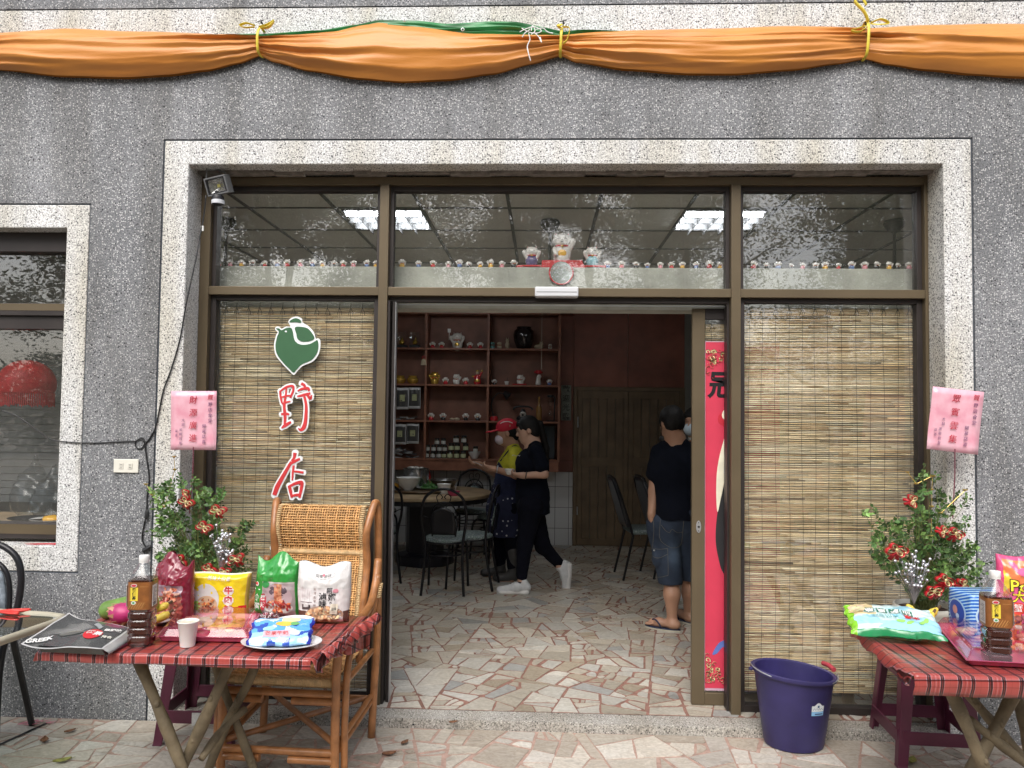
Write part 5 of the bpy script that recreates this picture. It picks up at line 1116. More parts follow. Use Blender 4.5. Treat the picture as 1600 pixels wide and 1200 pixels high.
def food(pk, mb, cx, cz, rx, rz, cols, n, seed, s=.006, off=.0026):
    r = random.Random(seed)
    for i in range(n):
        a = r.uniform(0,2*PI); q = math.sqrt(r.random()); x, z = cx+rx*q*math.cos(a), cz+rz*q*math.sin(a); c = r.choice(cols); f = r.uniform(.7,1.25)
        pk.decal(mb, x, z, s*r.uniform(.5,1.3), s*r.uniform(.3,.8), tuple(k*f for k in c), off+.00006*i, rot=r.uniform(0,3))
def put(px, py, name, lab, cat, group=None, rz=0, Z=.7035): a = at(px,py,Z=Z); return empty(name, (a.x,a.y,Z), lab, cat, group, rz)
g_n = 'instant noodle packs on the left table'
# yellow
t = put(338,962,'noodle_pack','yellow and red instant noodle multipack with bowl picture on the left table','noodle pack',g_n,.10)
pk = Pack(.285,.190,.085,.10,.0022,3,-.02,wav=.004,bot=.06)
Y_, R_ = (.82,.62,.02), (.62,.02,.02)
def cf(x, z, fr): return R_ if z < .20+.10*max(0,(abs(x)-.2)) and abs(x) < .97 and fr else ((.75,.72,.6) if z > .97 else (Y_ if x < .9 else (.55,.33,.08)))
pk.film(M['vcg'], t, cf); d = MB(); pk.decal(d,-.035,.078,.058,.070,(.68,.66,.64),.0010); pk.decal(d,-.030,.055,.046,.042,(.62,.40,.25),.0018); food(pk,d,-.030,.055,.040,.036,((.70,.22,.06),(.55,.12,.04),(.75,.35,.12),(.18,.03,.02)),46,1); food(pk,d,-.030,.042,.022,.014,((.12,.02,.015),(.2,.05,.03)),20,2,off=.006); food(pk,d,-.068,.05,.014,.026,((.20,.50,.05),(.35,.62,.12)),16,3,off=.007)
pk.decal(d,-.098,.150,.018,.013,(.66,.03,.03),.0014); food(pk,d,-.098,.078,.016,.012,((.06,.02,.015),(.14,.05,.02)),8,5)
for i in range(3): pk.decal(d,.062,.118-.042*i,.0225,.0215,(.85,.80,.75),.0016,jag=.08); 
d.build('printed_picture', M['vcm'], t, smooth='all')
for i, c in enumerate('牛肉麵'): pk.text(c,.062,.118-.042*i,.036,M['red'],t,.0034,.0012)
pk.text('美味大份量',.02,.170,.018,M['white'],t,.0024,0,1.1); pk.text('味付',-.098,.150,.013,M['white'],t,.0030)
# green
t = put(433,962,'noodle_pack','green instant noodle bag with braised beef picture on the left table','noodle pack',g_n,-.12)
pk = Pack(.205,.262,.095,.30,.0045,7,.04,wav=.022)
G_ = (.035,.30,.05)
def cf(x, z, fr):
    if z > .60 or x < -.52 or abs(x) > .93: return G_
    if z > .57: return (.55,.50,.48)
    return (.42,.36,.36) if fr else G_
pk.film(M['vcg'], t, cf); d = MB(); pk.decal(d,.022,.085,.062,.066,(.46,.34,.36),.0010); pk.decal(d,.026,.045,.062,.026,(.62,.60,.56),.0016); food(pk,d,.026,.055,.054,.026,((.48,.06,.03),(.60,.14,.05),(.34,.03,.03),(.7,.3,.15)),60,4,.008)
pk.decal(d,.022,.120,.042,.024,(.10,.07,.09),.0014); pk.decal(d,.024,.112,.017,.038,(.62,.27,.14),.0026,rect=True); food(pk,d,.024,.112,.014,.034,((.7,.38,.2),(.5,.16,.08)),22,6,.007); pk.decal(d,-.045,.070,.016,.036,(.48,.03,.05),.0024,jag=.1); pk.decal(d,-.034,.146,.017,.014,(.03,.26,.06),.0022); pk.decal(d,-.078,.145,.010,.010,(.75,.75,.7),.0022); pk.decal(d,-.08,.147,.008,.006,(.6,.03,.04),.0030)
d.build('printed_picture', M['vcm'], t, smooth='all')
for i, c in enumerate('一食選'): pk.text(c,-.078,.118-.036*i,.034,M['white'],t,.0032,.0006)
for i, c in enumerate('麻辣'): pk.text(c,-.045,.087-.030*i,.024,M['white'],t,.0040,.0006)
# white
t = put(506,971,'noodle_pack','white instant noodle bag with peanut bowl picture at the right of the left table','noodle pack',g_n,.02)
pk = Pack(.222,.248,.10,.30,.0042,11,-.03,wav=.012,bot=.10)
def cf(x, z, fr): return (.13,.06,.045) if (z < .22 and (x < -.35 or x > .80)) else ((.66,.64,.62) if z > .6 else (.74,.70,.69))
pk.film(M['vcg'], t, cf); d = MB(); pk.decal(d,.012,.042,.080,.038,(.45,.30,.22),.0012); food(pk,d,.012,.042,.072,.032,((.62,.34,.18),(.70,.45,.26),(.50,.24,.12),(.72,.58,.34)),90,8,.0085); pk.decal(d,.056,.068,.015,.022,(.74,.68,.55),.0110,rect=True,rot=-.12); pk.decal(d,.06,.142,.012,.009,(.75,.30,.36),.0016)
pk.decal(d,.005,.206,.050,.0125,(.30,.27,.27),.0012); pk.decal(d,.005,.206,.0485,.0112,(.72,.70,.69),.0018); pk.decal(d,.005,.212,.006,.006,(.75,.2,.25),.0026)
for i in range(4): pk.decal(d,-.082+.010*i,.130-.004*i,.0008,.030-.003*i,(.5,.42,.42),.0014,rect=True)
pk.decal(d,-.066,.072,.019,.011,(.09,.06,.06),.0014,rect=True); pk.decal(d,-.066,.078,.011,.006,(.7,.66,.64),.0022,rect=True); pk.decal(d,-.066,.093,.026,.0012,(.15,.1,.1),.0014,rect=True)
d.build('printed_picture', M['vcm'], t, smooth='all')
for c, x, z, s_ in (('阿',.035,.142,.026),('嬤',.045,.113,.034),('ㄟ',.045,.085,.026),('滷',.006,.116,.034),('味',.006,.084,.034)): pk.text(c,x,z,s_,M['black'],t,.0032,.0004)
for i, c in enumerate('台灣古早味'): pk.text(c,-.028,.148-.017*i,.012,plain('brown_ink',(.18,.07,.05),.6) if i == 0 else bpy.data.materials['brown_ink'],t,.0026)
pk.text('阿嬤 原味',.005,.206,.016,M['black'],t,.0034); pk.text('滷味',.056,.068,.014,M['black'],t,.0125,0,.8)
# maroon
t = put(272,968,'noodle_pack','crumpled maroon instant noodle bag at the back left of the left table','noodle pack',g_n,-.35)
pk = Pack(.185,.262,.11,.34,.008,15,-.10,wav=.03,bot=.14)
Q_ = (.20,.012,.03)
def cf(x, z, fr): return Q_ if (z > .60 or abs(x) > .82 or not fr) else ((.30,.20,.24) if z > .42 else (.40,.13,.10))
pk.film(M['vcg'], t, cf); d = MB(); food(pk,d,.025,.085,.052,.070,((.60,.17,.09),(.68,.30,.18),(.48,.08,.06),(.62,.36,.28)),80,12,.011); food(pk,d,-.03,.04,.04,.03,((.5,.08,.05),(.62,.2,.1)),40,13,.009); food(pk,d,-.020,.098,.018,.012,((.35,.48,.2),(.55,.62,.45)),14,14,.006,.008); d.build('printed_picture', M['vcm'], t, smooth='all')
# blue snack bags on the oval plate
m_pla = plain('white_ceramic', (.74,.74,.73), .15, var=.03, coat=.5)
def plate(px, py, rx, ry, lab, name='oval_plate', z=.7035):
    a = at(px,py,Z=z); t = empty(name, (a.x,a.y,z), lab, 'plate'); mb = MB(); mb.lathe([(0,.004),(.55,.004),(.62,.006),(.97,.019),(1.0,.020),(1.0,.0225),(.96,.0225),(.60,.010),(0,.008)], n=48, cap=(False,False)); mb.v = [(v[0]*rx, v[1]*ry, v[2]) for v in mb.v]; mb.build('dish', m_pla, t, smooth=True); return t
plate(440,1010,.155,.105,'white oval plate under the blue snack bags on the left table')
def flatbag(name, lab, cat, px, py, z0, w_, l_, h_, rz, tx, cfn, seed, mat=None, tilt=0, group=None, extra=None):
    a = at(px,py,Z=z0); t = empty(name, (a.x,a.y,z0), lab, cat, group, rz); t.rotation_euler = (tilt,0,rz); mb = MB(); nu, nv = 44, 30
    def P(u, v, top): 
        e = (max(0,1-abs(u)**2.6)**.5)*(max(0,1-abs(v)**4)**.5); n_ = noise.noise(Vector((u*3.2+seed,v*3.2,seed)))+.5*noise.noise(Vector((u*9,v*7,seed)))
        x = u*w_/2*(1+.03*math.sin(9*v+seed)); y = v*l_/2*(1+.04*math.sin(7*u)); z = h_*(.5+(.5*e if top else -.5*e))+(.10*h_*n_*(1 if top else .1)); z += (1-e)*h_*.06*math.sin(18*v+seed); return (x,y,max(.0005,z))
    for top in (True, False):
        for j in range(nv):
            for i in range(nu):
                q = [P(-1+2*(i+a_)/nu, -1+2*(j+b_)/nv, top) for a_, b_ in ((0,0),(1,0),(1,1),(0,1))]; mb.add(q, [(0,1,2,3) if top else (3,2,1,0)], col=cfn(-1+2*(i+.5)/nu, -1+2*(j+.5)/nv, top))
    o = mb.build('film', mat or M['vcg'], t, smooth='all'); bm = bmesh.new(); bm.from_mesh(o.data); bmesh.ops.remove_doubles(bm, verts=bm.verts, dist=.0002); bm.to_mesh(o.data); bm.free()
    if extra: extra(t, lambda x, y, off=.0015: (x, y, P(2*x/w_, 2*y/l_, True)[2]+off))
    return t
def dsc(mb, f, cx, cy, rx, ry, col, off=.0015, k=18, rot=0, rect=False):
    c, s = math.cos(rot), math.sin(rot); V = []; W_ = lambda x, y: f(cx+x*c-y*s, cy+x*s+y*c, off)
    if rect: m = 8; mb.add([W_(-rx+2*rx*i/m, -ry+2*ry*j/m) for j in range(m+1) for i in range(m+1)], [(j*(m+1)+i, j*(m+1)+i+1, (j+1)*(m+1)+i+1, (j+1)*(m+1)+i) for j in range(m) for i in range(m)], col=col); return
    V = [W_(0,0)]+[W_(rx*q/3*math.cos(2*PI*j/k), ry*q/3*math.sin(2*PI*j/k)) for q in (1,2,3) for j in range(k)]
    mb.add(V, [(0,1+j,1+(j+1)%k) for j in range(k)]+[(1+q*k+j, 1+(q+1)*k+j, 1+(q+1)*k+(j+1)%k, 1+q*k+(j+1)%k) for q in (0,1) for j in range(k)], col=col)
def drape_text(s, f, cx, cy, size, mat, par, roll=0, off=.003, bold=0, sx=1.0, name='lettering'):
    o = textmesh(s, size, name, mat, par, ext=0, off=bold, sx=sx); c, sn = math.cos(roll), math.sin(roll)
    for v in o.data.vertices: x, y = v.co.x, v.co.y; v.co = f(cx+x*c-y*sn, cy+x*sn+y*c, off)
    return o
def cfb(u, v, top):
    if abs(u) > .90: return (.02,.03,.33)
    n_ = noise.noise(Vector((u*2.4,v*2.1,5))); 
    if n_ > .22: return (.62,.74,.86)
    if n_ < -.22: return (.03,.09,.45)
    return (.12,.40,.78) if v > -.2 else (.35,.62,.85)
def exb(t, f):
    d = MB(); dsc(d,f,.010,.022,.034,.016,(.80,.52,.08)); dsc(d,f,.032,.045,.036,.016,(.78,.66,.38),.002); dsc(d,f,.050,.020,.018,.010,(.15,.42,.15),.0025); dsc(d,f,-.010,-.035,.050,.016,(.74,.46,.52),.0015,rect=True); dsc(d,f,-.045,-.005,.022,.012,(.35,.72,.80),.002); dsc(d,f,.055,-.03,.02,.014,(.55,.6,.8),.002); d.build('printed_picture', M['vcm'], t, smooth='all')
    drape_text('芒果牛奶', f, -.01,-.035,.022,M['red'],t,0)
flatbag('snack_bag','lower blue snack bag lying flat on the oval plate','snack bag',440,1004,.7135,.21,.13,.026,.12,0,lambda u,v,t_: (.04,.12,.45) if abs(u) > .8 else ((.55,.58,.40) if u < 0 else (.10,.35,.70)),3,group='blue snack bags')
flatbag('snack_bag','upper blue and pink snack bag with mango picture on the oval plate','snack bag',440,994,.7375,.235,.15,.042,.16,0,cfb,8,tilt=.42,group='blue snack bags',extra=exb)
# bowl, cup, trays
def bowl(px, py, r, h, lab, Z=.7035, mat=None, name='bowl', full=None):
    a = at(px,py,Z=Z); t = empty(name, (a.x,a.y,Z), lab, 'bowl'); mb = MB(); mb.lathe([(0,.002),(r*.55,.0),(r*.58,.006),(r*.80,h*.4),(r*.95,h*.85),(r*1.02,h*.97),(r*1.03,h),(r,h+.001),(r*.93,h*.9),(r*.75,h*.4),(r*.5,.01),(0,.008)], n=40, cap=(False,False)); mb.build('vessel', mat or m_pla, t, smooth=True)
    if full: mb = MB(); mb.lathe([(0,h*.86),(r*.9,h*.84)], n=30, cap=(False,False)); mb.build('contents', full, t, smooth=True)
    return t
bowl(459,988,.082,.048,'empty white foam bowl behind the blue snack bags')
a = at(293,1009,Z=.7035); t = empty('paper_cup', (a.x,a.y,.7035), 'small translucent plastic cup of white porridge on the left table', 'cup')
mb = MB(); mb.lathe([(.0,.001),(.027,.0),(.0275,.003),(.037,.088),(.040,.091),(.0405,.094),(.039,.0955),(.036,.091),(.0265,.004),(0,.003)], n=36, cap=(False,False)); mb.build('cup_wall', plain('milky_plastic', (.74,.73,.70), .3, var=.03, sss=.2), t, smooth=True)
mb = MB(); mb.grid(lambda u, v: (.035*v*math.cos(2*PI*u), .035*v*math.sin(2*PI*u), .088+.004*noise.noise(Vector((u*9,v*9,1)))), 24, 6, closeu=True); mb.build('porridge', plain('porridge',(.68,.62,.50),.5), t, smooth='all')
m_ptray = plain('pink_tray', (.52,.10,.20), .2, var=.1, coat=.4); m_clid = glassmat('clear_lid', (.97,.88,.90), .05, .9)
def tray(quadpx, Zb, h, lab, seed, food_cols):
    q = [Vector(at(a_, b_, Z=Zb)) for a_, b_ in quadpx]; cen = sum(q, Vector())/4; t = empty('food_tray', tuple(cen), lab, 'food tray', 'pink snack trays with clear lids'); q = [Vector((p.x-cen.x,p.y-cen.y,0)) for p in q]
    def fr(k0, z0, k1, z1, mat, name, cap=False):
        V = [(p.x*k0,p.y*k0,z0) for p in q]+[(p.x*k1,p.y*k1,z1) for p in q]; F = [(i,(i+1)%4,4+(i+1)%4,4+i) for i in range(4)]
        if cap == 'top': F.append((4,5,6,7))
        if cap == 'bot': F.append((3,2,1,0))
        o = MB().add(V, F).build(name, mat, t); m = o.modifiers.new('b','BEVEL'); m.width = .008; m.segments = 3; m2 = o.modifiers.new('s','SOLIDIFY'); m2.thickness = .0012; return o
    fr(.93,.0,1.0,h*.42,m_ptray,'tray_base','bot'); fr(1.0,h*.44,.90,h,m_clid,'clear_lid','top')
    V = [(p.x*1.0,p.y*1.0,h*.425) for p in q]+[(p.x*1.03,p.y*1.03,h*.435) for p in q]; MB().add(V, [(i,(i+1)%4,4+(i+1)%4,4+i) for i in range(4)]).build('rim', m_ptray, t, solid=.0015)
    r = random.Random(seed); mb = MB()
    for i in range(34):
        u, v = r.uniform(.1,.9), r.uniform(.12,.88); p = (q[0]*(1-u)+q[1]*u)*(1-v)+(q[3]*(1-u)+q[2]*u)*v; s = r.uniform(.016,.028); mb.ell((p.x*.9,p.y*.9,h*.30+s*.25), s, s*.8, s*.45, 10, 6, col=tuple(c*r.uniform(.8,1.1) for c in r.choice(food_cols)))
    mb.build('snacks', M['vcm'], t, smooth='all'); return t
tray(((246,1004),(388,1006),(404,968),(278,966)), .7035, .056, 'pink plastic tray of snacks under a clear lid on the left table', 3, ((.70,.50,.25),(.62,.30,.20),(.72,.62,.40),(.66,.25,.22)))
mb = MB(); rnd = random.Random(2); a = at(418,968,Z=.7035)
def wrp(u, v): x = (u-.5)*.10; y = (v-.5)*.07; return (a.x+x, a.y+y, .7045+.028*abs(noise.noise(Vector((u*7,v*6,2))))+.02*math.sin(PI*u)*math.sin(PI*v))
mb.grid(wrp, 22, 16); tag(mb.build('plastic_wrap', glassmat('pink_film', (.90,.62,.70), .15, 2.5), smooth=False), 'crumpled pink cling wrap beside the lidded tray on the left table', 'wrapper')
# fruit
m_pap = plain('papaya_skin', (.11,.20,.04), .35, var=.4, sc=14); m_drg = plain('dragon_fruit_skin', (.42,.03,.14), .45, var=.25, sc=20); m_man = plain('mango_skin', (.30,.34,.05), .35, var=.3, sc=12); m_ban = plain('banana_skin', (.68,.50,.07), .45, var=.12, sc=25)
a = Vector(at(200,950,Y=-.68)); pr = [('c',(-.085,0,-.010),(.075,0,.028),.040,.042,.02),('c',(.075,0,.028),(.12,0,.035),.036,.012,.03)]
tag(sdf_obj('papaya', [(p[0],tuple(Vector(p[1])+a),tuple(Vector(p[2])+a),p[3],p[4],p[5]) for p in pr], .006, m_pap), 'green papaya lying at the back left of the left table', 'papaya')
a = Vector(at(191,958,Y=-.80)); dt = empty('dragon_fruit', tuple(a), 'bright pink dragon fruit beside the tea bottle on the left table', 'dragon fruit')
sdf_obj('fruit_skin', [('e',(0,0,0),(.055,.043,.042),0)], .005, m_drg, dt, noise_amp=.0012, noise_sc=70); mb = MB(); rnd = random.Random(9)
for i in range(22):
    a1, a2 = rnd.uniform(0,2*PI), rnd.uniform(-1.2,1.3); n_ = Vector((math.cos(a2)*math.cos(a1), math.cos(a2)*math.sin(a1), math.sin(a2))); p = Vector((n_.x*.054,n_.y*.042,n_.z*.041)); tg = (Vector((-1,0,.1))-n_*n_.x*-1).normalized(); sdv = n_.cross(tg)*.010
    mb.add([p-sdv, p+sdv, p+tg*.024+n_*.010], [(0,1,2)])
mb.build('scales', plain('dragon_scales',(.42,.22,.12),.5), dt, solid=.001)
plate(240,975,.085,.07,'small white plate holding fruit behind the tea bottle','small_plate')
a = Vector(at(236,944,Y=-.84)); tag(sdf_obj('mango', [('e',tuple(a),(.033,.030,.040),0)], .005, m_man), 'green yellow mango behind the tea bottle', 'mango')
def banana(px, py, Y, pts, r, lab, grp=None):
    a = Vector(at(px,py,Y=Y)); t = empty('banana', tuple(a), lab, 'banana', grp); q = catmull(pts, 6); m = len(q); MB().tube(q, [r*(.35+.65*min(1, min(i, m-1-i)/3.2)) for i in range(m)], n=9).build('peel', m_ban, t, smooth='all')
    mb = MB(); mb.tube([q[-1], q[-1]+(q[-1]-q[-2]).normalized()*.018], [.006,.005], n=6); mb.build('stalk', plain('banana_tip',(.10,.06,.03),.8), t); return t
banana(247,966,-.86,[(-.04,0,-.008),(-.01,0,-.004),(.02,0,.006),(.042,.01,.022)],.0175,'yellow banana on the small plate behind the tea bottle')
banana(243,952,-.84,[(-.04,.02,.0),(-.01,.02,-.004),(.02,.02,.004),(.04,.03,.018)],.016,'second banana lying just behind the first on the small plate')
# black printed bag at the left
bb = empty('black_bag', tuple(at(130,1005,Z=.7035)), 'black foil bag with white rim and red oval logo on the left table', 'bag'); o3 = bb.location.copy(); 
def bag_top(u, v):      # u along from left tip to right, v front to back
    A = at(32,1006,Z=.742); B = at(160,1014,Z=.732); Cc = at(206,982,Z=.742); D = at(108,957,Z=.760); p = (A*(1-u)+B*u)*(1-v)+(D*(1-u)+Cc*u)*v
    p.z += .012*math.sin(PI*u)*math.sin(PI*v)*(.4+u)-.018*math.sin(PI*min(1,u*1.6))*(1-u)+.004*noise.noise(Vector((u*4,v*4,1))); return p-o3
for (k0, k1, col, off, nm) in ((0,1,(.62,.62,.62),0,'bag_rim'),(.022,.978,(.045,.048,.050),.0012,'bag_face')):
    mb = MB(); mb.grid(lambda u, v: tuple(bag_top(k0+(k1-k0)*u, k0*1.2+(1-2.4*k0)*v)+Vector((0,0,off))), 24, 18, col=col); mb.build(nm, M['vcg'], bb, smooth='all')
mb = MB()
def side(u, v):
    A = at(160,1014,Z=.732); B = at(206,982,Z=.742); p = A*(1-u)+B*u; q = Vector((p.x+.020*math.sin(PI*v)+.01*v, p.y-.004, .7045)); r = p*(1-v)+q*v; r += Vector((.012*math.sin(PI*v)+.004*noise.noise(Vector((u*6,v*5,3))),0,0)); return tuple(r-o3)
mb.grid(side, 14, 8, col=(.32,.33,.33)); 
def fside(u, v): A = at(60,1008,Z=.735); B = at(160,1014,Z=.732); p = A*(1-u)+B*u; return tuple(Vector((p.x, p.y-.002+.02*v, p.z*(1-v)+.7045*v))-o3)
mb.grid(fside, 12, 5, col=(.02,.02,.02)); mb.build('bag_side', M['vcg'], bb, smooth='all')
fb = lambda x, y, off=.0015: tuple(bag_top(x, y)+Vector((0,0,off+.0012)))
d = MB(); dsc(d,fb,.70,.42,.115,.17,(.55,.02,.03),.002); dsc(d,fb,.42,.40,.15,.06,(.12,.12,.11),.0018,rot=.3)
for i in range(5): dsc(d,fb,.56+.030*i,.80-.03*i,.020,.06,(.30,.32,.33),.002)
for i in range(9): dsc(d,fb,.34+.022*i,.45+.02*(i%3),.012,.02,(.20,.18,.14),.0022)
d.build('bag_print', M['vcm'], bb, smooth='all')
def bagtext(s, u, v, sz, mat, roll): o = textmesh(s, sz, 'bag_lettering', mat, bb, ext=0, off=.001); c, sn = math.cos(roll), math.sin(roll); 
def bt(s, u, v, sz, mat, roll, bold=.004):
    o = textmesh(s, sz, 'bag_lettering', mat, bb, ext=0, off=bold); c, sn = math.cos(roll), math.sin(roll)
    for w_ in o.data.vertices: x, y = w_.co.x, w_.co.y; w_.co = fb(u+x*c-y*sn, v+(x*sn+y*c)*1.6, .003)
bt('GREEK', .125, .17, .085, M['white'], .55); bt('堅果', .71, .42, .10, M['white'], .1); bt('無調味', .86, .68, .07, M['white'], .35, .002); bt('綜合', .90, .38, .06, M['cream'], .35, .002)
# ================================================================== THINGS ON THE RIGHT TABLE
a = at(1557,1038,Z=.70); bottle(a.x, a.y, math.radians(-10), 'large bottle of brown barley tea at the front of the right table')
def cfr(u, v, top):
    if u < -.86: return (.25,.60,.03)
    if v < -.86: return (.02,.25,.09)
    if u < -.38 and v > .0: return (.68,.55,.30)
    n_ = noise.noise(Vector((u*2,v*2,2))); return (.62,.80,.80) if n_+v*.3 > .05 else (.35,.68,.85)
def exr(t, f):
    d = MB(); r = random.Random(4)
    for i in range(36): dsc(d,f,-.155+.05*r.random(),.02+.05*r.random(),.010,.007,tuple(c*r.uniform(.8,1.15) for c in (.72,.58,.32)),.0015+.0001*i,k=10,rot=r.uniform(0,3))
    for i in range(4): dsc(d,f,-.085+.048*i,.030-.004*i,.0225,.0215,(.70,.78,.76),.002,rect=True,rot=-.05); dsc(d,f,-.085+.048*i,.030-.004*i,.0205,.0195,(.03,.17,.12),.0028,rect=True,rot=-.05)
    for x, y in ((.02,-.055),(.055,-.06),(.10,-.05),(.12,-.03)): dsc(d,f,x,y,.018,.009,(.30,.62,.14),.0024,rot=x*9)
    d.build('printed_picture', M['vcm'], t, smooth='all')
    for i, c in enumerate('脆果穀仙'): drape_text(c, f, -.085+.048*i,.030-.004*i,.034,M['white'],t,PI-.05,.0045,.001)
    drape_text('天然原味', f, -.03,-.012,.026,plain('teal_ink',(.08,.30,.32),.5),t,PI); drape_text('米果', f, .07,-.012,.030,M['red'],t,PI,.003,.001)
flatbag('rice_cracker_bag','pale blue and green rice cracker bag lying on the left end of the right table','snack bag',1393,985,.728,.345,.235,.072,-.20,0,cfr,4,tilt=.24,extra=exr)
banana(1432,965,-.62,[(-.05,-.01,.035),(-.035,0,.0),(0,0,-.022),(.045,0,-.012),(.075,.01,.02)],.0185,'front banana of the pair beside the rice cracker bag','bananas on the right table')
banana(1436,958,-.59,[(-.05,.0,.035),(-.03,0,.008),(0,0,-.012),(.045,0,-.004),(.078,.0,.022)],.0175,'rear banana of the pair beside the rice cracker bag','bananas on the right table')
# blue striped package
m_bs, nt, b = newmat('blue_stripes'); tc = N(nt,'ShaderNodeTexCoord'); sp = N(nt,'ShaderNodeSeparateXYZ'); nt.links.new(tc.outputs['Object'], sp.inputs[0])
ad = N(nt,'ShaderNodeMath',operation='MULTIPLY_ADD'); ad.inputs[1].default_value = .35; nt.links.new(sp.outputs['Y'], ad.inputs[0]); nt.links.new(sp.outputs['Z'], ad.inputs[2]); mu = N(nt,'ShaderNodeMath',operation='MULTIPLY'); mu.inputs[1].default_value = 72; nt.links.new(ad.outputs[0], mu.inputs[0]); fr_ = N(nt,'ShaderNodeMath',operation='FRACT'); nt.links.new(mu.outputs[0], fr_.inputs[0])
nt.links.new(ramp(nt, fr_.outputs[0], [(0,(.02,.13,.55)),(.55,(.38,.62,.80))], 'CONSTANT'), b.inputs['Base Color']); b.inputs['Roughness'].default_value = .25; b.inputs['Coat Weight'].default_value = .4
bx_ = empty('striped_package', tuple(at(1545,985,Z=.7035)), 'blue and white striped soft package with round logos on the right table', 'package', rz=0.03)
def rb(mb, w_, d_, h_, seed):
    n = 14
    for face in range(5):
        def P(u, v):
            x, y, z = {0:(u*w_,-d_,(v+1)*h_/2),1:(w_,u*d_,(v+1)*h_/2),2:(-u*w_,d_,(v+1)*h_/2),3:(-w_,-u*d_,(v+1)*h_/2),4:(u*w_,v*d_,h_)}[face]
            k = .010*noise.noise(Vector((x*16,y*16,z*16+seed))); bul = .010*(1-u*u)*(1-v*v); nn = {0:(0,-1,0),1:(1,0,0),2:(0,1,0),3:(-1,0,0),4:(0,0,.6)}[face]
            e = .012; x *= 1-.05*(abs(z/h_)-.5 if z > h_/2 else 0); return (x+nn[0]*bul+k*.3, y+nn[1]*bul+k*.3, z+nn[2]*bul+k*.4)
        mb.grid(P, n, n, u=(-1,1), v=(-1,1))
mb = MB(); rb(mb, .125, .085, .165, 2); o = mb.build('wrapping', m_bs, bx_, smooth='all'); bm = bmesh.new(); bm.from_mesh(o.data); bmesh.ops.remove_doubles(bm, verts=bm.verts, dist=.004); bm.to_mesh(o.data); bm.free()
m_b1 = plain('logo_blue', (.02,.08,.42), .3); mrng = plain('logo_ring', (.45,.66,.80), .3)
def disk(face, cu, cz, ru, rz_, off, mat, nm):
    mb = MB(); F = lambda a, r: ((cu+ru*r*math.cos(a), -.085-off-.010*(1-((cu+ru*r*math.cos(a))/.105)**2), cz+rz_*r*math.sin(a)) if face == 0 else (-.125-off-.010*(1-((cu+ru*r*math.cos(a))/.085)**2), -(cu+ru*r*math.cos(a)), cz+rz_*r*math.sin(a)))
    mb.add([F(0,0)]+[F(2*PI*j/24, .5*q) for q in (1,2) for j in range(24)], [(0,1+j,1+(j+1)%24) for j in range(24)]+[(1+j,25+j,25+(j+1)%24,1+(j+1)%24) for j in range(24)]); mb.build(nm, mat, bx_, smooth='all')
for fc in (0,1): disk(fc,-.045*(1-fc),.080,.062,.056,.0030,mrng,'logo_ring'); disk(fc,-.045*(1-fc),.080,.055,.049,.0045,m_b1,'logo_disc'); disk(fc,-.005-.045*(1-fc),.088,.018,.018,.0060,plain('logo_mark',(.70,.35,.30),.4) if fc == 0 else bpy.data.materials['logo_mark'],'logo_mark'); disk(fc,.012-.045*(1-fc),.065,.012,.010,.0060,mrng,'logo_mark')
tray(((1512,1042),(1700,1052),(1655,985),(1463,983)), .7035, .060, 'pink plastic snack tray under a clear lid behind the right tea bottle', 6, ((.72,.50,.25),(.74,.60,.36),(.66,.35,.25)))
t = empty('crisps_bag', tuple(at(1612,1000,Z=.7035)), 'upright pink and orange crisps bag at the right edge of the photo', 'crisps bag', rz=-.1)
pk = Pack(.26,.345,.09,.22,.005,19,-.06,wav=.006)
def cf(x, z, fr):
    n_ = noise.noise(Vector((x*1.6,z*3,4))); return (.72,.08,.22) if (z > .95 or x < -.86) else ((.80,.62,.06) if n_ > .12 else ((.78,.22,.08) if n_ > -.15 else (.72,.12,.28)))
pk.film(M['vcg'], t, cf); d = MB(); pk.decal(d,-.070,.135,.036,.024,(.66,.05,.03),.0016); food(pk,d,-.06,.075,.05,.028,((.22,.05,.07),(.62,.5,.45),(.35,.12,.1)),30,5,.012); pk.decal(d,-.01,.285,.06,.022,(.70,.12,.30),.0016); d.build('printed_picture', M['vcm'], t, smooth='all')
pk.text('Po', -.065,.225,.065,M['black'],t,.0020,.004); pk.text('Po', -.065,.225,.065,plain('crisp_yellow',(.85,.75,.05),.4),t,.0030,.001); pk.text('大', -.065,.180,.05,M['black'],t,.0020,.003); pk.text('大', -.065,.180,.05,bpy.data.materials['crisp_yellow'],t,.0030,.001); pk.text('蟹', -.070,.135,.034,M['white'],t,.0030)
# ================================================================== GLASS TABLE AND CHAIR AT THE LEFT EDGE
gt = empty('glass_table', (-2.6,-.85,0), 'glass topped garden table with beige rim at the left edge', 'table'); L3 = lambda p: Vector(p)-Vector((-2.6,-.85,0))
m_rim = plain('beige_rim', (.42,.39,.30), .4, var=.08)
c0 = Vector((-2.055,-.66,.70)); A = Vector((-2.17,-1.60,.70)); B = Vector((-3.3,-.50,.70)); D = Vector((-3.4,-1.7,.70))
pts = [L3(A), L3(c0+Vector((-.0,-.08,0))), L3(c0+Vector((-.02,-.02,0))), L3(c0+Vector((-.09,.005,0))), L3(B), L3(D)]
mb = MB(); mb.tube(pts, .017, n=10, closed=True, sq=1.0); mb.build('rim', m_rim, gt, smooth=True)
MB().add([tuple(p+Vector((0,0,.004))) for p in pts], [tuple(range(6))]).build('glass_top', glassmat('table_glass', (.62,.70,.68), .02, 2.4), gt, solid=.005)
m_leg = plain('black_metal', (.014,.014,.017), .35, .3)
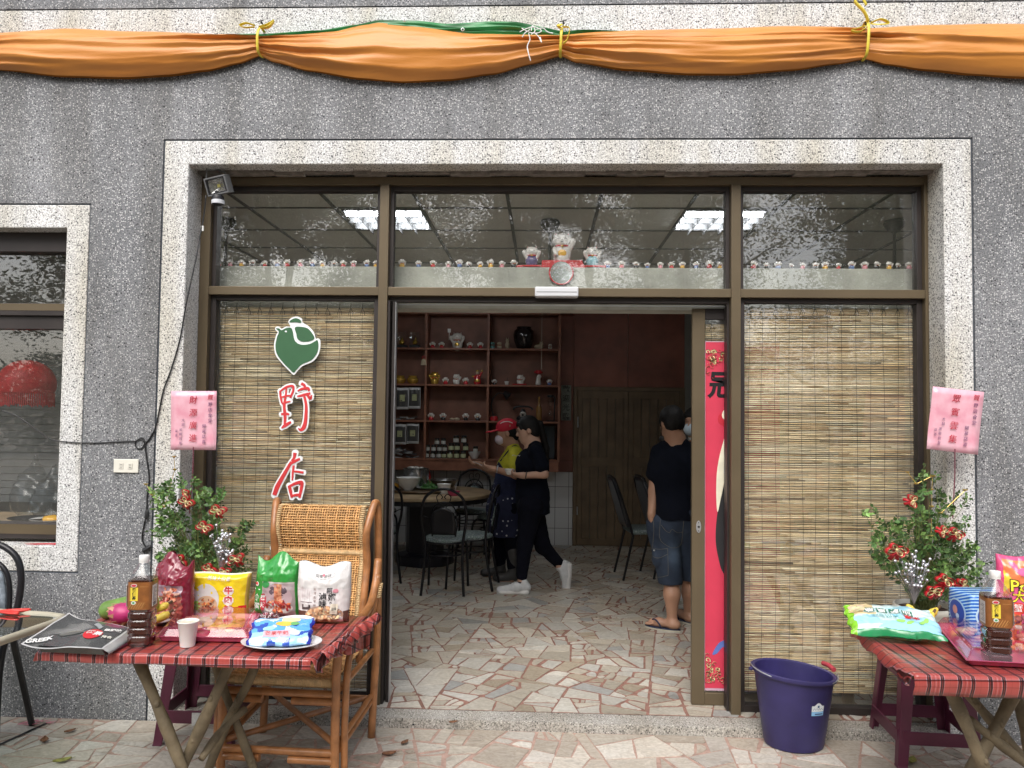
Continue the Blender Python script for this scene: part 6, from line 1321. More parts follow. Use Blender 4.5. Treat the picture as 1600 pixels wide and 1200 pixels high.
for p, q in ((at(48,1133,Z=0), at(20,1000,Z=.66)),): 
    P0, P1 = L3(Vector((-2.58,-.10,0))), L3(Vector((-2.36,-.62,.68))); MB().tube([P0, P0*.5+P1*.5, P1], .0155, n=8, sq=.8).build('leg', m_leg, gt, smooth=True)
MB().tube([L3(Vector((-2.36,-.62,.655))), L3(Vector((-3.2,-.62,.655)))], .012, n=8).build('apron_bar', m_leg, gt, smooth=True)
MB().tube([L3(Vector((-2.36,-.62,.655))), L3(Vector((-2.40,-1.5,.655)))], .012, n=8).build('apron_bar', m_leg, gt, smooth=True)
MB().tube([L3(Vector((-3.2,-.10,0))), L3(Vector((-3.2,-.62,.68)))], .0155, n=8).build('leg', m_leg, gt, smooth=True)
t = empty('scissors', tuple(at(18,958,Z=.71)), 'red handled scissors lying on the glass table', 'scissors'); mh = plain('scissor_red',(.62,.04,.03),.35)
for s in (0,1): MB().tube([Vector((.052*math.cos(a)+.010*s, .013*math.sin(a)+.034*s-.017+.014*math.cos(a)*(1 if s else -1), .008)) for a in [2*PI*i/16 for i in range(16)]], .0055, n=7, closed=True).build('handle', mh, t, smooth='all')
MB().tube([(-.06,.0,.008),(-.16,.02,.008)], [.006,.002], n=6, sq=.3).build('blades', M['brushed'], t)
cc = empty('garden_chair', (-2.70,-.36,-.045), 'black bent tube chair with pink cloth over it at the left edge', 'chair'); 
hoop = [(.12,.0,.0),(.13,.0,.45),(.205,.0,.72),(.205,.0,.90),(.13,.0,.985),(0,.0,1.01),(-.13,.0,.985),(-.205,.0,.90),(-.205,.0,.72),(-.13,0,.45),(-.12,0,0)]
MB().tube(catmull(hoop, 6), .0155, n=10).build('back_hoop', m_leg, cc, smooth='all')
MB().tube(catmull([(.135,.01,.5),(.155,.01,.72),(.135,.01,.86),(.06,.01,.925),(0,.01,.93),(-.06,.01,.925),(-.135,.01,.86),(-.155,.01,.72),(-.135,.01,.5)], 6), .012, n=8).build('inner_hoop', m_leg, cc, smooth='all')
MB().grid(lambda u, v: ((u-.5)*.27*math.sin(PI*(.25+.5*v))**.5, .012-.012*math.sin(PI*u), .58+.34*v-.06*(2*u-1)**2*v), 10, 10).build('back_pad', plain('grey_floral',(.22,.26,.30),.7,var=.5,sc=30), cc, smooth='all', solid=.02)
MB().lathe([(0,.44),(.19,.44),(.205,.455),(.20,.48),(0,.49)], (0,-.18,0), 28, cap=(False,False)).build('seat', m_leg, cc, smooth=True)
for s in (-1,1): MB().tube([(s*.17,-.32,.0),(s*.15,-.30,.44)], .0125, n=8).build('front_leg', m_leg, cc, smooth=True)
def clo(u, v): return (-2.70-.06+.16*u-.06*v*(1-u)+.02*math.sin(6*v), -.395-.03*math.sin(PI*u)-.05*v+.012*math.sin(9*u), .865-.10*u*u*1.6-.26*v)
tag(MB().grid(clo, 14, 14).build('pink_cloth', plain('pink_cloth',(.50,.035,.10),.75,var=.15,bmp=.3), smooth='all', solid=.006), 'crimson pink cloth draped on the chair at the left edge', 'cloth')
# ================================================================== CEILING LIGHTS AND FANS
m_tube, nt, b = newmat('lamp_tube'); b.inputs['Base Color'].default_value = (1,1,1,1); b.inputs['Emission Color'].default_value = (.93,.97,1,1); b.inputs['Emission Strength'].default_value = 38.0
m_ref = plain('louvre_grey', (.10,.10,.105), .4, .3)
def lamp(x, y, lab):
    t = empty('ceiling_light', (x,y,2.944), lab, 'ceiling light', 'louvred ceiling lights'); W_, D_ = .262, .262
    mb = MB(); mb.box(-W_,W_,-D_,-D_+.012,-.012,0); mb.box(-W_,W_,D_-.012,D_,-.012,0); mb.box(-W_,-W_+.012,-D_+.012,D_-.012,-.012,0); mb.box(W_-.012,W_,-D_+.012,D_-.012,-.012,0); mb.box(-W_+.012,W_-.012,-D_+.012,D_-.012,-.001,.004); mb.build('frame', m_ref, t)
    for k in (-1,0,1): MB().tube([(-W_+.014,k*.165,-.014),(W_-.014,k*.165,-.014)], .011, n=10).build('tube', m_tube, t, smooth=True)
    mb = MB()
    for k in range(1,5): xx = -W_+2*W_*k/5; mb.box(xx-.0015,xx+.0015,-D_+.013,D_-.013,-.05,-.001)
    for k in (-.5,.5): mb.box(-W_+.013,W_-.013,k*.165-.0015,k*.165+.0015,-.048,-.001)
    mb.build('louvre', m_ref, t); return t
la = lamp(-1.07,1.215,'louvred ceiling light seen at the left through the transom glass'); dup(la,(1.175,1.215,2.944),0,'louvred ceiling light seen at the right through the transom glass'); dup(la,(-1.07,3.6,2.944),0,'louvred ceiling light over the round table at the back')
m_fan = plain('fan_brown', (.035,.028,.022), .45, .2)
def fan(x, y, rz, lab):
    t = empty('ceiling_fan', (x,y,2.95), lab, 'ceiling fan', 'ceiling fans', rz); MB().lathe([(0,-.002),(.062,-.002),(.07,-.02),(.062,-.045),(.035,-.075),(.012,-.085),(0,-.085)], n=28, cap=(False,False)).build('canopy', m_fan, t, smooth=True)
    MB().tube([(0,0,-.08),(0,0,-.40)], .011, n=10).build('rod', m_fan, t, smooth=True)
    MB().lathe([(0,-.38),(.05,-.385),(.11,-.42),(.125,-.46),(.12,-.50),(.08,-.535),(.05,-.56),(0,-.565)], n=32, cap=(False,False)).build('motor', m_fan, t, smooth=True)
    for k in range(4):
        a = k*PI/2; R_ = Matrix.Rotation(a,4,'Z'); mb = MB(); mb.grid(lambda u, v: (.17+.43*u, (v-.5)*(.11+.03*u), -.50+(v-.5)*.03), 6, 4); mb.xf(R_); mb.build('blade', plain('fan_blade',(.16,.13,.10),.4) if not bpy.data.materials.get('fan_blade') else bpy.data.materials['fan_blade'], t, solid=.007)
        mb = MB(); mb.box(.09,.20,-.02,.02,-.506,-.498); mb.xf(R_); mb.build('blade_bracket', m_fan, t)
    return t
fa = fan(.04,1.27,.35,'ceiling fan above the doorway centre'); dup(fa,(2.36,1.25,2.95),.9,'ceiling fan behind the right transom pane'); dup(fa,(-2.22,1.25,2.95),.2,'ceiling fan behind the left transom pane')
# ================================================================== CAT FIGURINES
PAL = {'red':(.55,.03,.04),'pink':(.72,.28,.33),'yellow':(.75,.42,.05),'black':(.03,.03,.035),'blue':(.12,.20,.42),'white':(.72,.70,.66),'gold':(.65,.42,.08),'turquoise':(.15,.35,.34),'beige':(.50,.42,.30),'purple':(.12,.09,.22),'sky':(.30,.55,.62)}
def pm(c):
    n = 'glaze_'+c; return bpy.data.materials.get(n) or plain(n, PAL[c], .22, .6 if c == 'gold' else 0, var=.1, sc=60, coat=.5)
def cat(name, x, y, z, s, body, lab, grp=None, head='white', raised='both', rz=0, detail=False, cat_='cat figurine', acc='gold'):
    """s = height in metres"""
    t = empty(name, (x,y,z), lab, cat_, grp, rz); h = s; r = h*.05 if not detail else h*.028
    sdf_obj('body', [('e',(0,0,h*.26),(h*.30,h*.24,h*.27),0),('c',(0,0,h*.10),(0,0,h*.16),h*.26,h*.24,h*.08)], r, pm(body), t)
    hp = [('e',(0,-h*.03,h*.66),(h*.31,h*.24,h*.245),0),('c',(-h*.17,-h*.0,h*.80),(-h*.21,0,h*.92),h*.085,h*.02,h*.03),('c',(h*.17,0,h*.80),(h*.21,0,h*.92),h*.085,h*.02,h*.03)]
    sdf_obj('head', hp, r, pm(head), t)
    for sx in (-1,1):
        up = raised == 'both' or (raised == 'right' and sx > 0)
        pr = [('c',(sx*h*.22,-h*.06,h*.36),(sx*h*.345,-h*.13,h*.56),h*.095,h*.085,h*.03),('e',(sx*h*.345,-h*.14,h*.62),(h*.095,h*.09,h*.11),h*.02)]
        if not up: pr = [('c',(sx*h*.24,-h*.10,h*.38),(sx*h*.20,-h*.24,h*.20),h*.08,h*.085,h*.03)]
        sdf_obj('paw', pr, r, pm(head), t)
    mb = MB(); mb.tube([(h*.22*math.cos(a), -h*.02+h*.19*math.sin(a), h*.475) for a in [2*PI*i/16 for i in range(16)]], h*.028, n=6, closed=True); mb.build('collar', pm('red' if body != 'red' else 'gold'), t, smooth=True)
    mb = MB(); mb.ell((0,-h*.235,h*.45), h*.05, h*.05, h*.05, 10, 8); mb.build('bell', pm('gold'), t, smooth=True)
    if s > .05:
        mb = MB()
        for sx in (-1,1): mb.tube([(sx*h*.10-h*.045,-h*.25,h*.68),(sx*h*.10,-h*.262,h*.705),(sx*h*.10+h*.045,-h*.25,h*.68)], h*.010, n=5)
        mb.tube([(-h*.05,-h*.263,h*.60),(0,-h*.268,h*.585),(h*.05,-h*.263,h*.60)], h*.009, n=5); mb.ell((0,-h*.265,h*.64), h*.018, h*.012, h*.013, 8, 5); mb.build('face_lines', pm('black'), t)
    if detail:
        mb = MB(); mb.ell((0,-h*.235,h*.22), h*.14, h*.03, h*.12, 14, 8); mb.build('bib', pm(acc), t, smooth=True)
        mb = MB()
        for sx in (-1,1): mb.tube([(sx*h*.17,-h*.03,h*.80),(sx*h*.205,-h*.02,h*.90)], [h*.06,h*.015], n=8)
        mb.build('ear_lining', pm('red'), t, smooth=True)
    return t
row = [(300+v/3.75,c) for v, c in ((157,'red'),(225,'pink'),(290,'yellow'),(355,'black'),(422,'red'),(500,'blue'),(563,'red'),(637,'pink'),(705,'blue'),(768,'yellow'),(828,'black'),(890,'red'),(953,'pink'),(1020,'blue'),(1078,'yellow'))]
row += [(600+v/2.909,c) for v, c in ((80,'yellow'),(162,'blue'),(222,'red'),(297,'pink'),(345,'blue'),(385,'black'),(438,'yellow'),(487,'yellow'),(540,'pink'),(585,'black'),(1015,'blue'),(1077,'red'),(1145,'black'),(1198,'blue'),(1260,'pink'),(1308,'red'),(1353,'yellow'),(1418,'blue'),(1475,'red'),(1522,'yellow'))]
row += [(1100+v/3.2,c) for v, c in ((248,'red'),(312,'black'),(377,'blue'),(438,'black'),(498,'pink'),(555,'black'),(610,'yellow'),(668,'red'),(742,'blue'),(803,'pink'),(868,'black'),(920,'yellow'),(975,'black'),(1022,'pink'))]
ORD = ['first','second','third','fourth','fifth','sixth','seventh','eighth','ninth','tenth','eleventh','twelfth','thirteenth','fourteenth','fifteenth','sixteenth','seventeenth','eighteenth','nineteenth','twentieth']
proto = {}; cnt = {}; rnd = random.Random(6)
for i, (px, c) in enumerate(row):
    pane, k = ('left', i) if i < 15 else (('middle', i-15) if i < 35 else ('right', i-35)); p = at(px, 414, Y=.365); lab = 'tiny %s cat figurine on the lintel ledge, %s from left in the %s pane' % (c, ORD[k], pane)
    if c not in proto: proto[c] = cat('cat_figurine', p.x, .365, 2.4415, .048, c, lab, 'tiny cat figurines along the lintel ledge')
    else: dup(proto[c], (p.x+rnd.uniform(-.006,.006),.365+rnd.uniform(-.008,.008),2.4415), rnd.uniform(-.6,.6), lab, scale=rnd.uniform(.82,1.14))
p = at(878,419,Y=.355)
st = empty('red_stand', (p.x,.37,2.4415), 'red scrolled stand carrying three cat figurines over the doorway', 'stand'); m_rd = pm('red')
mb = MB(); mb.box(-.115,.115,-.035,.06,.030,.042); mb.build('top_shelf', m_rd, st, bevel=.003)
mb = MB(); mb.prism([(-.115,.03),(-.115,-.045),(-.09,-.035),(-.07,.0),(-.03,.012),(.03,.012),(.07,.0),(.09,-.02),(.125,-.012),(.135,.0),(.115,.03)], -.036,-.028); mb.build('skirt', m_rd, st, bevel=.002)
for s in (-1,1):
    MB().tube(catmull([(s*.10,0,.012),(s*.15,0,.004),(s*.20,0,.006),(s*.245,0,.012),(s*.258,0,.004),(s*.245,0,-.004),(s*.232,0,.002)],5), .009, n=8).build('scroll', m_rd, st, smooth='all')
    mb = MB(); mb.box(min(s*.12,s*.225),max(s*.12,s*.225),-.035,.045,.004,.014); mb.build('side_shelf', m_rd, st, bevel=.002)
cat('lucky_cat', p.x, .375, 2.4415+.043, .175, 'white', 'large white lucky cat with orange bib and one raised paw above the doorway', detail=True, raised='right', acc='yellow')
cat('lucky_cat', p.x-.172, .375, 2.4415+.015, .122, 'purple', 'white lucky cat in dark purple robe, left of the largest one', detail=True, acc='purple', grp=None)
cat('lucky_cat', p.x+.172, .375, 2.4415+.015, .122, 'sky', 'white lucky cat in pale blue robe, right of the largest one', detail=True, acc='sky')
p2 = at(877,425,Y=.30); mm = empty('round_mirror', (p2.x,.318,p2.z), 'small round mirror with red rim in front of the red stand over the doorway', 'mirror')
MB().tube([(.066*math.cos(a),0,.066*math.sin(a)) for a in [2*PI*i/40 for i in range(40)]], .0048, n=8, closed=True).build('rim', m_rd, mm, smooth='all')
mb = MB(); mb.prism([(.065*math.cos(a),.065*math.sin(a)) for a in [2*PI*i/40 for i in range(40)]], -.002,.004); mb.build('mirror_face', plain('mirror',(.75,.78,.76),.08,1.0,var=.02), mm)
# ================================================================== DISPLAY SHELVES ON THE BACK WALL
YC, YB = 5.10, 5.37
cb = empty('display_shelf', (-.8,YC,1.05), 'reddish wooden wall shelving filled with cat figurines and jars', 'shelving'); zs = [2.83,2.40,1.968,1.537,1.085]; xL, x1, x2, xR = -2.7, -1.392, -.648, .196
def lc(o): return loc(o, cb)
for z in zs: mb = MB(); mb.box(xL,xR,YC,YB,z-.022,z); lc(mb.build('shelf_board', m_wood, cb, bevel=.002))
for x in (xL,-2.05,x1,x2,xR): mb = MB(); mb.box(x-.014,x+.014,YC+.002,YB,1.0635,2.8075); lc(mb.build('upright', m_wood, cb, bevel=.002))
mb = MB(); mb.box(xL,xR,YB-.001,YB+.010,1.06,2.83); lc(mb.build('back_panel', plain('shelf_back',(.20,.085,.055),.55,var=.25,sc=5), cb))
mb = MB(); mb.box(xL,.372,YC-.004,YB,2.832,2.90); lc(mb.build('cornice', m_wood, cb, bevel=.002))
mb = MB(); mb.box(xL,xR,YC+.01,YB,.945,1.062); lc(mb.build('base_board', m_wood, cb, bevel=.002))
Zx = lambda zx: at(600+zx/4.287, 560, Y=5.2).x          # crop column -> world x on the shelves
SH = {1:2.4005, 2:1.9685, 3:1.5375, 4:1.0855}
ga = 'cat figurines on the wall shelves'
def fig(zx, sh, hpx, body, lab, **k): return cat('cat_figurine', Zx(zx), 5.2, SH[sh], hpx/4.287*.00768, body, lab, ga, **k)
fig(325,1,50,'red','small red cat figurine on the top shelf, far left of the middle bay'); fig(385,1,50,'red','small red cat figurine on the top shelf just left of the big white cat'); fig(575,1,50,'red','small red cat figurine on the top shelf just right of the big white cat'); fig(645,1,50,'red','small red cat figurine on the top shelf, far right of the middle bay')
fig(490,1,118,'white','big white cat figurine holding a flag on the top shelf',detail=True); 
x = Zx(437); mb = MB(); mb.tube([(x,5.16,2.50),(x,5.16,2.62)], .004, n=6); mb.box(x-.018,x+.018,5.157,5.163,2.59,2.635); tag(mb.build('little_flag', pm('white')), 'little white flag on a stick held by the big white cat', 'flag')
fig(725,1,52,'turquoise','turquoise cat figurine on the top shelf of the right bay',head='turquoise',raised='no'); fig(772,1,52,'beige','beige cat figurine beside the turquoise one on the top shelf',head='beige',raised='no'); fig(1112,1,40,'beige','small pale cat figurine at the right end of the top shelf',raised='no')
t = empty('rabbit_figurine',(Zx(825),5.2,SH[1]),'tall pale rabbit figurine left of the dark urn on the top shelf','figurine'); sdf_obj('body',[('e',(0,0,.045),(.028,.026,.045),0),('e',(0,-.005,.10),(.022,.02,.022),.01),('c',(-.01,0,.115),(-.014,0,.135),.007,.005,.004),('c',(.01,0,.115),(.014,0,.135),.007,.005,.004)],.005,pm('beige'),t)
t = empty('reclining_figurine',(Zx(1035),5.2,SH[1]),'pale reclining cat figurine right of the dark urn on the top shelf','figurine'); sdf_obj('body',[('e',(0,0,.03),(.055,.028,.03),0),('e',(.03,-.005,.062),(.026,.022,.024),.01),('c',(.018,0,.08),(.014,0,.094),.008,.003,.004),('c',(.042,0,.08),(.046,0,.094),.008,.003,.004)],.005,pm('beige'),t)
t = empty('dark_urn',(Zx(935),5.22,SH[1]),'large black glazed urn on the top shelf of the right bay','urn'); MB().lathe([(0,.0),(.075,.0),(.085,.01),(.118,.10),(.128,.17),(.118,.22),(.09,.245),(.085,.262),(.092,.268),(.08,.268),(.07,.25),(0,.24)],n=36,cap=(False,False)).build('vessel',plain('dark_glaze',(.014,.010,.012),.15,coat=.6),t,smooth=True)
fig(342,2,92,'gold','gold cat figurine on the second shelf',head='gold',detail=True); fig(415,2,52,'red','small red cat figurine just left of the white waving cat on the second shelf'); fig(488,2,76,'white','white waving cat figurine on the second shelf of the middle bay',raised='right'); fig(550,2,52,'red','small red cat figurine just right of the white waving cat on the second shelf')
t = empty('fortune_figurine',(Zx(628),5.2,SH[2]),'red robed figurine with gold trim at the right of the middle bay','figurine'); sdf_obj('robe',[('c',(0,0,.03),(0,0,.10),.045,.028,.02),('c',(.02,0,.10),(.055,-.01,.15),.016,.010,.01),('c',(-.02,0,.09),(-.055,-.01,.10),.016,.012,.01)],.006,pm('red'),t); sdf_obj('head',[('e',(0,-.005,.14),(.02,.018,.022),0)],.005,pm('beige'),t); sdf_obj('hat',[('e',(0,0,.165),(.024,.018,.012),0),('e',(.055,-.01,.165),(.012,.01,.016),0)],.005,pm('gold'),t); sdf_obj('gold_trim',[('e',(0,-.030,.045),(.034,.018,.026),0),('e',(-.055,-.01,.10),(.02,.014,.012),0)],.005,pm('gold'),t)
fig(742,2,42,'black','small black and white cat figurine on the second shelf of the right bay'); fig(915,2,76,'white','white waving cat figurine on a red cushion on the second shelf',raised='right'); fig(1110,2,46,'blue','small blue cat figurine at the right end of the second shelf')
mb = MB(); x = Zx(910); mb.box(x-.085,x+.085,5.13,5.19,1.969,1.982); tag(mb.build('red_cushion', pm('red'), bevel=.006), 'flat red cushion under a white waving cat on the second shelf', 'cushion')
t = empty('spoon_cup',(Zx(825),5.2,SH[2]),'small white cup with a dark spoon on the second shelf','cup'); MB().lathe([(0,0),(.02,0),(.028,.035),(.03,.045),(.026,.044),(0,.01)],n=20,cap=(False,False)).build('cup_wall',m_pla,t,smooth=True); MB().tube([(0,0,.02),(.004,0,.09)],.004,n=6).build('spoon',M['black'],t)
t = empty('candle_figurine',(Zx(1035),5.2,SH[2]),'pale ornament with a wide red crown on the second shelf','figurine'); sdf_obj('body',[('c',(0,0,.02),(0,0,.09),.035,.024,.01),('e',(.01,-.01,.105),(.028,.024,.026),.01)],.006,pm('white'),t); MB().lathe([(.01,.13),(.05,.145),(.055,.165),(.03,.155),(.035,.18),(0,.17)],n=18,cap=(True,False)).build('crown',pm('red'),t,smooth=True)
for zx, l in ((110,'gold ingot pot at the far left of the second shelf'),(195,'gold ingot pot left of the divider on the second shelf')):
    t = empty('gold_pot',(Zx(zx),5.2,SH[2]),l,'pot','gold pots on the second shelf'); MB().lathe([(0,0),(.04,0),(.068,.03),(.07,.06),(.05,.085),(.058,.10),(.045,.1),(.035,.08),(0,.075)],n=28,cap=(False,False)).build('vessel',pm('gold'),t,smooth=True); MB().tube([(.045*math.cos(a),.045*math.sin(a)-.005,.05+.0) for a in [PI+PI*i/8 for i in range(9)]],.006,n=6).build('band',pm('red'),t)
for zx, l in ((118,'clear display case with golden figure at the far left of the top shelf'),(206,'clear display case with golden figure left of the divider on the top shelf')):
    t = empty('display_case',(Zx(zx),5.2,SH[1]),l,'display case','clear cases on the top shelf'); mb = MB(); mb.box(-.062,.062,-.05,.05,0,.035); mb.build('plinth',M['black'],t); mb = MB(); mb.box(-.058,.058,-.046,.046,.036,.19); mb.build('cover',m_clear,t); sdf_obj('figure',[('e',(0,0,.07),(.03,.02,.03),0),('c',(0,0,.09),(.01,0,.13),.014,.006,.01)],.006,pm('gold'),t)
fig(322,3,54,'red','red cat figurine at the left of the third shelf'); fig(402,3,54,'black','black cat figurine beside the red one on the third shelf'); fig(553,3,54,'black','black cat figurine right of the flat brown ornament on the third shelf'); fig(633,3,54,'black','black cat figurine beside the second divider on the third shelf')
t = empty('brown_ornament',(Zx(478),5.2,SH[3]),'low brown carved ornament on the third shelf','ornament'); sdf_obj('carving',[('e',(-.03,0,.015),(.03,.02,.016),0),('e',(.03,0,.015),(.035,.02,.02),.01)],.005,pm('beige'),t)
# gooseneck lamp, telephone, bottle, coffee syphon
t = empty('gooseneck_lamp',(Zx(742),5.2,SH[3]),'black gooseneck lamp with red base on the third shelf','lamp'); MB().lathe([(0,0),(.045,0),(.05,.03),(.04,.055),(0,.06)],n=20,cap=(False,False)).build('base',pm('red'),t,smooth=True); MB().tube(catmull([(0,0,.05),(-.03,0,.15),(-.02,-.01,.25),(.04,-.02,.325),(.11,-.03,.33)],6),.007,n=8).build('neck',M['black'],t,smooth='all')
mb = MB(); mb.lathe([(.012,.03),(.025,.02),(.05,-.05),(.056,-.055),(.048,-.052),(.015,.0)],n=20,cap=(True,False)); mb.xf(Matrix.Translation((.135,-.03,.325)) @ Matrix.Rotation(-.9,4,'Y')); mb.build('lamp_shade',M['black'],t,smooth=True)
t = empty('old_telephone',(Zx(935),5.2,SH[3]),'old fashioned black telephone on the third shelf','telephone'); sdf_obj('body',[('c',(-.05,0,.03),(.05,0,.03),.03,.03,0),('c',(0,0,.04),(0,0,.12),.05,.03,.03)],.007,M['black'],t); MB().tube(catmull([(-.115,-.01,.135),(-.10,-.01,.16),(-.05,-.01,.175),(.05,-.01,.175),(.10,-.01,.16),(.115,-.01,.135)],5),[.02]+[.011]*24+[.02],n=8).build('handset',M['black'],t,smooth='all')
mb = MB(); mb.tube([(0,-.062,.075),(0,-.05,.085)],[.036,.038],n=24); mb.build('dial',pm('white'),t,smooth=True); mb = MB(); mb.tube([(0,-.068,.073),(0,-.06,.078)],.014,n=16); mb.build('dial_centre',M['black'],t)
t = empty('tall_bottle',(Zx(1042),5.2,SH[3]),'tall amber bottle right of the telephone on the third shelf','bottle'); MB().lathe([(0,0),(.032,0),(.034,.01),(.034,.16),(.014,.20),(.012,.27),(.015,.275),(.015,.295),(0,.295)],n=22,cap=(False,False)).build('glass_body',plain('amber_glass',(.30,.16,.05),.12,coat=.5),t,smooth=True)
t = empty('coffee_syphon',(Zx(1118),5.2,SH[3]),'black and glass coffee syphon at the right end of the third shelf','coffee maker'); MB().lathe([(0,.06),(.03,.07),(.04,.10),(.03,.135),(.012,.15),(.012,.175),(.035,.19),(.035,.29),(.0,.30)],n=22,cap=(False,False)).build('flask',m_clear,t,smooth=True); MB().tube([(.045,0,.0),(.05,0,.30),(0,0,.31)],.008,n=6).build('stand_arm',M['black'],t); MB().lathe([(0,0),(.05,0),(.05,.014),(0,.016)],n=20,cap=(False,False)).build('stand_base',M['black'],t,smooth=True); MB().lathe([(0,.29),(.04,.29),(.04,.315),(0,.32)],n=20,cap=(False,False)).build('lid',M['black'],t,smooth=True)
# jars
def jar(x, z, k, lab, y=5.2, big=1.0):
    t = empty('jam_jar',(x,y,z),lab,'jar','jars with black lids on the lowest shelf'); MB().lathe([(0,0),(.028*big,0),(.030*big,.004),(.030*big,.056*big),(.026*big,.062*big),(0,.062*big)],n=18,cap=(False,False)).build('glass_body',plain('jar_glass',(.05,.045,.03),.12,coat=.6) if not bpy.data.materials.get('jar_glass') else bpy.data.materials['jar_glass'],t,smooth=True)
    MB().lathe([(0,.0625*big),(.029*big,.0625*big),(.029*big,.078*big),(0,.079*big)],n=18,cap=(False,False)).build('lid',M['black'],t,smooth=True)
    mn = 'jar_label_'+('green' if k else 'white'); m_ = bpy.data.materials.get(mn) or plain(mn,(.52,.56,.34) if k else (.55,.55,.52),.6,var=.15,sc=90)
    MB().grid(lambda u, v: (.0308*big*math.cos(-PI/2-1.1+2.2*u), .0308*big*math.sin(-PI/2-1.1+2.2*u), .010+.038*big*v), 9, 2).build('label',m_,t,smooth='all'); return t
jp = jar(Zx(298),SH[4],0,'jar with white label in the bottom row, first from the left'); z1 = SH[4]; jb = None
rowsj = [(338,0,0,1,'bottom row, second'),(378,0,0,1,'bottom row, third'),(412,0,1,1,'bottom row, fourth'),(452,0,1,1.15,'bottom row, fifth'),(496,0,1,1.15,'bottom row, sixth'),(541,0,1,1.15,'bottom row, seventh'),
         (302,.0795,0,1,'second row, first'),(343,.0795,0,1,'second row, second'),(382,.0795,0,1,'second row, third'),(417,.0795,0,1,'second row, fourth'),(460,.0915,1,1.15,'second row, fifth'),(500,.0915,1,1.15,'second row, sixth'),(556,.0915,1,1.15,'second row, seventh'),
         (365,.159,0,1,'third row, first'),(407,.159,0,1,'third row, second'),(492,.183,0,1.15,'top of the stack, left'),(543,.183,0,1.15,'top of the stack, right')]
jbig = None
for zx, dz, k, bg_, nm in rowsj:
    lab = 'black lidded jar with %s label, %s of the jar stack' % (('white','green')[k], nm); jar(Zx(zx), z1+dz, k, lab, big=bg_)
bowl_ = empty('shelf_bowl',(Zx(615),5.2,SH[4]),'patterned bowl at the right of the jars with a jar standing in it','bowl'); MB().lathe([(0,0),(.035,0),(.04,.01),(.07,.06),(.075,.08),(.07,.078),(.035,.015),(0,.012)],n=28,cap=(False,False)).build('vessel',m_pla,bowl_,smooth=True); jar(Zx(622),SH[4]+.070,0,'jar standing in the patterned bowl beside the jar stack')
# foil packets
def packet(zx, zy0, zy1, w_, lab, k):
    x = Zx(zx); a = at(600+zx/4.287, 460+zy0/4.287, Y=5.14); b_ = at(600+zx/4.287, 460+zy1/4.287, Y=5.14); t = empty('foil_packet',(x,5.14,b_.z),lab,'packet','foil packets in the left bay'); h = a.z-b_.z; p_ = Pack(w_,h,.03,.12,.004,k,0,wav=.003); p_.film(M['vcg'],t,lambda x,z,f: (.62,.62,.63) if (z > .86 or z < .12 or abs(x) > .84) else (.06,.06,.06),18,18); d = MB(); p_.decal(d,0,h*.52,w_*.20,h*.15,(.42,.44,.24),.0015,rect=True,n=4); d.build('label',M['vcm'],t); return t
packet(135,625,770,.15,'foil packet on the left, upper row of the left bay',31); packet(215,622,765,.145,'foil packet on the right, upper row of the left bay',32); packet(122,868,1005,.15,'foil packet on the left, lower row of the left bay',33); packet(207,865,1000,.15,'foil packet on the right, lower row of the left bay',34)
mb = MB(); rnd = random.Random(12)
for i in range(16): x = Zx(rnd.uniform(90,235)); z = 1.088+.11*rnd.random(); mb.obox((x,5.18,z),(.05,.0,.02*rnd.uniform(-1,1)),(0,.04,0),(.002,0,.006),col=random.Random(i).choice(((.55,.55,.56),(.10,.10,.11),(.35,.35,.36))))
tag(mb.build('packet_pile', M['vcg']), 'untidy pile of flat foil packets on the lowest shelf of the left bay', 'packets', kind='stuff')
mb = MB()
for i in range(6): x = Zx(100+22*i); mb.obox((x,5.18,1.545+.012*(i%3)),(.045,.0,.006*(i%2)),(0,.04,0),(.002,0,.005),col=((.4,.4,.4),(.08,.08,.08))[i%2])
tag(mb.build('packet_pile', M['vcg']), 'few flat packets lying on the third shelf of the left bay', 'packets', kind='stuff')
t = empty('dark_picture',(Zx(1120),5.3,SH[4]),'dark glass framed panel on the lowest shelf behind the women','panel'); mb = MB(); mb.box(-.09,.055,-.02,.02,.0,.40); mb.build('frame',M['black'],t,bevel=.003); mb = MB(); mb.box(-.08,.047,-.023,-.0205,.02,.38); mb.build('glass_face',plain('dark_glass',(.03,.04,.05),.1),t)
# sign, charm, cords, extinguisher
a = at(877,602,Y=5.36); b_ = at(892,657,Y=5.36); t = empty('welcome_sign',((a.x+b_.x)/2,5.36,(a.z+b_.z)/2),'narrow grey green vertical sign with four brushed characters beside the shelves','sign'); hx, hz = (b_.x-a.x)/2, (a.z-b_.z)/2
mb = MB(); mb.box(-hx,hx,-.008,.008,-hz,hz); mb.build('board',plain('sign_board',(.30,.33,.29),.7,var=.08),t,bevel=.002)
for i, c in enumerate('歡迎光臨'): textmesh(c,.088,'sign_character',M['black'],t,ext=.001,off=.0015,M4=facing(0,-.0105,hz*(.76-.52*i)))
p = at(662,565,Y=3.2); t = empty('hanging_charm',tuple(p),'bell shaped charm on a thin cord hanging inside the doorway at the left','charm'); MB().lathe([(0,.028),(.010,.026),(.022,.01),(.027,-.026),(.032,-.034),(.0,-.030)],n=20,cap=(False,False)).build('bell',pm('beige'),t,smooth=True); MB().tube([(0,0,.026),(.001,0,.10),(0,0,2.94-p.z)],.0012,n=4).build('cord',plain('brown_cord',(.25,.15,.1),.8),t); MB().tube(catmull([(-.010,0,.026),(-.014,0,.044),(0,0,.052),(.014,0,.044),(.010,0,.026)],4),.003,n=6).build('loop',pm('red'),t)
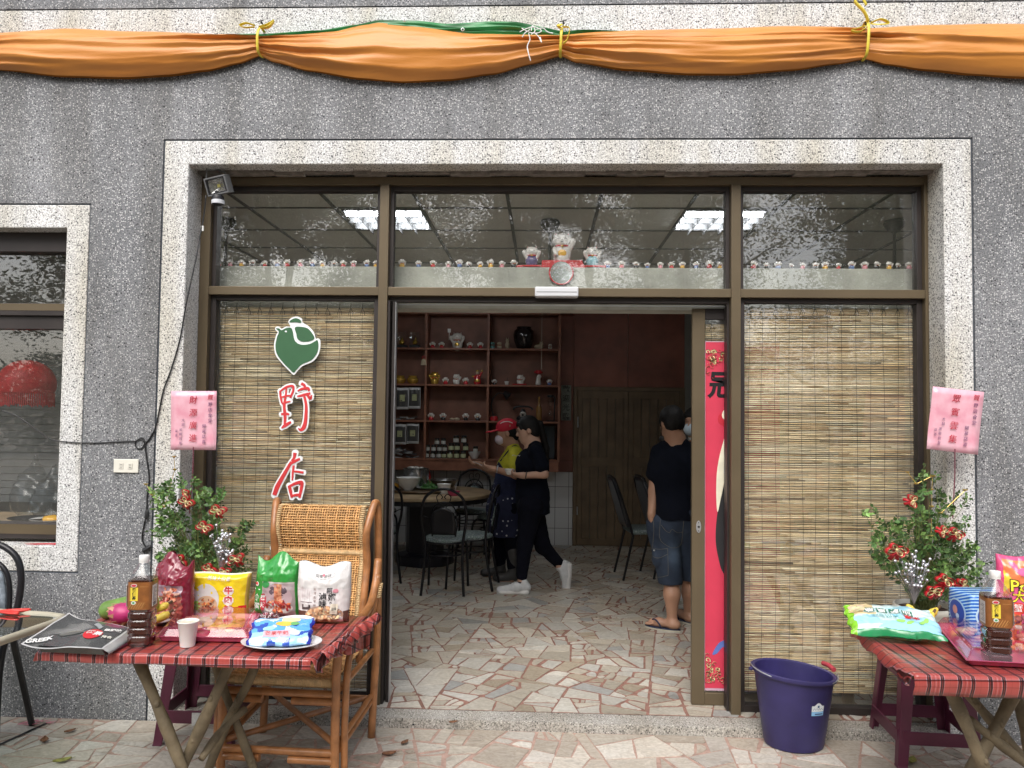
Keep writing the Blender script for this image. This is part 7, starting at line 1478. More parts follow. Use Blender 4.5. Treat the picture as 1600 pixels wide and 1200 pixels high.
p0 = at(847,478,Y=.7); p1 = at(846,577,Y=.7); MB().tube([tuple(p0+Vector((0,0,.5))), tuple(p0), tuple(p1)], .0011, n=4).build('pull_cord', plain('pale_cord',(.45,.43,.38),.8)); tag(bpy.data.objects['pull_cord'],'thin pale cord hanging down inside the doorway right of centre','cord')
p = at(664,757,Y=5.2); t = empty('fire_extinguisher',(p.x,5.22,p.z-.16),'red fire extinguisher hanging on the wall behind the round table','fire extinguisher'); MB().lathe([(0,0),(.06,0),(.068,.015),(.068,.27),(.05,.32),(.022,.335),(.02,.36),(0,.36)],n=26,cap=(False,False)).build('cylinder',M['red'],t,smooth=True); MB().tube(catmull([(0,0,.37),(-.06,-.02,.37),(-.10,-.02,.30),(-.10,-.02,.18)],5),.011,n=8).build('hose',M['black'],t,smooth='all'); MB().tube([(0,0,.37),(.11,0,.42)],.008,n=6).build('lever',M['brushed'],t); MB().tube([(0,0,.36),(.11,0,.375)],.008,n=6).build('carry_handle',M['brushed'],t); MB().tube([(0,0,.36),(0,0,.44)],.009,n=6).build('hook',M['brushed'],t)
# ================================================================== ROUND TABLE, ITS CHAIRS AND DISHES
RT = Vector((-1.22,4.12,.05)); t = empty('round_table',tuple(RT),'round wooden dining table with black drum base left inside the room','table'); m_top = plain('table_top',(.42,.31,.19),.35,var=.2,sc=6)
MB().lathe([(0,.705),(.69,.705),(.70,.712),(.70,.738),(.69,.745),(0,.745)],n=64,cap=(False,False)).build('tabletop',m_top,t,smooth=True); MB().lathe([(.66,.66),(.68,.66),(.68,.704),(.66,.704)],n=64,cap=(False,False)).build('skirt',M['black'],t,smooth=True)
MB().lathe([(0,.66),(.20,.66),(.20,.12),(.30,.10),(.31,.02),(.31,.0),(0,0)],n=8,cap=(False,False)).build('drum_base',plain('black_lacquer',(.012,.012,.018),.3),t)
t2_ = empty('lazy_susan',(RT.x-.05,RT.y,.795),'dark round turntable on the dining table','turntable'); MB().lathe([(0,0),(.12,0),(.12,.012),(.36,.014),(.365,.022),(.36,.028),(0,.028)],n=48,cap=(False,False)).build('plate',plain('turntable_wood',(.14,.09,.05),.35),t2_,smooth=True)
ZT = .8235
m_steel = plain('steel', (.45,.46,.47), .22, .95, var=.08)
def onT(px, py, z=ZT, y=None): q = at(px,py,Z=z) if y is None else at(px,py,Y=y); return q
def dish(name, px, y, prof, mat, lab, cat_, z=ZT): q = at(px,700,Y=y); t = empty(name,(q.x,y,z),lab,cat_); MB().lathe(prof,n=30,cap=(False,False)).build('vessel',mat,t,smooth=True); return t
dish('serving_bowl',639,3.93,[(0,0),(.05,0),(.055,.012),(.10,.06),(.125,.125),(.13,.13),(.12,.125),(.09,.06),(.045,.02),(0,.018)],m_pla,'large cream serving bowl at the front of the turntable','bowl')
q = at(651,700,Y=4.2); t = empty('steel_pot',(q.x,4.2,ZT),'tall steel pot behind the serving bowl','pot'); MB().lathe([(0,0),(.13,0),(.135,.01),(.135,.20),(.142,.205),(.135,.207),(.128,.19),(0,.18)],n=32,cap=(False,False)).build('vessel',m_steel,t,smooth=True); mb = MB(); rnd = random.Random(3)
for i in range(10): mb.ell((rnd.uniform(-.08,.08),rnd.uniform(-.06,.06),.205+rnd.random()*.01),.028,.022,.012,8,5)
mb.build('ladled_food',pm('white'),t,smooth='all')
q = at(672,700,Y=4.05); t = empty('greens_plate',(q.x,4.05,ZT),'white plate heaped with green herbs on the turntable','plate'); MB().lathe([(0,.002),(.06,.0),(.13,.014),(.135,.018),(.06,.008),(0,.007)],n=36,cap=(False,False)).build('dish',m_pla,t,smooth=True); mb = MB()
for i in range(260):
    a_ = rnd.uniform(0,2*PI); r_ = .095*math.sqrt(rnd.random()); zz = .012+.085*(1-r_/.10)*rnd.random(); p = Vector((r_*math.cos(a_),r_*math.sin(a_),zz)); u_ = Vector((rnd.gauss(0,1),rnd.gauss(0,1),rnd.gauss(0,.6))).normalized()*.018; v_ = u_.orthogonal().normalized()*.006; mb.add([p-u_,p+v_,p+u_,p-v_],[(0,1,2,3)])
mb.build('herbs',plain('herb_green',(.05,.17,.03),.5,var=.4,sc=60),t)
dish('steel_basin',694,4.38,[(0,0),(.09,0),(.10,.01),(.15,.09),(.165,.10),(.16,.104),(.14,.085),(.09,.015),(0,.012)],m_steel,'wide steel basin behind the white bowl on the table','basin',.795)
dish('white_bowl',695,3.90,[(0,0),(.04,0),(.045,.01),(.065,.06),(.072,.095),(.075,.10),(.068,.095),(.04,.015),(0,.012)],m_pla,'ribbed white bowl right of the greens','bowl',.795)
q = at(710,700,Y=3.72); t = empty('pink_dish',(q.x,3.72,.795),'pink plastic dish with a white spoon on the round table','dish'); MB().lathe([(0,0),(.045,0),(.06,.035),(.065,.045),(.058,.042),(.04,.01),(0,.008)],n=24,cap=(False,False)).build('vessel',plain('pink_plastic',(.45,.05,.12),.35),t,smooth=True); MB().tube([(0,0,.015),(.02,-.01,.075),(.026,-.012,.10)],[.014,.006,.007],n=6,sq=.5).build('spoon',m_pla,t,smooth=True)
q = at(616,700,Y=3.95); t = empty('orange_dish',(q.x,3.95,ZT),'dish of orange food at the left edge of the turntable','dish'); MB().lathe([(0,0),(.06,0),(.10,.012),(.10,.016),(0,.008)],n=24,cap=(False,False)).build('dish',m_pla,t,smooth=True); sdf_obj('orange_food',[('e',(0,0,.035),(.06,.05,.035),0)],.01,plain('orange_food',(.55,.28,.03),.5),t,noise_amp=.004,noise_sc=60)
m_cm = plain('chair_metal',(.010,.010,.013),.28,.3); m_cs, nt, b = newmat('chair_floral'); vo = N(nt,'ShaderNodeTexVoronoi'); vo.inputs['Scale'].default_value = 34; nt.links.new(coord(nt), vo.inputs['Vector']); nt.links.new(ramp(nt, vo.outputs['Distance'], [(.2,(.34,.40,.38)),(.45,(.10,.14,.13)),(.7,(.22,.26,.27))]), b.inputs['Base Color']); b.inputs['Roughness'].default_value = .6
def diner(x, y, rz, lab, front=None):
    t = empty('dining_chair',(x,y,.05),lab,'dining chair','black metal dining chairs',rz)
    MB().lathe([(0,.435),(.17,.435),(.19,.445),(.192,.462),(.175,.478),(0,.485)],n=32,cap=(False,False)).build('seat',m_cs,t,smooth=True); MB().tube([(.188*math.cos(a),.188*math.sin(a),.44) for a in [2*PI*i/28 for i in range(28)]],.010,n=6,closed=True).build('seat_ring',m_cm,t,smooth='all')
    MB().tube(catmull([(-.185,.225,0),(-.165,.175,.25),(-.165,.155,.45),(-.195,.185,.66),(-.17,.215,.82),(-.09,.235,.895),(0,.24,.915),(.09,.235,.895),(.17,.215,.82),(.195,.185,.66),(.165,.155,.45),(.165,.175,.25),(.185,.225,0)],5),.0125,n=8).build('back_hoop',m_cm,t,smooth='all')
    MB().tube(catmull([(-.10,.17,.50),(-.115,.18,.62),(-.09,.20,.75),(0,.215,.80),(.09,.20,.75),(.115,.18,.62),(.10,.17,.50)],5),.007,n=6).build('inner_hoop',m_cm,t,smooth='all')
    mb = MB()
    for s in (-1,1): mb.tube(catmull([(0,.205,.72),(s*.045,.212,.79),(s*.062,.22,.845),(s*.035,.228,.87),(s*.008,.228,.845),(s*.022,.226,.83)],5),.0045,n=5); mb.tube([(s*.115,.185,.65),(s*.19,.19,.68)],.005,n=5)
    mb.build('heart_scroll',m_cm,t,smooth='all'); mb = MB(); mb.grid(lambda u, v: ((u-.5)*.17*(1-.5*(v-.4)**2), .195+.02*v, .56+.17*v-.05*(2*u-1)**2*v), 8, 8); mb.build('back_pad',m_cs,t,smooth='all',solid=.010); MB().grid(lambda u, v: ((u-.5)*.22*(1-.5*(v-.4)**2), .208+.03*v, .52+.24*v-.05*(2*u-1)**2*v), 8, 8).build('back_shell',m_cm,t,smooth='all',solid=.008)
    for s in (-1,1): MB().tube(catmull([(s*.12,-.12,.44),(s*.165,-.17,.38),(s*.175,-.185,.2),(s*.18,-.195,0)],4),.0115,n=8).build('front_leg',m_cm,t,smooth='all')
    MB().tube([(.165*math.cos(a),.165*math.sin(a),.33) for a in [2*PI*i/24 for i in range(24)]],.007,n=6,closed=True).build('leg_ring',m_cm,t,smooth='all'); return t
c1 = diner(-1.05,2.86,-2.36,'round backed black chair nearest the doorway, seen from behind')
def dc(x, y, rz, lab): return dup(c1,(x,y,.05),rz,lab)
dc(-.63,3.06,-PI/2-.1,'black chair side on beside the two women')
dc(-.80,4.95-.1,.0-.05,'black heart backed chair behind the round table facing the doorway')
dc(-.50,4.35,-.9,'black chair half hidden behind the women at the table edge')
dc(-1.85,4.8,.35,'black chair at the far left behind the table beside the steel pot')
dc(-1.55,3.2,PI+.5,'black chair at the left edge of the doorway')
c1.location = (-.84,2.86,.05)
c1.rotation_euler = (0,0,PI)
def banq(x, y, rz, lab):
    t = empty('padded_chair',(x,y,.05),lab,'padded chair','black padded chairs on the right',rz)
    mb = MB(); mb.box(-.20,.20,-.20,.18,.43,.478); mb.build('seat',m_cs,t,bevel=.018,seg=3); mb = MB(); mb.grid(lambda u, v: ((u-.5)*.34*(1-.35*max(0,v-.6)**1.2*4*(abs(u-.5)*2)**2), .20+.14*v, .50+.46*v), 10, 12); mb.build('back_pad',plain('black_vinyl',(.012,.014,.02),.3,coat=.3),t,smooth='all',solid=.04)
    MB().tube(catmull([(-.19,.17,.43),(-.195,.205,.55),(-.19,.31,.85),(-.13,.345,.955),(0,.35,.975),(.13,.345,.955),(.19,.31,.85),(.195,.205,.55),(.19,.17,.43)],5),.012,n=8).build('back_frame',m_cm,t,smooth='all')
    for s in (-1,1): MB().tube([(s*.185,-.17,.43),(s*.20,-.21,0)],.012,n=8).build('front_leg',m_cm,t,smooth=True); MB().tube([(s*.185,.16,.43),(s*.20,.26,0)],.012,n=8).build('rear_leg',m_cm,t,smooth=True)
    MB().tube([(-.19,-.19,.16),(.19,-.19,.16)],.008,n=6).build('stretcher',m_cm,t,smooth=True); return t
b1 = banq(1.02,3.65,PI/2+.12,'black padded chair side on, the one nearer the folding doors'); dup(b1,(1.30,3.75,.05),PI/2+.2,'black padded chair mostly hidden by the man in shorts')
# ---- behind the left window
t = empty('red_lantern',tuple(at(42,600,Y=.75)),'big red fabric lantern behind the left window','lantern'); m_lan = plain('lantern_red',(.60,.025,.03),.5,var=.15,sc=20)
R_ = .165; mb = MB(); mb.grid(lambda u, v: ((R_*math.sin(PI*(.02+.60*v))+.0005*math.cos(24*2*PI*u))*math.cos(2*PI*u), (R_*math.sin(PI*(.02+.60*v)))*math.sin(2*PI*u), R_*.92*math.cos(PI*(.02+.60*v))), 96, 16, closeu=True); mb.build('shade',m_lan,t,smooth='all'); mb = MB(); rnd = random.Random(1)
for i in range(90): a_ = 2*PI*i/90; r_ = R_*math.sin(PI*.62); mb.tube([(r_*math.cos(a_),r_*math.sin(a_),-R_*.34),(r_*1.01*math.cos(a_),r_*1.01*math.sin(a_),-R_*.34-.07-.02*rnd.random())],.0028,n=4)
mb.build('fringe',m_lan,t); MB().tube([(0,0,R_*.9),(0,0,1.1)],.003,n=4).build('cord',M['black'],t)
mb = MB(); 
for k in range(26): z = .98+.048*k; mb.box(-4.3,-3.02,1.10,1.118,z,z+.044)
tag(mb.build('slatted_screen', plain('grey_slats',(.16,.17,.175),.6)), 'grey slatted screen standing inside behind the left window', 'screen')
mb = MB(); mb.box(-3.02,-2.97,.9,1.12,.05,2.3); tag(mb.build('dark_post', M['black']), 'dark upright post behind the left window beside the slatted screen', 'post')
t = empty('side_table',(-3.3,.60,.05),'table with dishes and crumpled bags just inside the left window','table'); mb = MB(); mb.box(-.75,.55,-.28,.3,.86,.89); mb.build('tabletop',m_top,t,bevel=.003)
for sx, sy in ((-.7,-.24),(.5,-.24),(-.7,.26),(.5,.26)): mb = MB(); mb.box(sx-.02,sx+.02,sy-.02,sy+.02,0,.86); mb.build('leg',m_cm,t)
for i, (px, y, s, lab) in enumerate(((78,.62,.11,'crumpled clear plastic bag on the table behind the left window'),(50,.75,.13,'larger crumpled clear bag, left one behind the left window'))):
    q = at(px,780,Y=y); o = sdf_obj('plastic_bag',[('e',(q.x,y,.94+s*.9),(s,s*.7,s*1.25),0),('c',(q.x,y,.94+s*1.8),(q.x+.02,y,.94+s*2.9),s*.4,.01,.06)],.016,glassmat('thin_plastic%d'%i,(.80,.83,.85),.22,1.0),noise_amp=.016,noise_sc=34); tag(o,lab,'plastic bag','crumpled bags behind the left window')
for px, y, lab in ((45,.50,'black rimmed plate on the sill table behind the left window'),(80,.47,'white plate with yellow food behind the left window')):
    q = at(px,810,Y=y); t = empty('plate',(q.x,y,.941),lab,'plate'); MB().lathe([(0,.002),(.06,.0),(.11,.018),(.112,.022),(.06,.008),(0,.007)],n=32,cap=(False,False)).build('dish',M['black'] if px == 45 else m_pla,t,smooth=True)
    if px == 80: sdf_obj('food',[('e',(0,0,.02),(.05,.04,.022),0)],.008,pm('yellow'),t,noise_amp=.003,noise_sc=90)
# ================================================================== PEOPLE
m_skin = plain('skin', (.42,.235,.155), .5, var=.08, sc=14, sss=.06); m_skin2 = plain('skin_fair', (.50,.30,.215), .5, var=.06, sc=14, sss=.06); m_hair = plain('black_hair', (.008,.007,.007), .6, spec=.25, var=.3, sc=60)
m_tee = plain('black_tee', (.0045,.006,.012), .95, spec=.15, var=.15, sc=10, bmp=.3, bsc=16); m_pants = plain('black_trousers', (.0045,.005,.010), .95, spec=.15, var=.15, bmp=.3, bsc=18)
V3 = Vector
def hframe(fwd, tilt=0.0):
    f = V3(fwd).normalized(); r = f.cross(V3((0,0,1))).normalized(); u = r.cross(f).normalized()
    if tilt: q = Matrix.Rotation(tilt, 3, f); r = q@r; u = q@u
    return Matrix((r,f,u)).transposed()
def head_prims(c, R, k=.03):
    T = lambda x, y, z: tuple(c+R@V3((x,y,z))); Rn = [list(r) for r in R]
    pr = [('e',T(0,-.012,.022),(.073,.090,.095),k,Rn),('e',T(0,.030,-.030),(.057,.058,.080),.03,Rn),('e',T(0,.048,-.088),(.033,.033,.026),.03,Rn),
          ('c',T(0,.084,.006),T(0,.100,-.026),.007,.012,.010),('e',T(.012,.092,-.030),(.008,.008,.006),.006,Rn),('e',T(-.012,.092,-.030),(.008,.008,.006),.006,Rn),
          ('e',T(0,.082,-.058),(.022,.011,.005),.006,Rn),('e',T(0,.080,-.066),(.019,.011,.006),.006,Rn),('e',T(0,.086,.022),(.046,.010,.009),.014,Rn)]
    for s in (-1,1): pr += [('e',T(s*.074,-.006,-.008),(.010,.020,.030),.006,Rn),('e',T(s*.030,.088,.006),(.014,.010,.009),-.010,Rn),('e',T(s*.030,.079,.006),(.011,.009,.008),.002,Rn)]
    return pr, T, Rn
def face_bits(T, par, mat=None):
    for s in (-1,1):
        mb = MB(); mb.tube([T(s*.018,.090,.008),T(s*.030,.0925,.0095),T(s*.043,.086,.007)],.0022,n=5); mb.build('eye', M['black'], par)
        mb = MB(); mb.tube([T(s*.014,.094,.026),T(s*.030,.094,.031),T(s*.048,.083,.026)],.003,n=5,sq=.6); mb.build('eyebrow', m_hair, par)
def hand_prims(w, d, n_, side, curl=.6, sp=.018, grip=None):
    """w wrist, d pointing direction, n_ palm normal, side = +1/-1 where the thumb sits along d x n"""
    d = V3(d).normalized(); n_ = (V3(n_)-d*V3(n_).dot(d)).normalized(); t = d.cross(n_)*side; w = V3(w); pr = [('c',tuple(w),tuple(w+d*.03),.024,.026,.02)]
    for k, (o, L) in enumerate(((.027,.036),(.010,.042),(-.008,.039),(-.025,.030))):
        b0 = w+d*.03+t*o*.6; b1 = w+d*.085+t*o; pr.append(('c',tuple(b0),tuple(b1),.014,.0115,.012)); a = curl*(.75+.12*k)
        e1 = b1+(d*math.cos(a)+n_*math.sin(a))*L; a2 = a*1.9; e2 = e1+(d*math.cos(a2)+n_*math.sin(a2))*L*.72; pr += [('c',tuple(b1),tuple(e1),.0098,.0088,.003),('c',tuple(e1),tuple(e2),.0088,.0070,.003)]
    t0 = w+d*.025+t*.018; t1 = t0+(t*.8+d*.6+n_*.35).normalized()*.038; t2 = t1+(t*.15+d*.85+n_*.5).normalized()*.030; pr += [('c',tuple(t0),tuple(t1),.014,.011,.010),('c',tuple(t1),tuple(t2),.011,.0085,.003)]
    return pr
def limb(a, b, c, ra, rb, rc, k=.02): return [('c',tuple(a),tuple(b),ra,rb,k),('c',tuple(b),tuple(c),rb,rc,k*.7)]
def A_(px, py, Y): return at(px, py, Y=Y)
def person(name, loc_, lab): return empty('person', loc_, lab, 'person')
def rel(prs, o):      # shift prims into the empty's frame
    out = []
    for p in prs:
        if p[0] == 'c': out.append(('c',tuple(V3(p[1])-o),tuple(V3(p[2])-o))+tuple(p[3:]))
        else: out.append(('e',tuple(V3(p[1])-o))+tuple(p[2:]))
    return out
def clampz(lo=None, hi=None, wob=.004):
    def f(vs):
        w_ = wob*np.sin(vs[:,0]*40+vs[:,1]*31)
        if lo is not None: vs[:,2] = np.maximum(vs[:,2], lo+w_)
        if hi is not None: vs[:,2] = np.minimum(vs[:,2], hi+w_)
        return vs
    return f
# ---------------- woman in black tee, walking to the left with a bowl
Yb = 2.92; o = V3((-.16,Yb,.05)); pb = person('person', tuple(o), 'person in black tee, black trousers and white trainers walking left carrying a bowl')
hc = A_(824,672,2.92); R = hframe((-.96,-.12,-.22)); hp, T, Rn = head_prims(hc, R)
neck = A_(833,692,2.93); shl = A_(838,706,2.78); shr = A_(830,706,3.08); ch_ = A_(831,728,2.93); pel = A_(830,786,2.93)
ell = A_(851,741,2.74); wrl = A_(818,743,2.72); elr = A_(828,742,3.10); wrr = A_(812,741,2.92)
hl = pel+V3((0,-.085,-.02)); hr = pel+V3((0,.085,-.02)); kl = A_(820,852,2.84); al = A_(815,908,2.80); kr = A_(848,853,3.02); ar = A_(876,886,3.08)
skin = hp+[('c',tuple(hc+R@V3((0,-.03,-.06))),tuple(neck),.050,.052,.03),('c',tuple(neck),tuple(ch_),.06,.12,.05),('e',tuple(ch_),(.105,.155,.15),.05),('c',tuple(ch_),tuple(pel),.11,.12,.05)]
skin += limb(shl,ell,wrl,.043,.036,.025)+limb(shr,elr,wrr,.043,.036,.025)+limb(hl,kl,al,.085,.055,.036,.04)+limb(hr,kr,ar,.085,.055,.036,.04)
skin += hand_prims(wrl, A_(798,742,2.76)-wrl, (.1,.45,.6), 1, .75)+hand_prims(wrr, A_(796,743,2.86)-wrr, (0,-.5,.6), -1, .75)
skin += [('c',tuple(al),tuple(al+V3((.005,0,-.07))),.036,.036,.01),('c',tuple(al+V3((0,0,-.075))),tuple(al+V3((-.13,-.01,-.085))),.034,.028,.02),('c',tuple(ar),tuple(ar+V3((.03,0,-.03))),.036,.034,.01),('c',tuple(ar+V3((.035,0,-.03))),tuple(ar+V3((.035,0,-.15))),.034,.028,.02)]
sdf_obj('body', rel(skin,o), .0065, m_skin2, pb); Tb = lambda x,y,z: tuple(V3(T(x,y,z))-o); face_bits(Tb, pb)
hair = [('e',T(0,-.020,.036),(.083,.096,.096),0,Rn),('e',T(0,-.055,-.02),(.072,.055,.075),.03,Rn),('e',T(0,.085,-.055),(.10,.070,.088),-.02,Rn),('c',T(0,-.085,.05),T(0,-.125,.03),.026,.024,.02),('c',T(0,-.125,.03),tuple(A_(853,700,2.98)),.028,.030,.015),('c',tuple(A_(853,700,2.98)),tuple(A_(856,735,2.99)),.030,.014,.015),('c',T(.035,.07,.072),T(.06,.06,.02),.014,.008,.012),('c',T(-.035,.07,.072),T(-.06,.06,.02),.014,.008,.012),('c',T(0,.065,.085),T(.02,.082,.055),.016,.009,.012)]
sdf_obj('hair', rel(hair,o), .0065, m_hair, pb)
tee = [('c',tuple(neck+V3((.008,-.02,-.022))),tuple(shl+V3((0,.02,.0))),.052,.062,.03),('c',tuple(neck+V3((.008,.02,-.022))),tuple(shr+V3((0,-.02,.0))),.052,.062,.03),('e',tuple(ch_+V3((0,0,.01))),(.128,.165,.15),.03),('c',tuple(ch_),tuple(pel+V3((.005,0,.06))),.135,.142,.06),('c',tuple(neck+V3((.01,0,-.035))),tuple(ch_),.062,.12,.05),('c',tuple(shl),tuple(shl*.35+ell*.65),.062,.066,.03),('c',tuple(shr),tuple(shr*.35+elr*.65),.062,.066,.03),('c',tuple(pel+V3((.02,0,.06))),tuple(pel+V3((.02,0,-.06))),.145,.150,.04)]
sdf_obj('t_shirt', rel(tee,o), .008, m_tee, pb, noise_amp=.005, noise_sc=26, post=clampz(lo=pel.z-.09-o.z))
tr = [('c',tuple(pel),tuple(hl),.125,.105,.05),('c',tuple(pel),tuple(hr),.125,.105,.05)]+limb(hl,kl,al+V3((0,0,.045)),.108,.070,.048,.04)+limb(hr,kr,ar+V3((-.02,0,.035)),.108,.070,.048,.04)
sdf_obj('trousers', rel(tr,o), .008, m_pants, pb, noise_amp=.004, noise_sc=30)
m_shoe = plain('white_trainer', (.55,.56,.57), .55, var=.10, sc=30); m_sole = plain('white_sole', (.68,.68,.67), .6)
def trainer(toe, heel, up, par, off, nm='trainer'):
    toe, heel, up = V3(toe), V3(heel), V3(up).normalized(); d = (toe-heel).normalized(); L = (toe-heel).length
    pr = [('c',tuple(heel+up*.055),tuple(heel+d*L*.35+up*.055),.040,.042,.02),('c',tuple(heel+d*L*.3+up*.045),tuple(toe-d*.035+up*.028),.043,.034,.03),('c',tuple(heel+up*.06+d*.02),tuple(heel+up*.10+d*.03),.038,.040,.02)]
    s = sdf_obj(nm, rel(pr,off), .006, m_shoe, par); so = [('c',tuple(heel+up*.018+d*(.012+L*.0)),tuple(toe-d*.03+up*.014),.030,.026,0),('c',tuple(heel+up*.018+d.cross(up)*.018),tuple(toe-d*.05+up*.016+d.cross(up)*.018),.022,.022,.02),('c',tuple(heel+up*.018-d.cross(up)*.018),tuple(toe-d*.05+up*.016-d.cross(up)*.018),.022,.022,.02)]
    sdf_obj('sole', rel(so,off), .006, m_sole, s); mb = MB()
    for i in range(5): p = heel+d*L*(.38+.09*i)+up*(.098-.011*i)-off; q = d.cross(up).normalized()*.020; mb.tube([p-q, p+up*.003, p+q+d*.008],.003,n=4)
    mb.build('laces', m_sole, s)
h0 = V3((al.x+.045, al.y, .052)); trainer(h0+V3((-.265,-.02,.0)), h0, (0,0,1), pb, o)
trainer(ar+V3((.075,-.01,-.235)), ar+V3((.095,0,.020)), (-1,0,.08), pb, o)
sk = MB(); sk.tube([al-o+V3((0,0,-.0)), al-o+V3((.002,0,-.05))],.040,n=14); sk.build('sock', plain('dark_sock',(.02,.025,.06),.8), pb, smooth=True)
sk = MB(); sk.tube([ar-o, ar-o+V3((.03,0,-.035))],.041,n=14); sk.build('sock', plain('blue_sock',(.06,.13,.36),.8), pb, smooth=True)
mb = MB(); mb.tube([(wrl-o)+V3((.022,0,0))+V3((.004*math.sin(a),.029*math.cos(a),.029*math.sin(a))) for a in [2*PI*i/16 for i in range(16)]],.005,n=6,closed=True); mb.build('wristband', M['black'], pb, smooth='all')
mb = MB(); rnd = random.Random(5); q0 = A_(806,712,2.76)-o
for i in range(6): x = .012*i-.03; mb.tube([q0+V3((x,-.035+.0,.004*math.sin(i*2))), q0+V3((x+.008,-.035,.006+.004*math.cos(i)))],.0022,n=4)
mb.build('shirt_print', plain('white_print',(.55,.55,.55),.7), pb)
q = A_(796,738,2.80); t = empty('rice_bowl', tuple(q+V3((0,0,-.02))), 'small white bowl held in both hands by the person in the black tee', 'bowl'); MB().lathe([(0,0),(.022,0),(.026,.006),(.042,.036),(.046,.05),(.043,.05),(.022,.01),(0,.008)],n=24,cap=(False,False)).build('vessel',m_pla,t,smooth=True)
# ---------------- woman in red cap, yellow polo and dotted apron
Ya = 3.32; o = V3((-.42,Ya,.05)); pa = person('person', tuple(o), 'person in red cap, yellow polo and dotted navy apron holding a paper slip')
hc = A_(791,676,3.30); R = hframe((-.97,-.10,-.18)); hp, T, Rn = head_prims(hc, R)
neck = A_(800,697,3.32); ch_ = A_(802,728,3.33); pel = A_(796,785,3.36); shl = A_(806,709,3.17); shr = A_(800,709,3.48)
ell = A_(806,742,3.10); wrl = A_(772,733,3.02); elr = A_(776,741,3.46); wrr = A_(750,726,3.30)
hl = pel+V3((0,-.085,-.02)); hr = pel+V3((0,.085,-.02)); kl = A_(800,845,3.30); al = A_(801,893,3.28); kr = A_(783,843,3.45); ar = A_(781,888,3.48)
skin = hp+[('c',tuple(hc+R@V3((0,-.03,-.06))),tuple(neck),.050,.052,.03),('c',tuple(neck),tuple(ch_),.06,.12,.05),('e',tuple(ch_),(.11,.155,.15),.05),('c',tuple(ch_),tuple(pel),.115,.125,.05)]
skin += limb(shl,ell,wrl,.045,.038,.026)+limb(shr,elr,wrr,.045,.038,.026)+limb(hl,kl,al,.09,.058,.04,.04)+limb(hr,kr,ar,.09,.058,.04,.04)
skin += hand_prims(wrl, A_(752,729,3.05)-wrl, (.1,.6,.6), 1, .8)+hand_prims(wrr, A_(733,722,3.26)-wrr, (0,-.2,.8), -1, .7)
skin += [('c',tuple(a_+V3((0,0,-.06))),tuple(a_+V3((-.12,0,-.075))),.036,.028,.02) for a_ in (al,ar)]+[('c',tuple(a_),tuple(a_+V3((0,0,-.06))),.04,.036,.02) for a_ in (al,ar)]
sdf_obj('body', rel(skin,o), .0065, m_skin, pa); Tb = lambda x,y,z: tuple(V3(T(x,y,z))-o); face_bits(Tb, pa)
sdf_obj('hair', rel([('e',T(0,-.03,.015),(.080,.080,.085),0,Rn),('e',T(0,-.075,-.055),(.045,.035,.04),.03,Rn),('e',T(0,.09,-.05),(.10,.075,.095),-.02,Rn)],o), .007, m_hair, pa)
m_cap = plain('red_cap', (.50,.012,.035), .7, var=.08); cap_ = sdf_obj('cap', rel([('e',T(0,-.014,.055),(.090,.104,.080),0,Rn),('e',T(0,-.01,-.045),(.12,.14,.075),-.008,Rn),('e',T(0,.125,.036),(.068,.075,.009),.012,Rn)],o), .006, m_cap, pa)
MB().tube(catmull([Tb(-.066,.045,.095),Tb(-.078,.01,.105),Tb(-.080,-.035,.100),Tb(-.074,-.07,.08)],4),.0035,n=5).build('piping', M['white'], cap_)
MB().ell(Tb(-.084,-.04,.06),.006,.010,.012,8,6).build('badge', plain('cap_badge',(.6,.3,.25),.6), cap_)
sdf_obj('face_mask', rel([('e',T(0,.056,-.052),(.060,.062,.055),0,Rn),('e',T(0,-.03,-.05),(.11,.085,.12),-.01,Rn)],o), .006, plain('mask_lilac',(.58,.52,.60),.75,var=.04), pa)
m_yel = plain('yellow_polo', (.52,.50,.03), .8, var=.1, bmp=.3, bsc=18); polo = sdf_obj('polo_shirt', rel([('c',tuple(neck+V3((.008,-.02,-.022))),tuple(shl+V3((0,.02,.0))),.052,.062,.03),('c',tuple(neck+V3((.008,.02,-.022))),tuple(shr+V3((0,-.02,.0))),.052,.062,.03),('e',tuple(ch_+V3((0,0,.01))),(.128,.165,.145),.03),('c',tuple(ch_),tuple(pel+V3((0,0,.05))),.130,.142,.05),('c',tuple(neck+V3((.005,0,-.03))),tuple(ch_),.060,.12,.05),('c',tuple(shl),tuple(shl*.45+ell*.55),.062,.064,.03),('c',tuple(shr),tuple(shr*.45+elr*.55),.062,.064,.03)],o), .008, m_yel, pa, noise_amp=.004, noise_sc=26)
MB().tube(catmull([V3(neck)-o+V3((.055*math.cos(a)-.005,.058*math.sin(a),.004+.012*math.cos(a))) for a in [2*PI*i/12 for i in range(12)]],3,True),.013,n=6,closed=True).build('collar', m_yel, polo, smooth='all')
m_apr, nt, b = newmat('dotted_apron'); vo = N(nt,'ShaderNodeTexVoronoi'); vo.inputs['Scale'].default_value = 21; vo.inputs['Randomness'].default_value = .45; nt.links.new(coord(nt), vo.inputs['Vector'])
nt.links.new(ramp(nt, vo.outputs['Distance'], [(0,(.55,.57,.62)),(.17,(.50,.52,.58)),(.20,(.012,.016,.05)),(1,(.012,.016,.05))]), b.inputs['Base Color']); b.inputs['Roughness'].default_value = .85
m_nav = plain('navy_cloth', (.012,.018,.06), .85)
sdf_obj('apron_bib', rel([('e',tuple(ch_+V3((-.045,0,-.03))),(.105,.125,.135),0),('c',tuple(ch_+V3((-.02,0,-.06))),tuple(pel+V3((-.02,0,.03))),.140,.168,.04)],o), .008, m_nav, pa)
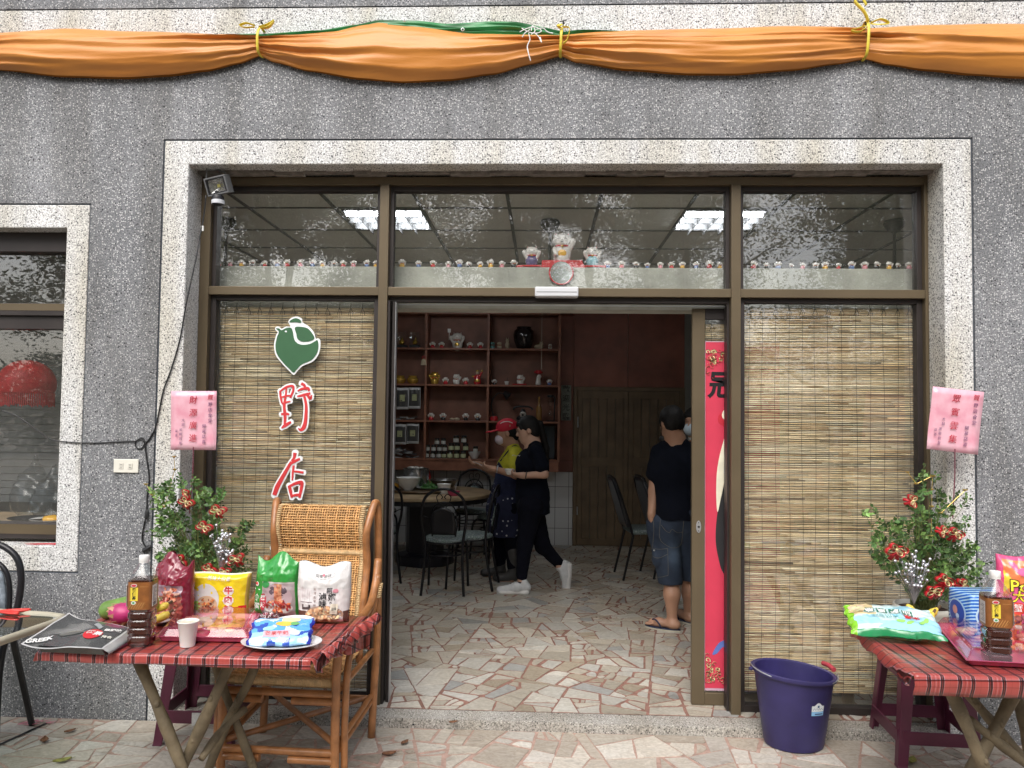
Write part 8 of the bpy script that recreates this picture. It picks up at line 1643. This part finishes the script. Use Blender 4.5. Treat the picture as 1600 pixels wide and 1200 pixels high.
sdf_obj('apron_skirt', rel([('c',tuple(pel+V3((-.012,0,.11))),tuple(pel+V3((-.03,0,-.06))),.165,.178,.04),('c',tuple(pel+V3((-.03,-.02,-.05))),tuple(kl+V3((-.05,.04,-.03))),.165,.130,.05),('c',tuple(pel+V3((-.03,.02,-.05))),tuple(kr+V3((-.02,-.04,-.03))),.165,.130,.05)],o), .008, m_apr, pa, noise_amp=.006, noise_sc=22, post=clampz(lo=A_(790,838,3.3).z-o.z))
for s, sh in ((-1,shl),(1,shr)): MB().tube(catmull([ch_-o+V3((-.115,s*.075,.05)), sh-o+V3((-.05,-s*.055,.045)), sh-o+V3((.01,-s*.050,.062)), ch_-o+V3((.125,s*.05,.06)), ch_-o+V3((.142,s*.01,-.02))],5),.017,n=6,sq=.5).build('apron_strap', m_nav, pa, smooth='all')
sdf_obj('trousers', rel([('c',tuple(pel+V3((0,0,-.03))),tuple(hl+V3((0,0,-.03))),.105,.095,.03),('c',tuple(pel+V3((0,0,-.03))),tuple(hr+V3((0,0,-.03))),.105,.095,.03)]+limb(hl,kl,al+V3((0,0,.05)),.095,.070,.055,.04)+limb(hr,kr,ar+V3((0,0,.05)),.10,.070,.055,.04),o), .009, m_pants, pa)
m_bt = plain('rubber_boot', (.045,.043,.042), .5, var=.2)
for a_ in (al,ar): z0 = .095; sdf_obj('boot', rel([('c',tuple(V3((a_.x,a_.y,.33))),tuple(V3((a_.x+.005,a_.y,.13))),.060,.050,.02),('c',(a_.x+.01,a_.y,z0),(a_.x-.15,a_.y-.01,z0-.006),.044,.038,.04)],o), .008, m_bt, pa, post=clampz(lo=.002,hi=.345,wob=0))
MB().tube([(wrl-o)+V3((.03,0,.0))+V3((.004*math.sin(a),.031*math.cos(a),.031*math.sin(a))) for a in [2*PI*i/16 for i in range(16)]],.0055,n=6,closed=True).build('wristwatch', M['brushed'], pa, smooth='all')
q = A_(749,725,3.10); mb = MB(); mb.obox(tuple(q),(.055,.01,-.022),(.0,.03,.0),(0,0,.001)); tag(mb.build('paper_slip', m_pla), 'small white paper slip held by the person in the red cap', 'paper')
# ---------------- man in black tee and denim shorts, seen from behind
Ym = 1.80; o = V3((1.02,Ym,.05)); pm_ = person('person', tuple(o), 'person in black tee, denim shorts and flip flops with back to the doorway')
hc = A_(1048,661,1.80); R = hframe((-.42,.88,-.12)); hp, T, Rn = head_prims(hc, R)
neck = A_(1055,690,1.80); ch_ = A_(1057,735,1.80); pel = A_(1055,812,1.81); shl = A_(1027,708,1.84); shr = A_(1086,708,1.86)
ell = A_(1022,768,1.80); wrl = A_(1018,803,1.76); elr = A_(1096,765,1.90); wrr = A_(1092,800,1.99)
hl = pel+V3((-.095,.0,-.03)); hr = pel+V3((.085,.03,-.03)); kl = A_(1049,902,1.76); al = A_(1050,968,1.735); kr = A_(1078,900,1.92); ar = A_(1076,962,1.95)
skin = hp+[('c',tuple(hc+R@V3((0,-.03,-.05))),tuple(neck),.060,.066,.03),('c',tuple(neck),tuple(ch_),.07,.13,.06),('e',tuple(ch_),(.14,.095,.14),.03),('c',tuple(ch_),tuple(pel),.105,.10,.03),('c',tuple(neck+V3((0,0,-.03))),tuple(shl),.042,.042,.02),('c',tuple(neck+V3((0,0,-.03))),tuple(shr),.042,.042,.02)]
skin += limb(shl,ell,wrl,.048,.043,.028)+limb(shr,elr,wrr,.052,.043,.028)+[('c',tuple(hl),tuple(kl),.085,.056,.02),('c',tuple(hr),tuple(kr),.085,.056,.02)]
for k_, a_ in ((kl,al),(kr,ar)): skin += [('c',tuple(k_),tuple(k_*.6+a_*.4+V3((0,-.012,0))),.056,.057,.03),('c',tuple(k_*.6+a_*.4+V3((0,-.012,0))),tuple(a_),.057,.034,.03),('c',tuple(a_),(a_.x+.0,a_.y-.02,.10),.034,.034,.02)]
for (a_, dx) in ((al,-1),(ar,-1)):
    fd = V3((-.72,.40,0)).normalized() if a_ is al else V3((-.45,.8,0)).normalized(); heel = V3((a_.x,a_.y-.01,.098)); skin += [('c',tuple(heel-fd*.03),tuple(heel+fd*.10),.032,.030,.02),('c',tuple(heel+fd*.10),tuple(heel+fd*.155+V3((0,0,-.008))),.034,.028,.02)]
    for i in range(5): sd_ = fd.cross(V3((0,0,1)))*(-.030+.015*i); skin.append(('c',tuple(heel+fd*.15+sd_+V3((0,0,-.012))),tuple(heel+fd*(.195-.006*abs(i-1))+sd_+V3((0,0,-.016))),.010,.0095,.004))
skin += hand_prims(wrl, (.02,.12,-1), (.9,.2,.1), -1, .35)+hand_prims(wrr, (0,.1,-1), (-.9,0,.1), 1, .5)
sdf_obj('body', rel(skin,o), .0065, m_skin, pm_); Tb = lambda x,y,z: tuple(V3(T(x,y,z))-o); face_bits(Tb, pm_)
sdf_obj('hair', rel([('e',T(0,-.018,.040),(.086,.102,.094),0,Rn),('e',T(0,-.050,-.015),(.078,.060,.062),.03,Rn),('e',T(0,.105,-.045),(.12,.085,.10),-.015,Rn),('c',T(.078,.02,.02),T(.076,.02,-.02),.012,.008,.01),('c',T(-.078,.02,.02),T(-.076,.02,-.02),.012,.008,.01)],o), .007, m_hair, pm_, noise_amp=.003, noise_sc=70)
mk = sdf_obj('face_mask', rel([('e',T(-.02,.052,-.115),(.050,.050,.034),0,Rn),('e',T(0,-.06,-.1),(.11,.09,.12),-.01,Rn)],o), .007, M['black'], pm_); MB().tube([Tb(-.058,.05,-.10),Tb(-.078,.012,-.05),Tb(-.082,-.012,.01)],.0022,n=4).build('ear_loop', M['black'], mk)
sdf_obj('t_shirt', rel([('c',tuple(neck+V3((-.03,0,-.028))),tuple(shl+V3((.02,0,.005))),.060,.066,.03),('c',tuple(neck+V3((.03,0,-.028))),tuple(shr+V3((-.02,0,.005))),.060,.066,.03),('e',tuple(ch_+V3((0,0,.01))),(.180,.125,.17),.03),('c',tuple(ch_),tuple(pel+V3((.01,0,.06))),.140,.140,.07),('c',tuple(ch_+V3((.06,0,0))),tuple(pel+V3((.05,0,.05))),.12,.125,.05),('c',tuple(ch_+V3((-.05,0,0))),tuple(pel+V3((-.04,0,.05))),.12,.125,.05),('c',tuple(neck+V3((.005,0,-.03))),tuple(ch_),.075,.13,.06),('c',tuple(shl+V3((.03,0,0))),tuple(shl*.45+ell*.55),.068,.070,.03),('c',tuple(shr+V3((-.03,0,0))),tuple(shr*.45+elr*.55),.068,.070,.03),('c',tuple(pel+V3((.01,0,.05))),tuple(pel+V3((.01,0,-.04))),.145,.150,.05),('e',tuple(neck+V3((0,.01,.035))),(.050,.052,.040),-.01)],o), .008, m_tee, pm_, noise_amp=.005, noise_sc=22, post=clampz(lo=A_(1050,812,1.7).z-o.z))
m_den, nt, b = newmat('dark_denim'); n1 = N(nt,'ShaderNodeTexNoise'); n1.inputs['Scale'].default_value = 7; n1.inputs['Detail'].default_value = 6; nt.links.new(coord(nt), n1.inputs['Vector']); a = N(nt,'ShaderNodeVertexColor', layer_name='Col')
nt.links.new(mixc(nt,1.0,ramp(nt, n1.outputs[0], [(.3,(.010,.018,.036)),(.62,(.022,.036,.064)),(.8,(.06,.08,.12))]), a.outputs[0], 'MULTIPLY'), b.inputs['Base Color']); b.inputs['Roughness'].default_value = .85
fadec = A_(1056,868,1.65)-o
def dcol(v): d = np.sqrt(((v[:,0]-fadec.x)/.05)**2+((v[:,2]-fadec.z)/.075)**2); f = np.exp(-d**2)*(v[:,1] < .0); return np.stack([1+3.2*f,1+2.8*f,1+2.2*f],1)
zk = A_(1050,913,1.72).z-o.z
den = sdf_obj('denim_shorts', rel([('c',tuple(pel+V3((.04,0,.05))),tuple(hl+V3((.015,0,-.05))),.135,.118,.05),('c',tuple(pel+V3((.04,0,.05))),tuple(hr+V3((0,0,-.05))),.135,.118,.05),('c',tuple(hl),tuple(kl+V3((-.006,0,-.02))),.116,.090,.04),('c',tuple(hr),tuple(kr+V3((.0,0,-.02))),.116,.090,.04),('e',tuple(A_(1027,872,1.76)),(.040,.07,.07),.015)],o), .008, m_den, pm_, colfn=dcol, noise_amp=.004, noise_sc=30, post=clampz(lo=zk,wob=.003))
bvh = None
from mathutils.bvhtree import BVHTree
def snap(ob, pts, off=.003):
    dg = BVHTree.FromPolygons([v.co for v in ob.data.vertices], [p.vertices for p in ob.data.polygons]); out = []
    for p in pts:
        wpt = at(p[0], p[1], Y=.5)-o; org = CAMLOC-o; h_ = dg.ray_cast(org, (wpt-org).normalized()); out.append((h_[0]+h_[1]*off) if h_[0] is not None else None)
    return [q for q in out if q is not None]
m_st = plain('stitch_thread', (.15,.14,.11), .8)
for pts in ([(1033,820),(1040,829),(1046,832),(1050,827),(1058,832),(1066,831)],[(1032,812),(1031,840),(1040,851),(1052,856),(1064,849),(1068,814)],[(1014,856),(1030,858),(1043,857)],[(1015,866),(1028,872),(1043,866)],[(1014,898),(1028,902),(1044,899)],[(1043,857),(1044,880),(1044,899)],[(1021,812),(1022,830),(1020,856)]):
    q = snap(den, catmull([V3((a,b_,0)) for a, b_ in pts], 3), .0035)
    if len(q) > 2: MB().tube(q, .0016, n=4).build('stitching', m_st, den)
q = snap(den, [(1023,860)], .004)
if q: MB().ell(tuple(q[0]),.007,.007,.007,8,6).build('button', M['brushed'], den)
m_ff = plain('navy_sandal', (.025,.035,.08), .6); m_fs = plain('sandal_sole', (.50,.47,.38), .7)
for a_ in (al,ar):
    fd = V3((-.72,.40,0)).normalized() if a_ is al else V3((-.45,.8,0)).normalized(); heel = V3((a_.x,a_.y-.01,.05))-o; ang = math.atan2(fd.y, fd.x)
    sh = [(math.cos(u)*.135*(1), math.sin(u)*(.047+.008*math.cos(u))) for u in [2*PI*i/28 for i in range(28)]]; W_ = lambda p, z: (heel.x+fd.x*.075+p[0]*math.cos(ang)-p[1]*math.sin(ang), heel.y+fd.y*.075+p[0]*math.sin(ang)+p[1]*math.cos(ang), z)
    n = 28; mb = MB(); mb.add([W_(p,.001) for p in sh]+[W_(p,.012) for p in sh],[tuple(range(n-1,-1,-1)),tuple(range(n,2*n))]+[(i,(i+1)%n,(i+1)%n+n,i+n) for i in range(n)]); fo = mb.build('flip_flop', m_fs, pm_)
    mb = MB(); mb.add([W_(p,.0125) for p in sh]+[W_(p,.019) for p in sh],[tuple(range(n-1,-1,-1)),tuple(range(n,2*n))]+[(i,(i+1)%n,(i+1)%n+n,i+n) for i in range(n)]); mb.build('footbed', m_ff, fo)
    mb = MB()
    for s in (-1,1): mb.tube(catmull([W_((.085,0),.022),W_((.06,s*.022),.072),W_((.02,s*.042),.060),W_((-.01,s*.046),.02)],4),.009,n=6,sq=.5)
    mb.build('strap', m_ff, fo, smooth='all')
# ---------------- masked person half hidden behind him
o = V3((1.28,2.75,.05)); p4 = person('person', tuple(o), 'person in pale blue mask half hidden behind the man and the door post')
hc = A_(1083,660,2.75); R = hframe((-.55,-.83,-.05)); hp, T, Rn = head_prims(hc, R); neck = A_(1090,684,2.78); ch_ = A_(1094,725,2.78); pel = A_(1094,790,2.80); shl = A_(1118,702,2.72); shr = A_(1068+10,702,2.90)
hl = pel+V3((.085,0,-.02)); hr = pel+V3((-.085,.02,-.02)); kl = V3((hl.x,2.78,.52)); kr = V3((hr.x,2.80,.52)); al = V3((hl.x,2.80,.14)); ar = V3((hr.x,2.82,.14)); ell = shl+V3((.03,.02,-.27)); wrl = ell+V3((0,-.08,-.22)); elr = shr+V3((-.0,.05,-.27)); wrr = elr+V3((.06,-.06,-.20))
skin = hp+[('c',tuple(hc+R@V3((0,-.03,-.06))),tuple(neck),.055,.058,.03),('c',tuple(neck),tuple(ch_),.06,.13,.05),('e',tuple(ch_),(.17,.11,.16),.05),('c',tuple(ch_),tuple(pel),.13,.13,.05)]+limb(shl,ell,wrl,.05,.04,.027)+limb(shr,elr,wrr,.05,.04,.027)+limb(hl,kl,al,.09,.06,.04,.04)+limb(hr,kr,ar,.09,.06,.04,.04)
skin += hand_prims(wrl,(0,-.3,-1),(-.8,.2,0),1,.5)+hand_prims(wrr,(.3,-.3,-1),(.8,.2,0),-1,.5)+[('c',(a_.x,a_.y,.10),(a_.x-.05,a_.y-.12,.085),.038,.03,.02) for a_ in (al,ar)]+[('c',tuple(a_),(a_.x,a_.y,.10),.04,.038,.02) for a_ in (al,ar)]
sdf_obj('body', rel(skin,o), .0085, m_skin, p4); Tb = lambda x,y,z: tuple(V3(T(x,y,z))-o); face_bits(Tb, p4)
sdf_obj('hair', rel([('e',T(0,-.016,.042),(.083,.098,.092),0,Rn),('e',T(0,-.05,-.015),(.076,.058,.06),.03,Rn),('e',T(0,.10,-.05),(.12,.075,.10),-.015,Rn)],o), .008, m_hair, p4)
sdf_obj('face_mask', rel([('e',T(0,.056,-.055),(.062,.062,.058),0,Rn),('e',T(0,-.03,-.05),(.11,.085,.12),-.01,Rn)],o), .007, plain('mask_blue',(.50,.60,.68),.75,var=.04), p4)
sdf_obj('jacket', rel([('e',tuple(ch_),(.195,.135,.17),0),('c',tuple(ch_),tuple(pel+V3((0,0,.02))),.155,.155,.07),('c',tuple(shl),tuple(ell),.065,.058,.03),('c',tuple(ell),tuple(wrl),.056,.045,.03),('c',tuple(shr),tuple(elr),.065,.058,.03),('c',tuple(elr),tuple(wrr),.056,.045,.03),('c',tuple(neck+V3((0,0,-.03))),tuple(ch_),.07,.12,.05)],o), .010, m_tee, p4)
MB().tube(catmull([V3(neck)-o+V3((.066*math.cos(a),.060*math.sin(a),-.008)) for a in [2*PI*i/12 for i in range(12)]],3,True),.017,n=6,closed=True).build('white_collar', plain('white_cotton',(.6,.6,.58),.8), p4, smooth='all')
sdf_obj('trousers', rel([('c',tuple(pel),tuple(hl),.13,.105,.05),('c',tuple(pel),tuple(hr),.13,.105,.05)]+limb(hl,kl,al+V3((0,0,.03)),.10,.072,.06,.04)+limb(hr,kr,ar+V3((0,0,.03)),.10,.072,.06,.04),o), .010, m_pants, p4)
for a_ in (al,ar): trainer((a_.x-.10,a_.y-.20,.052),(a_.x+.01,a_.y+.03,.052),(0,0,1),p4,o)
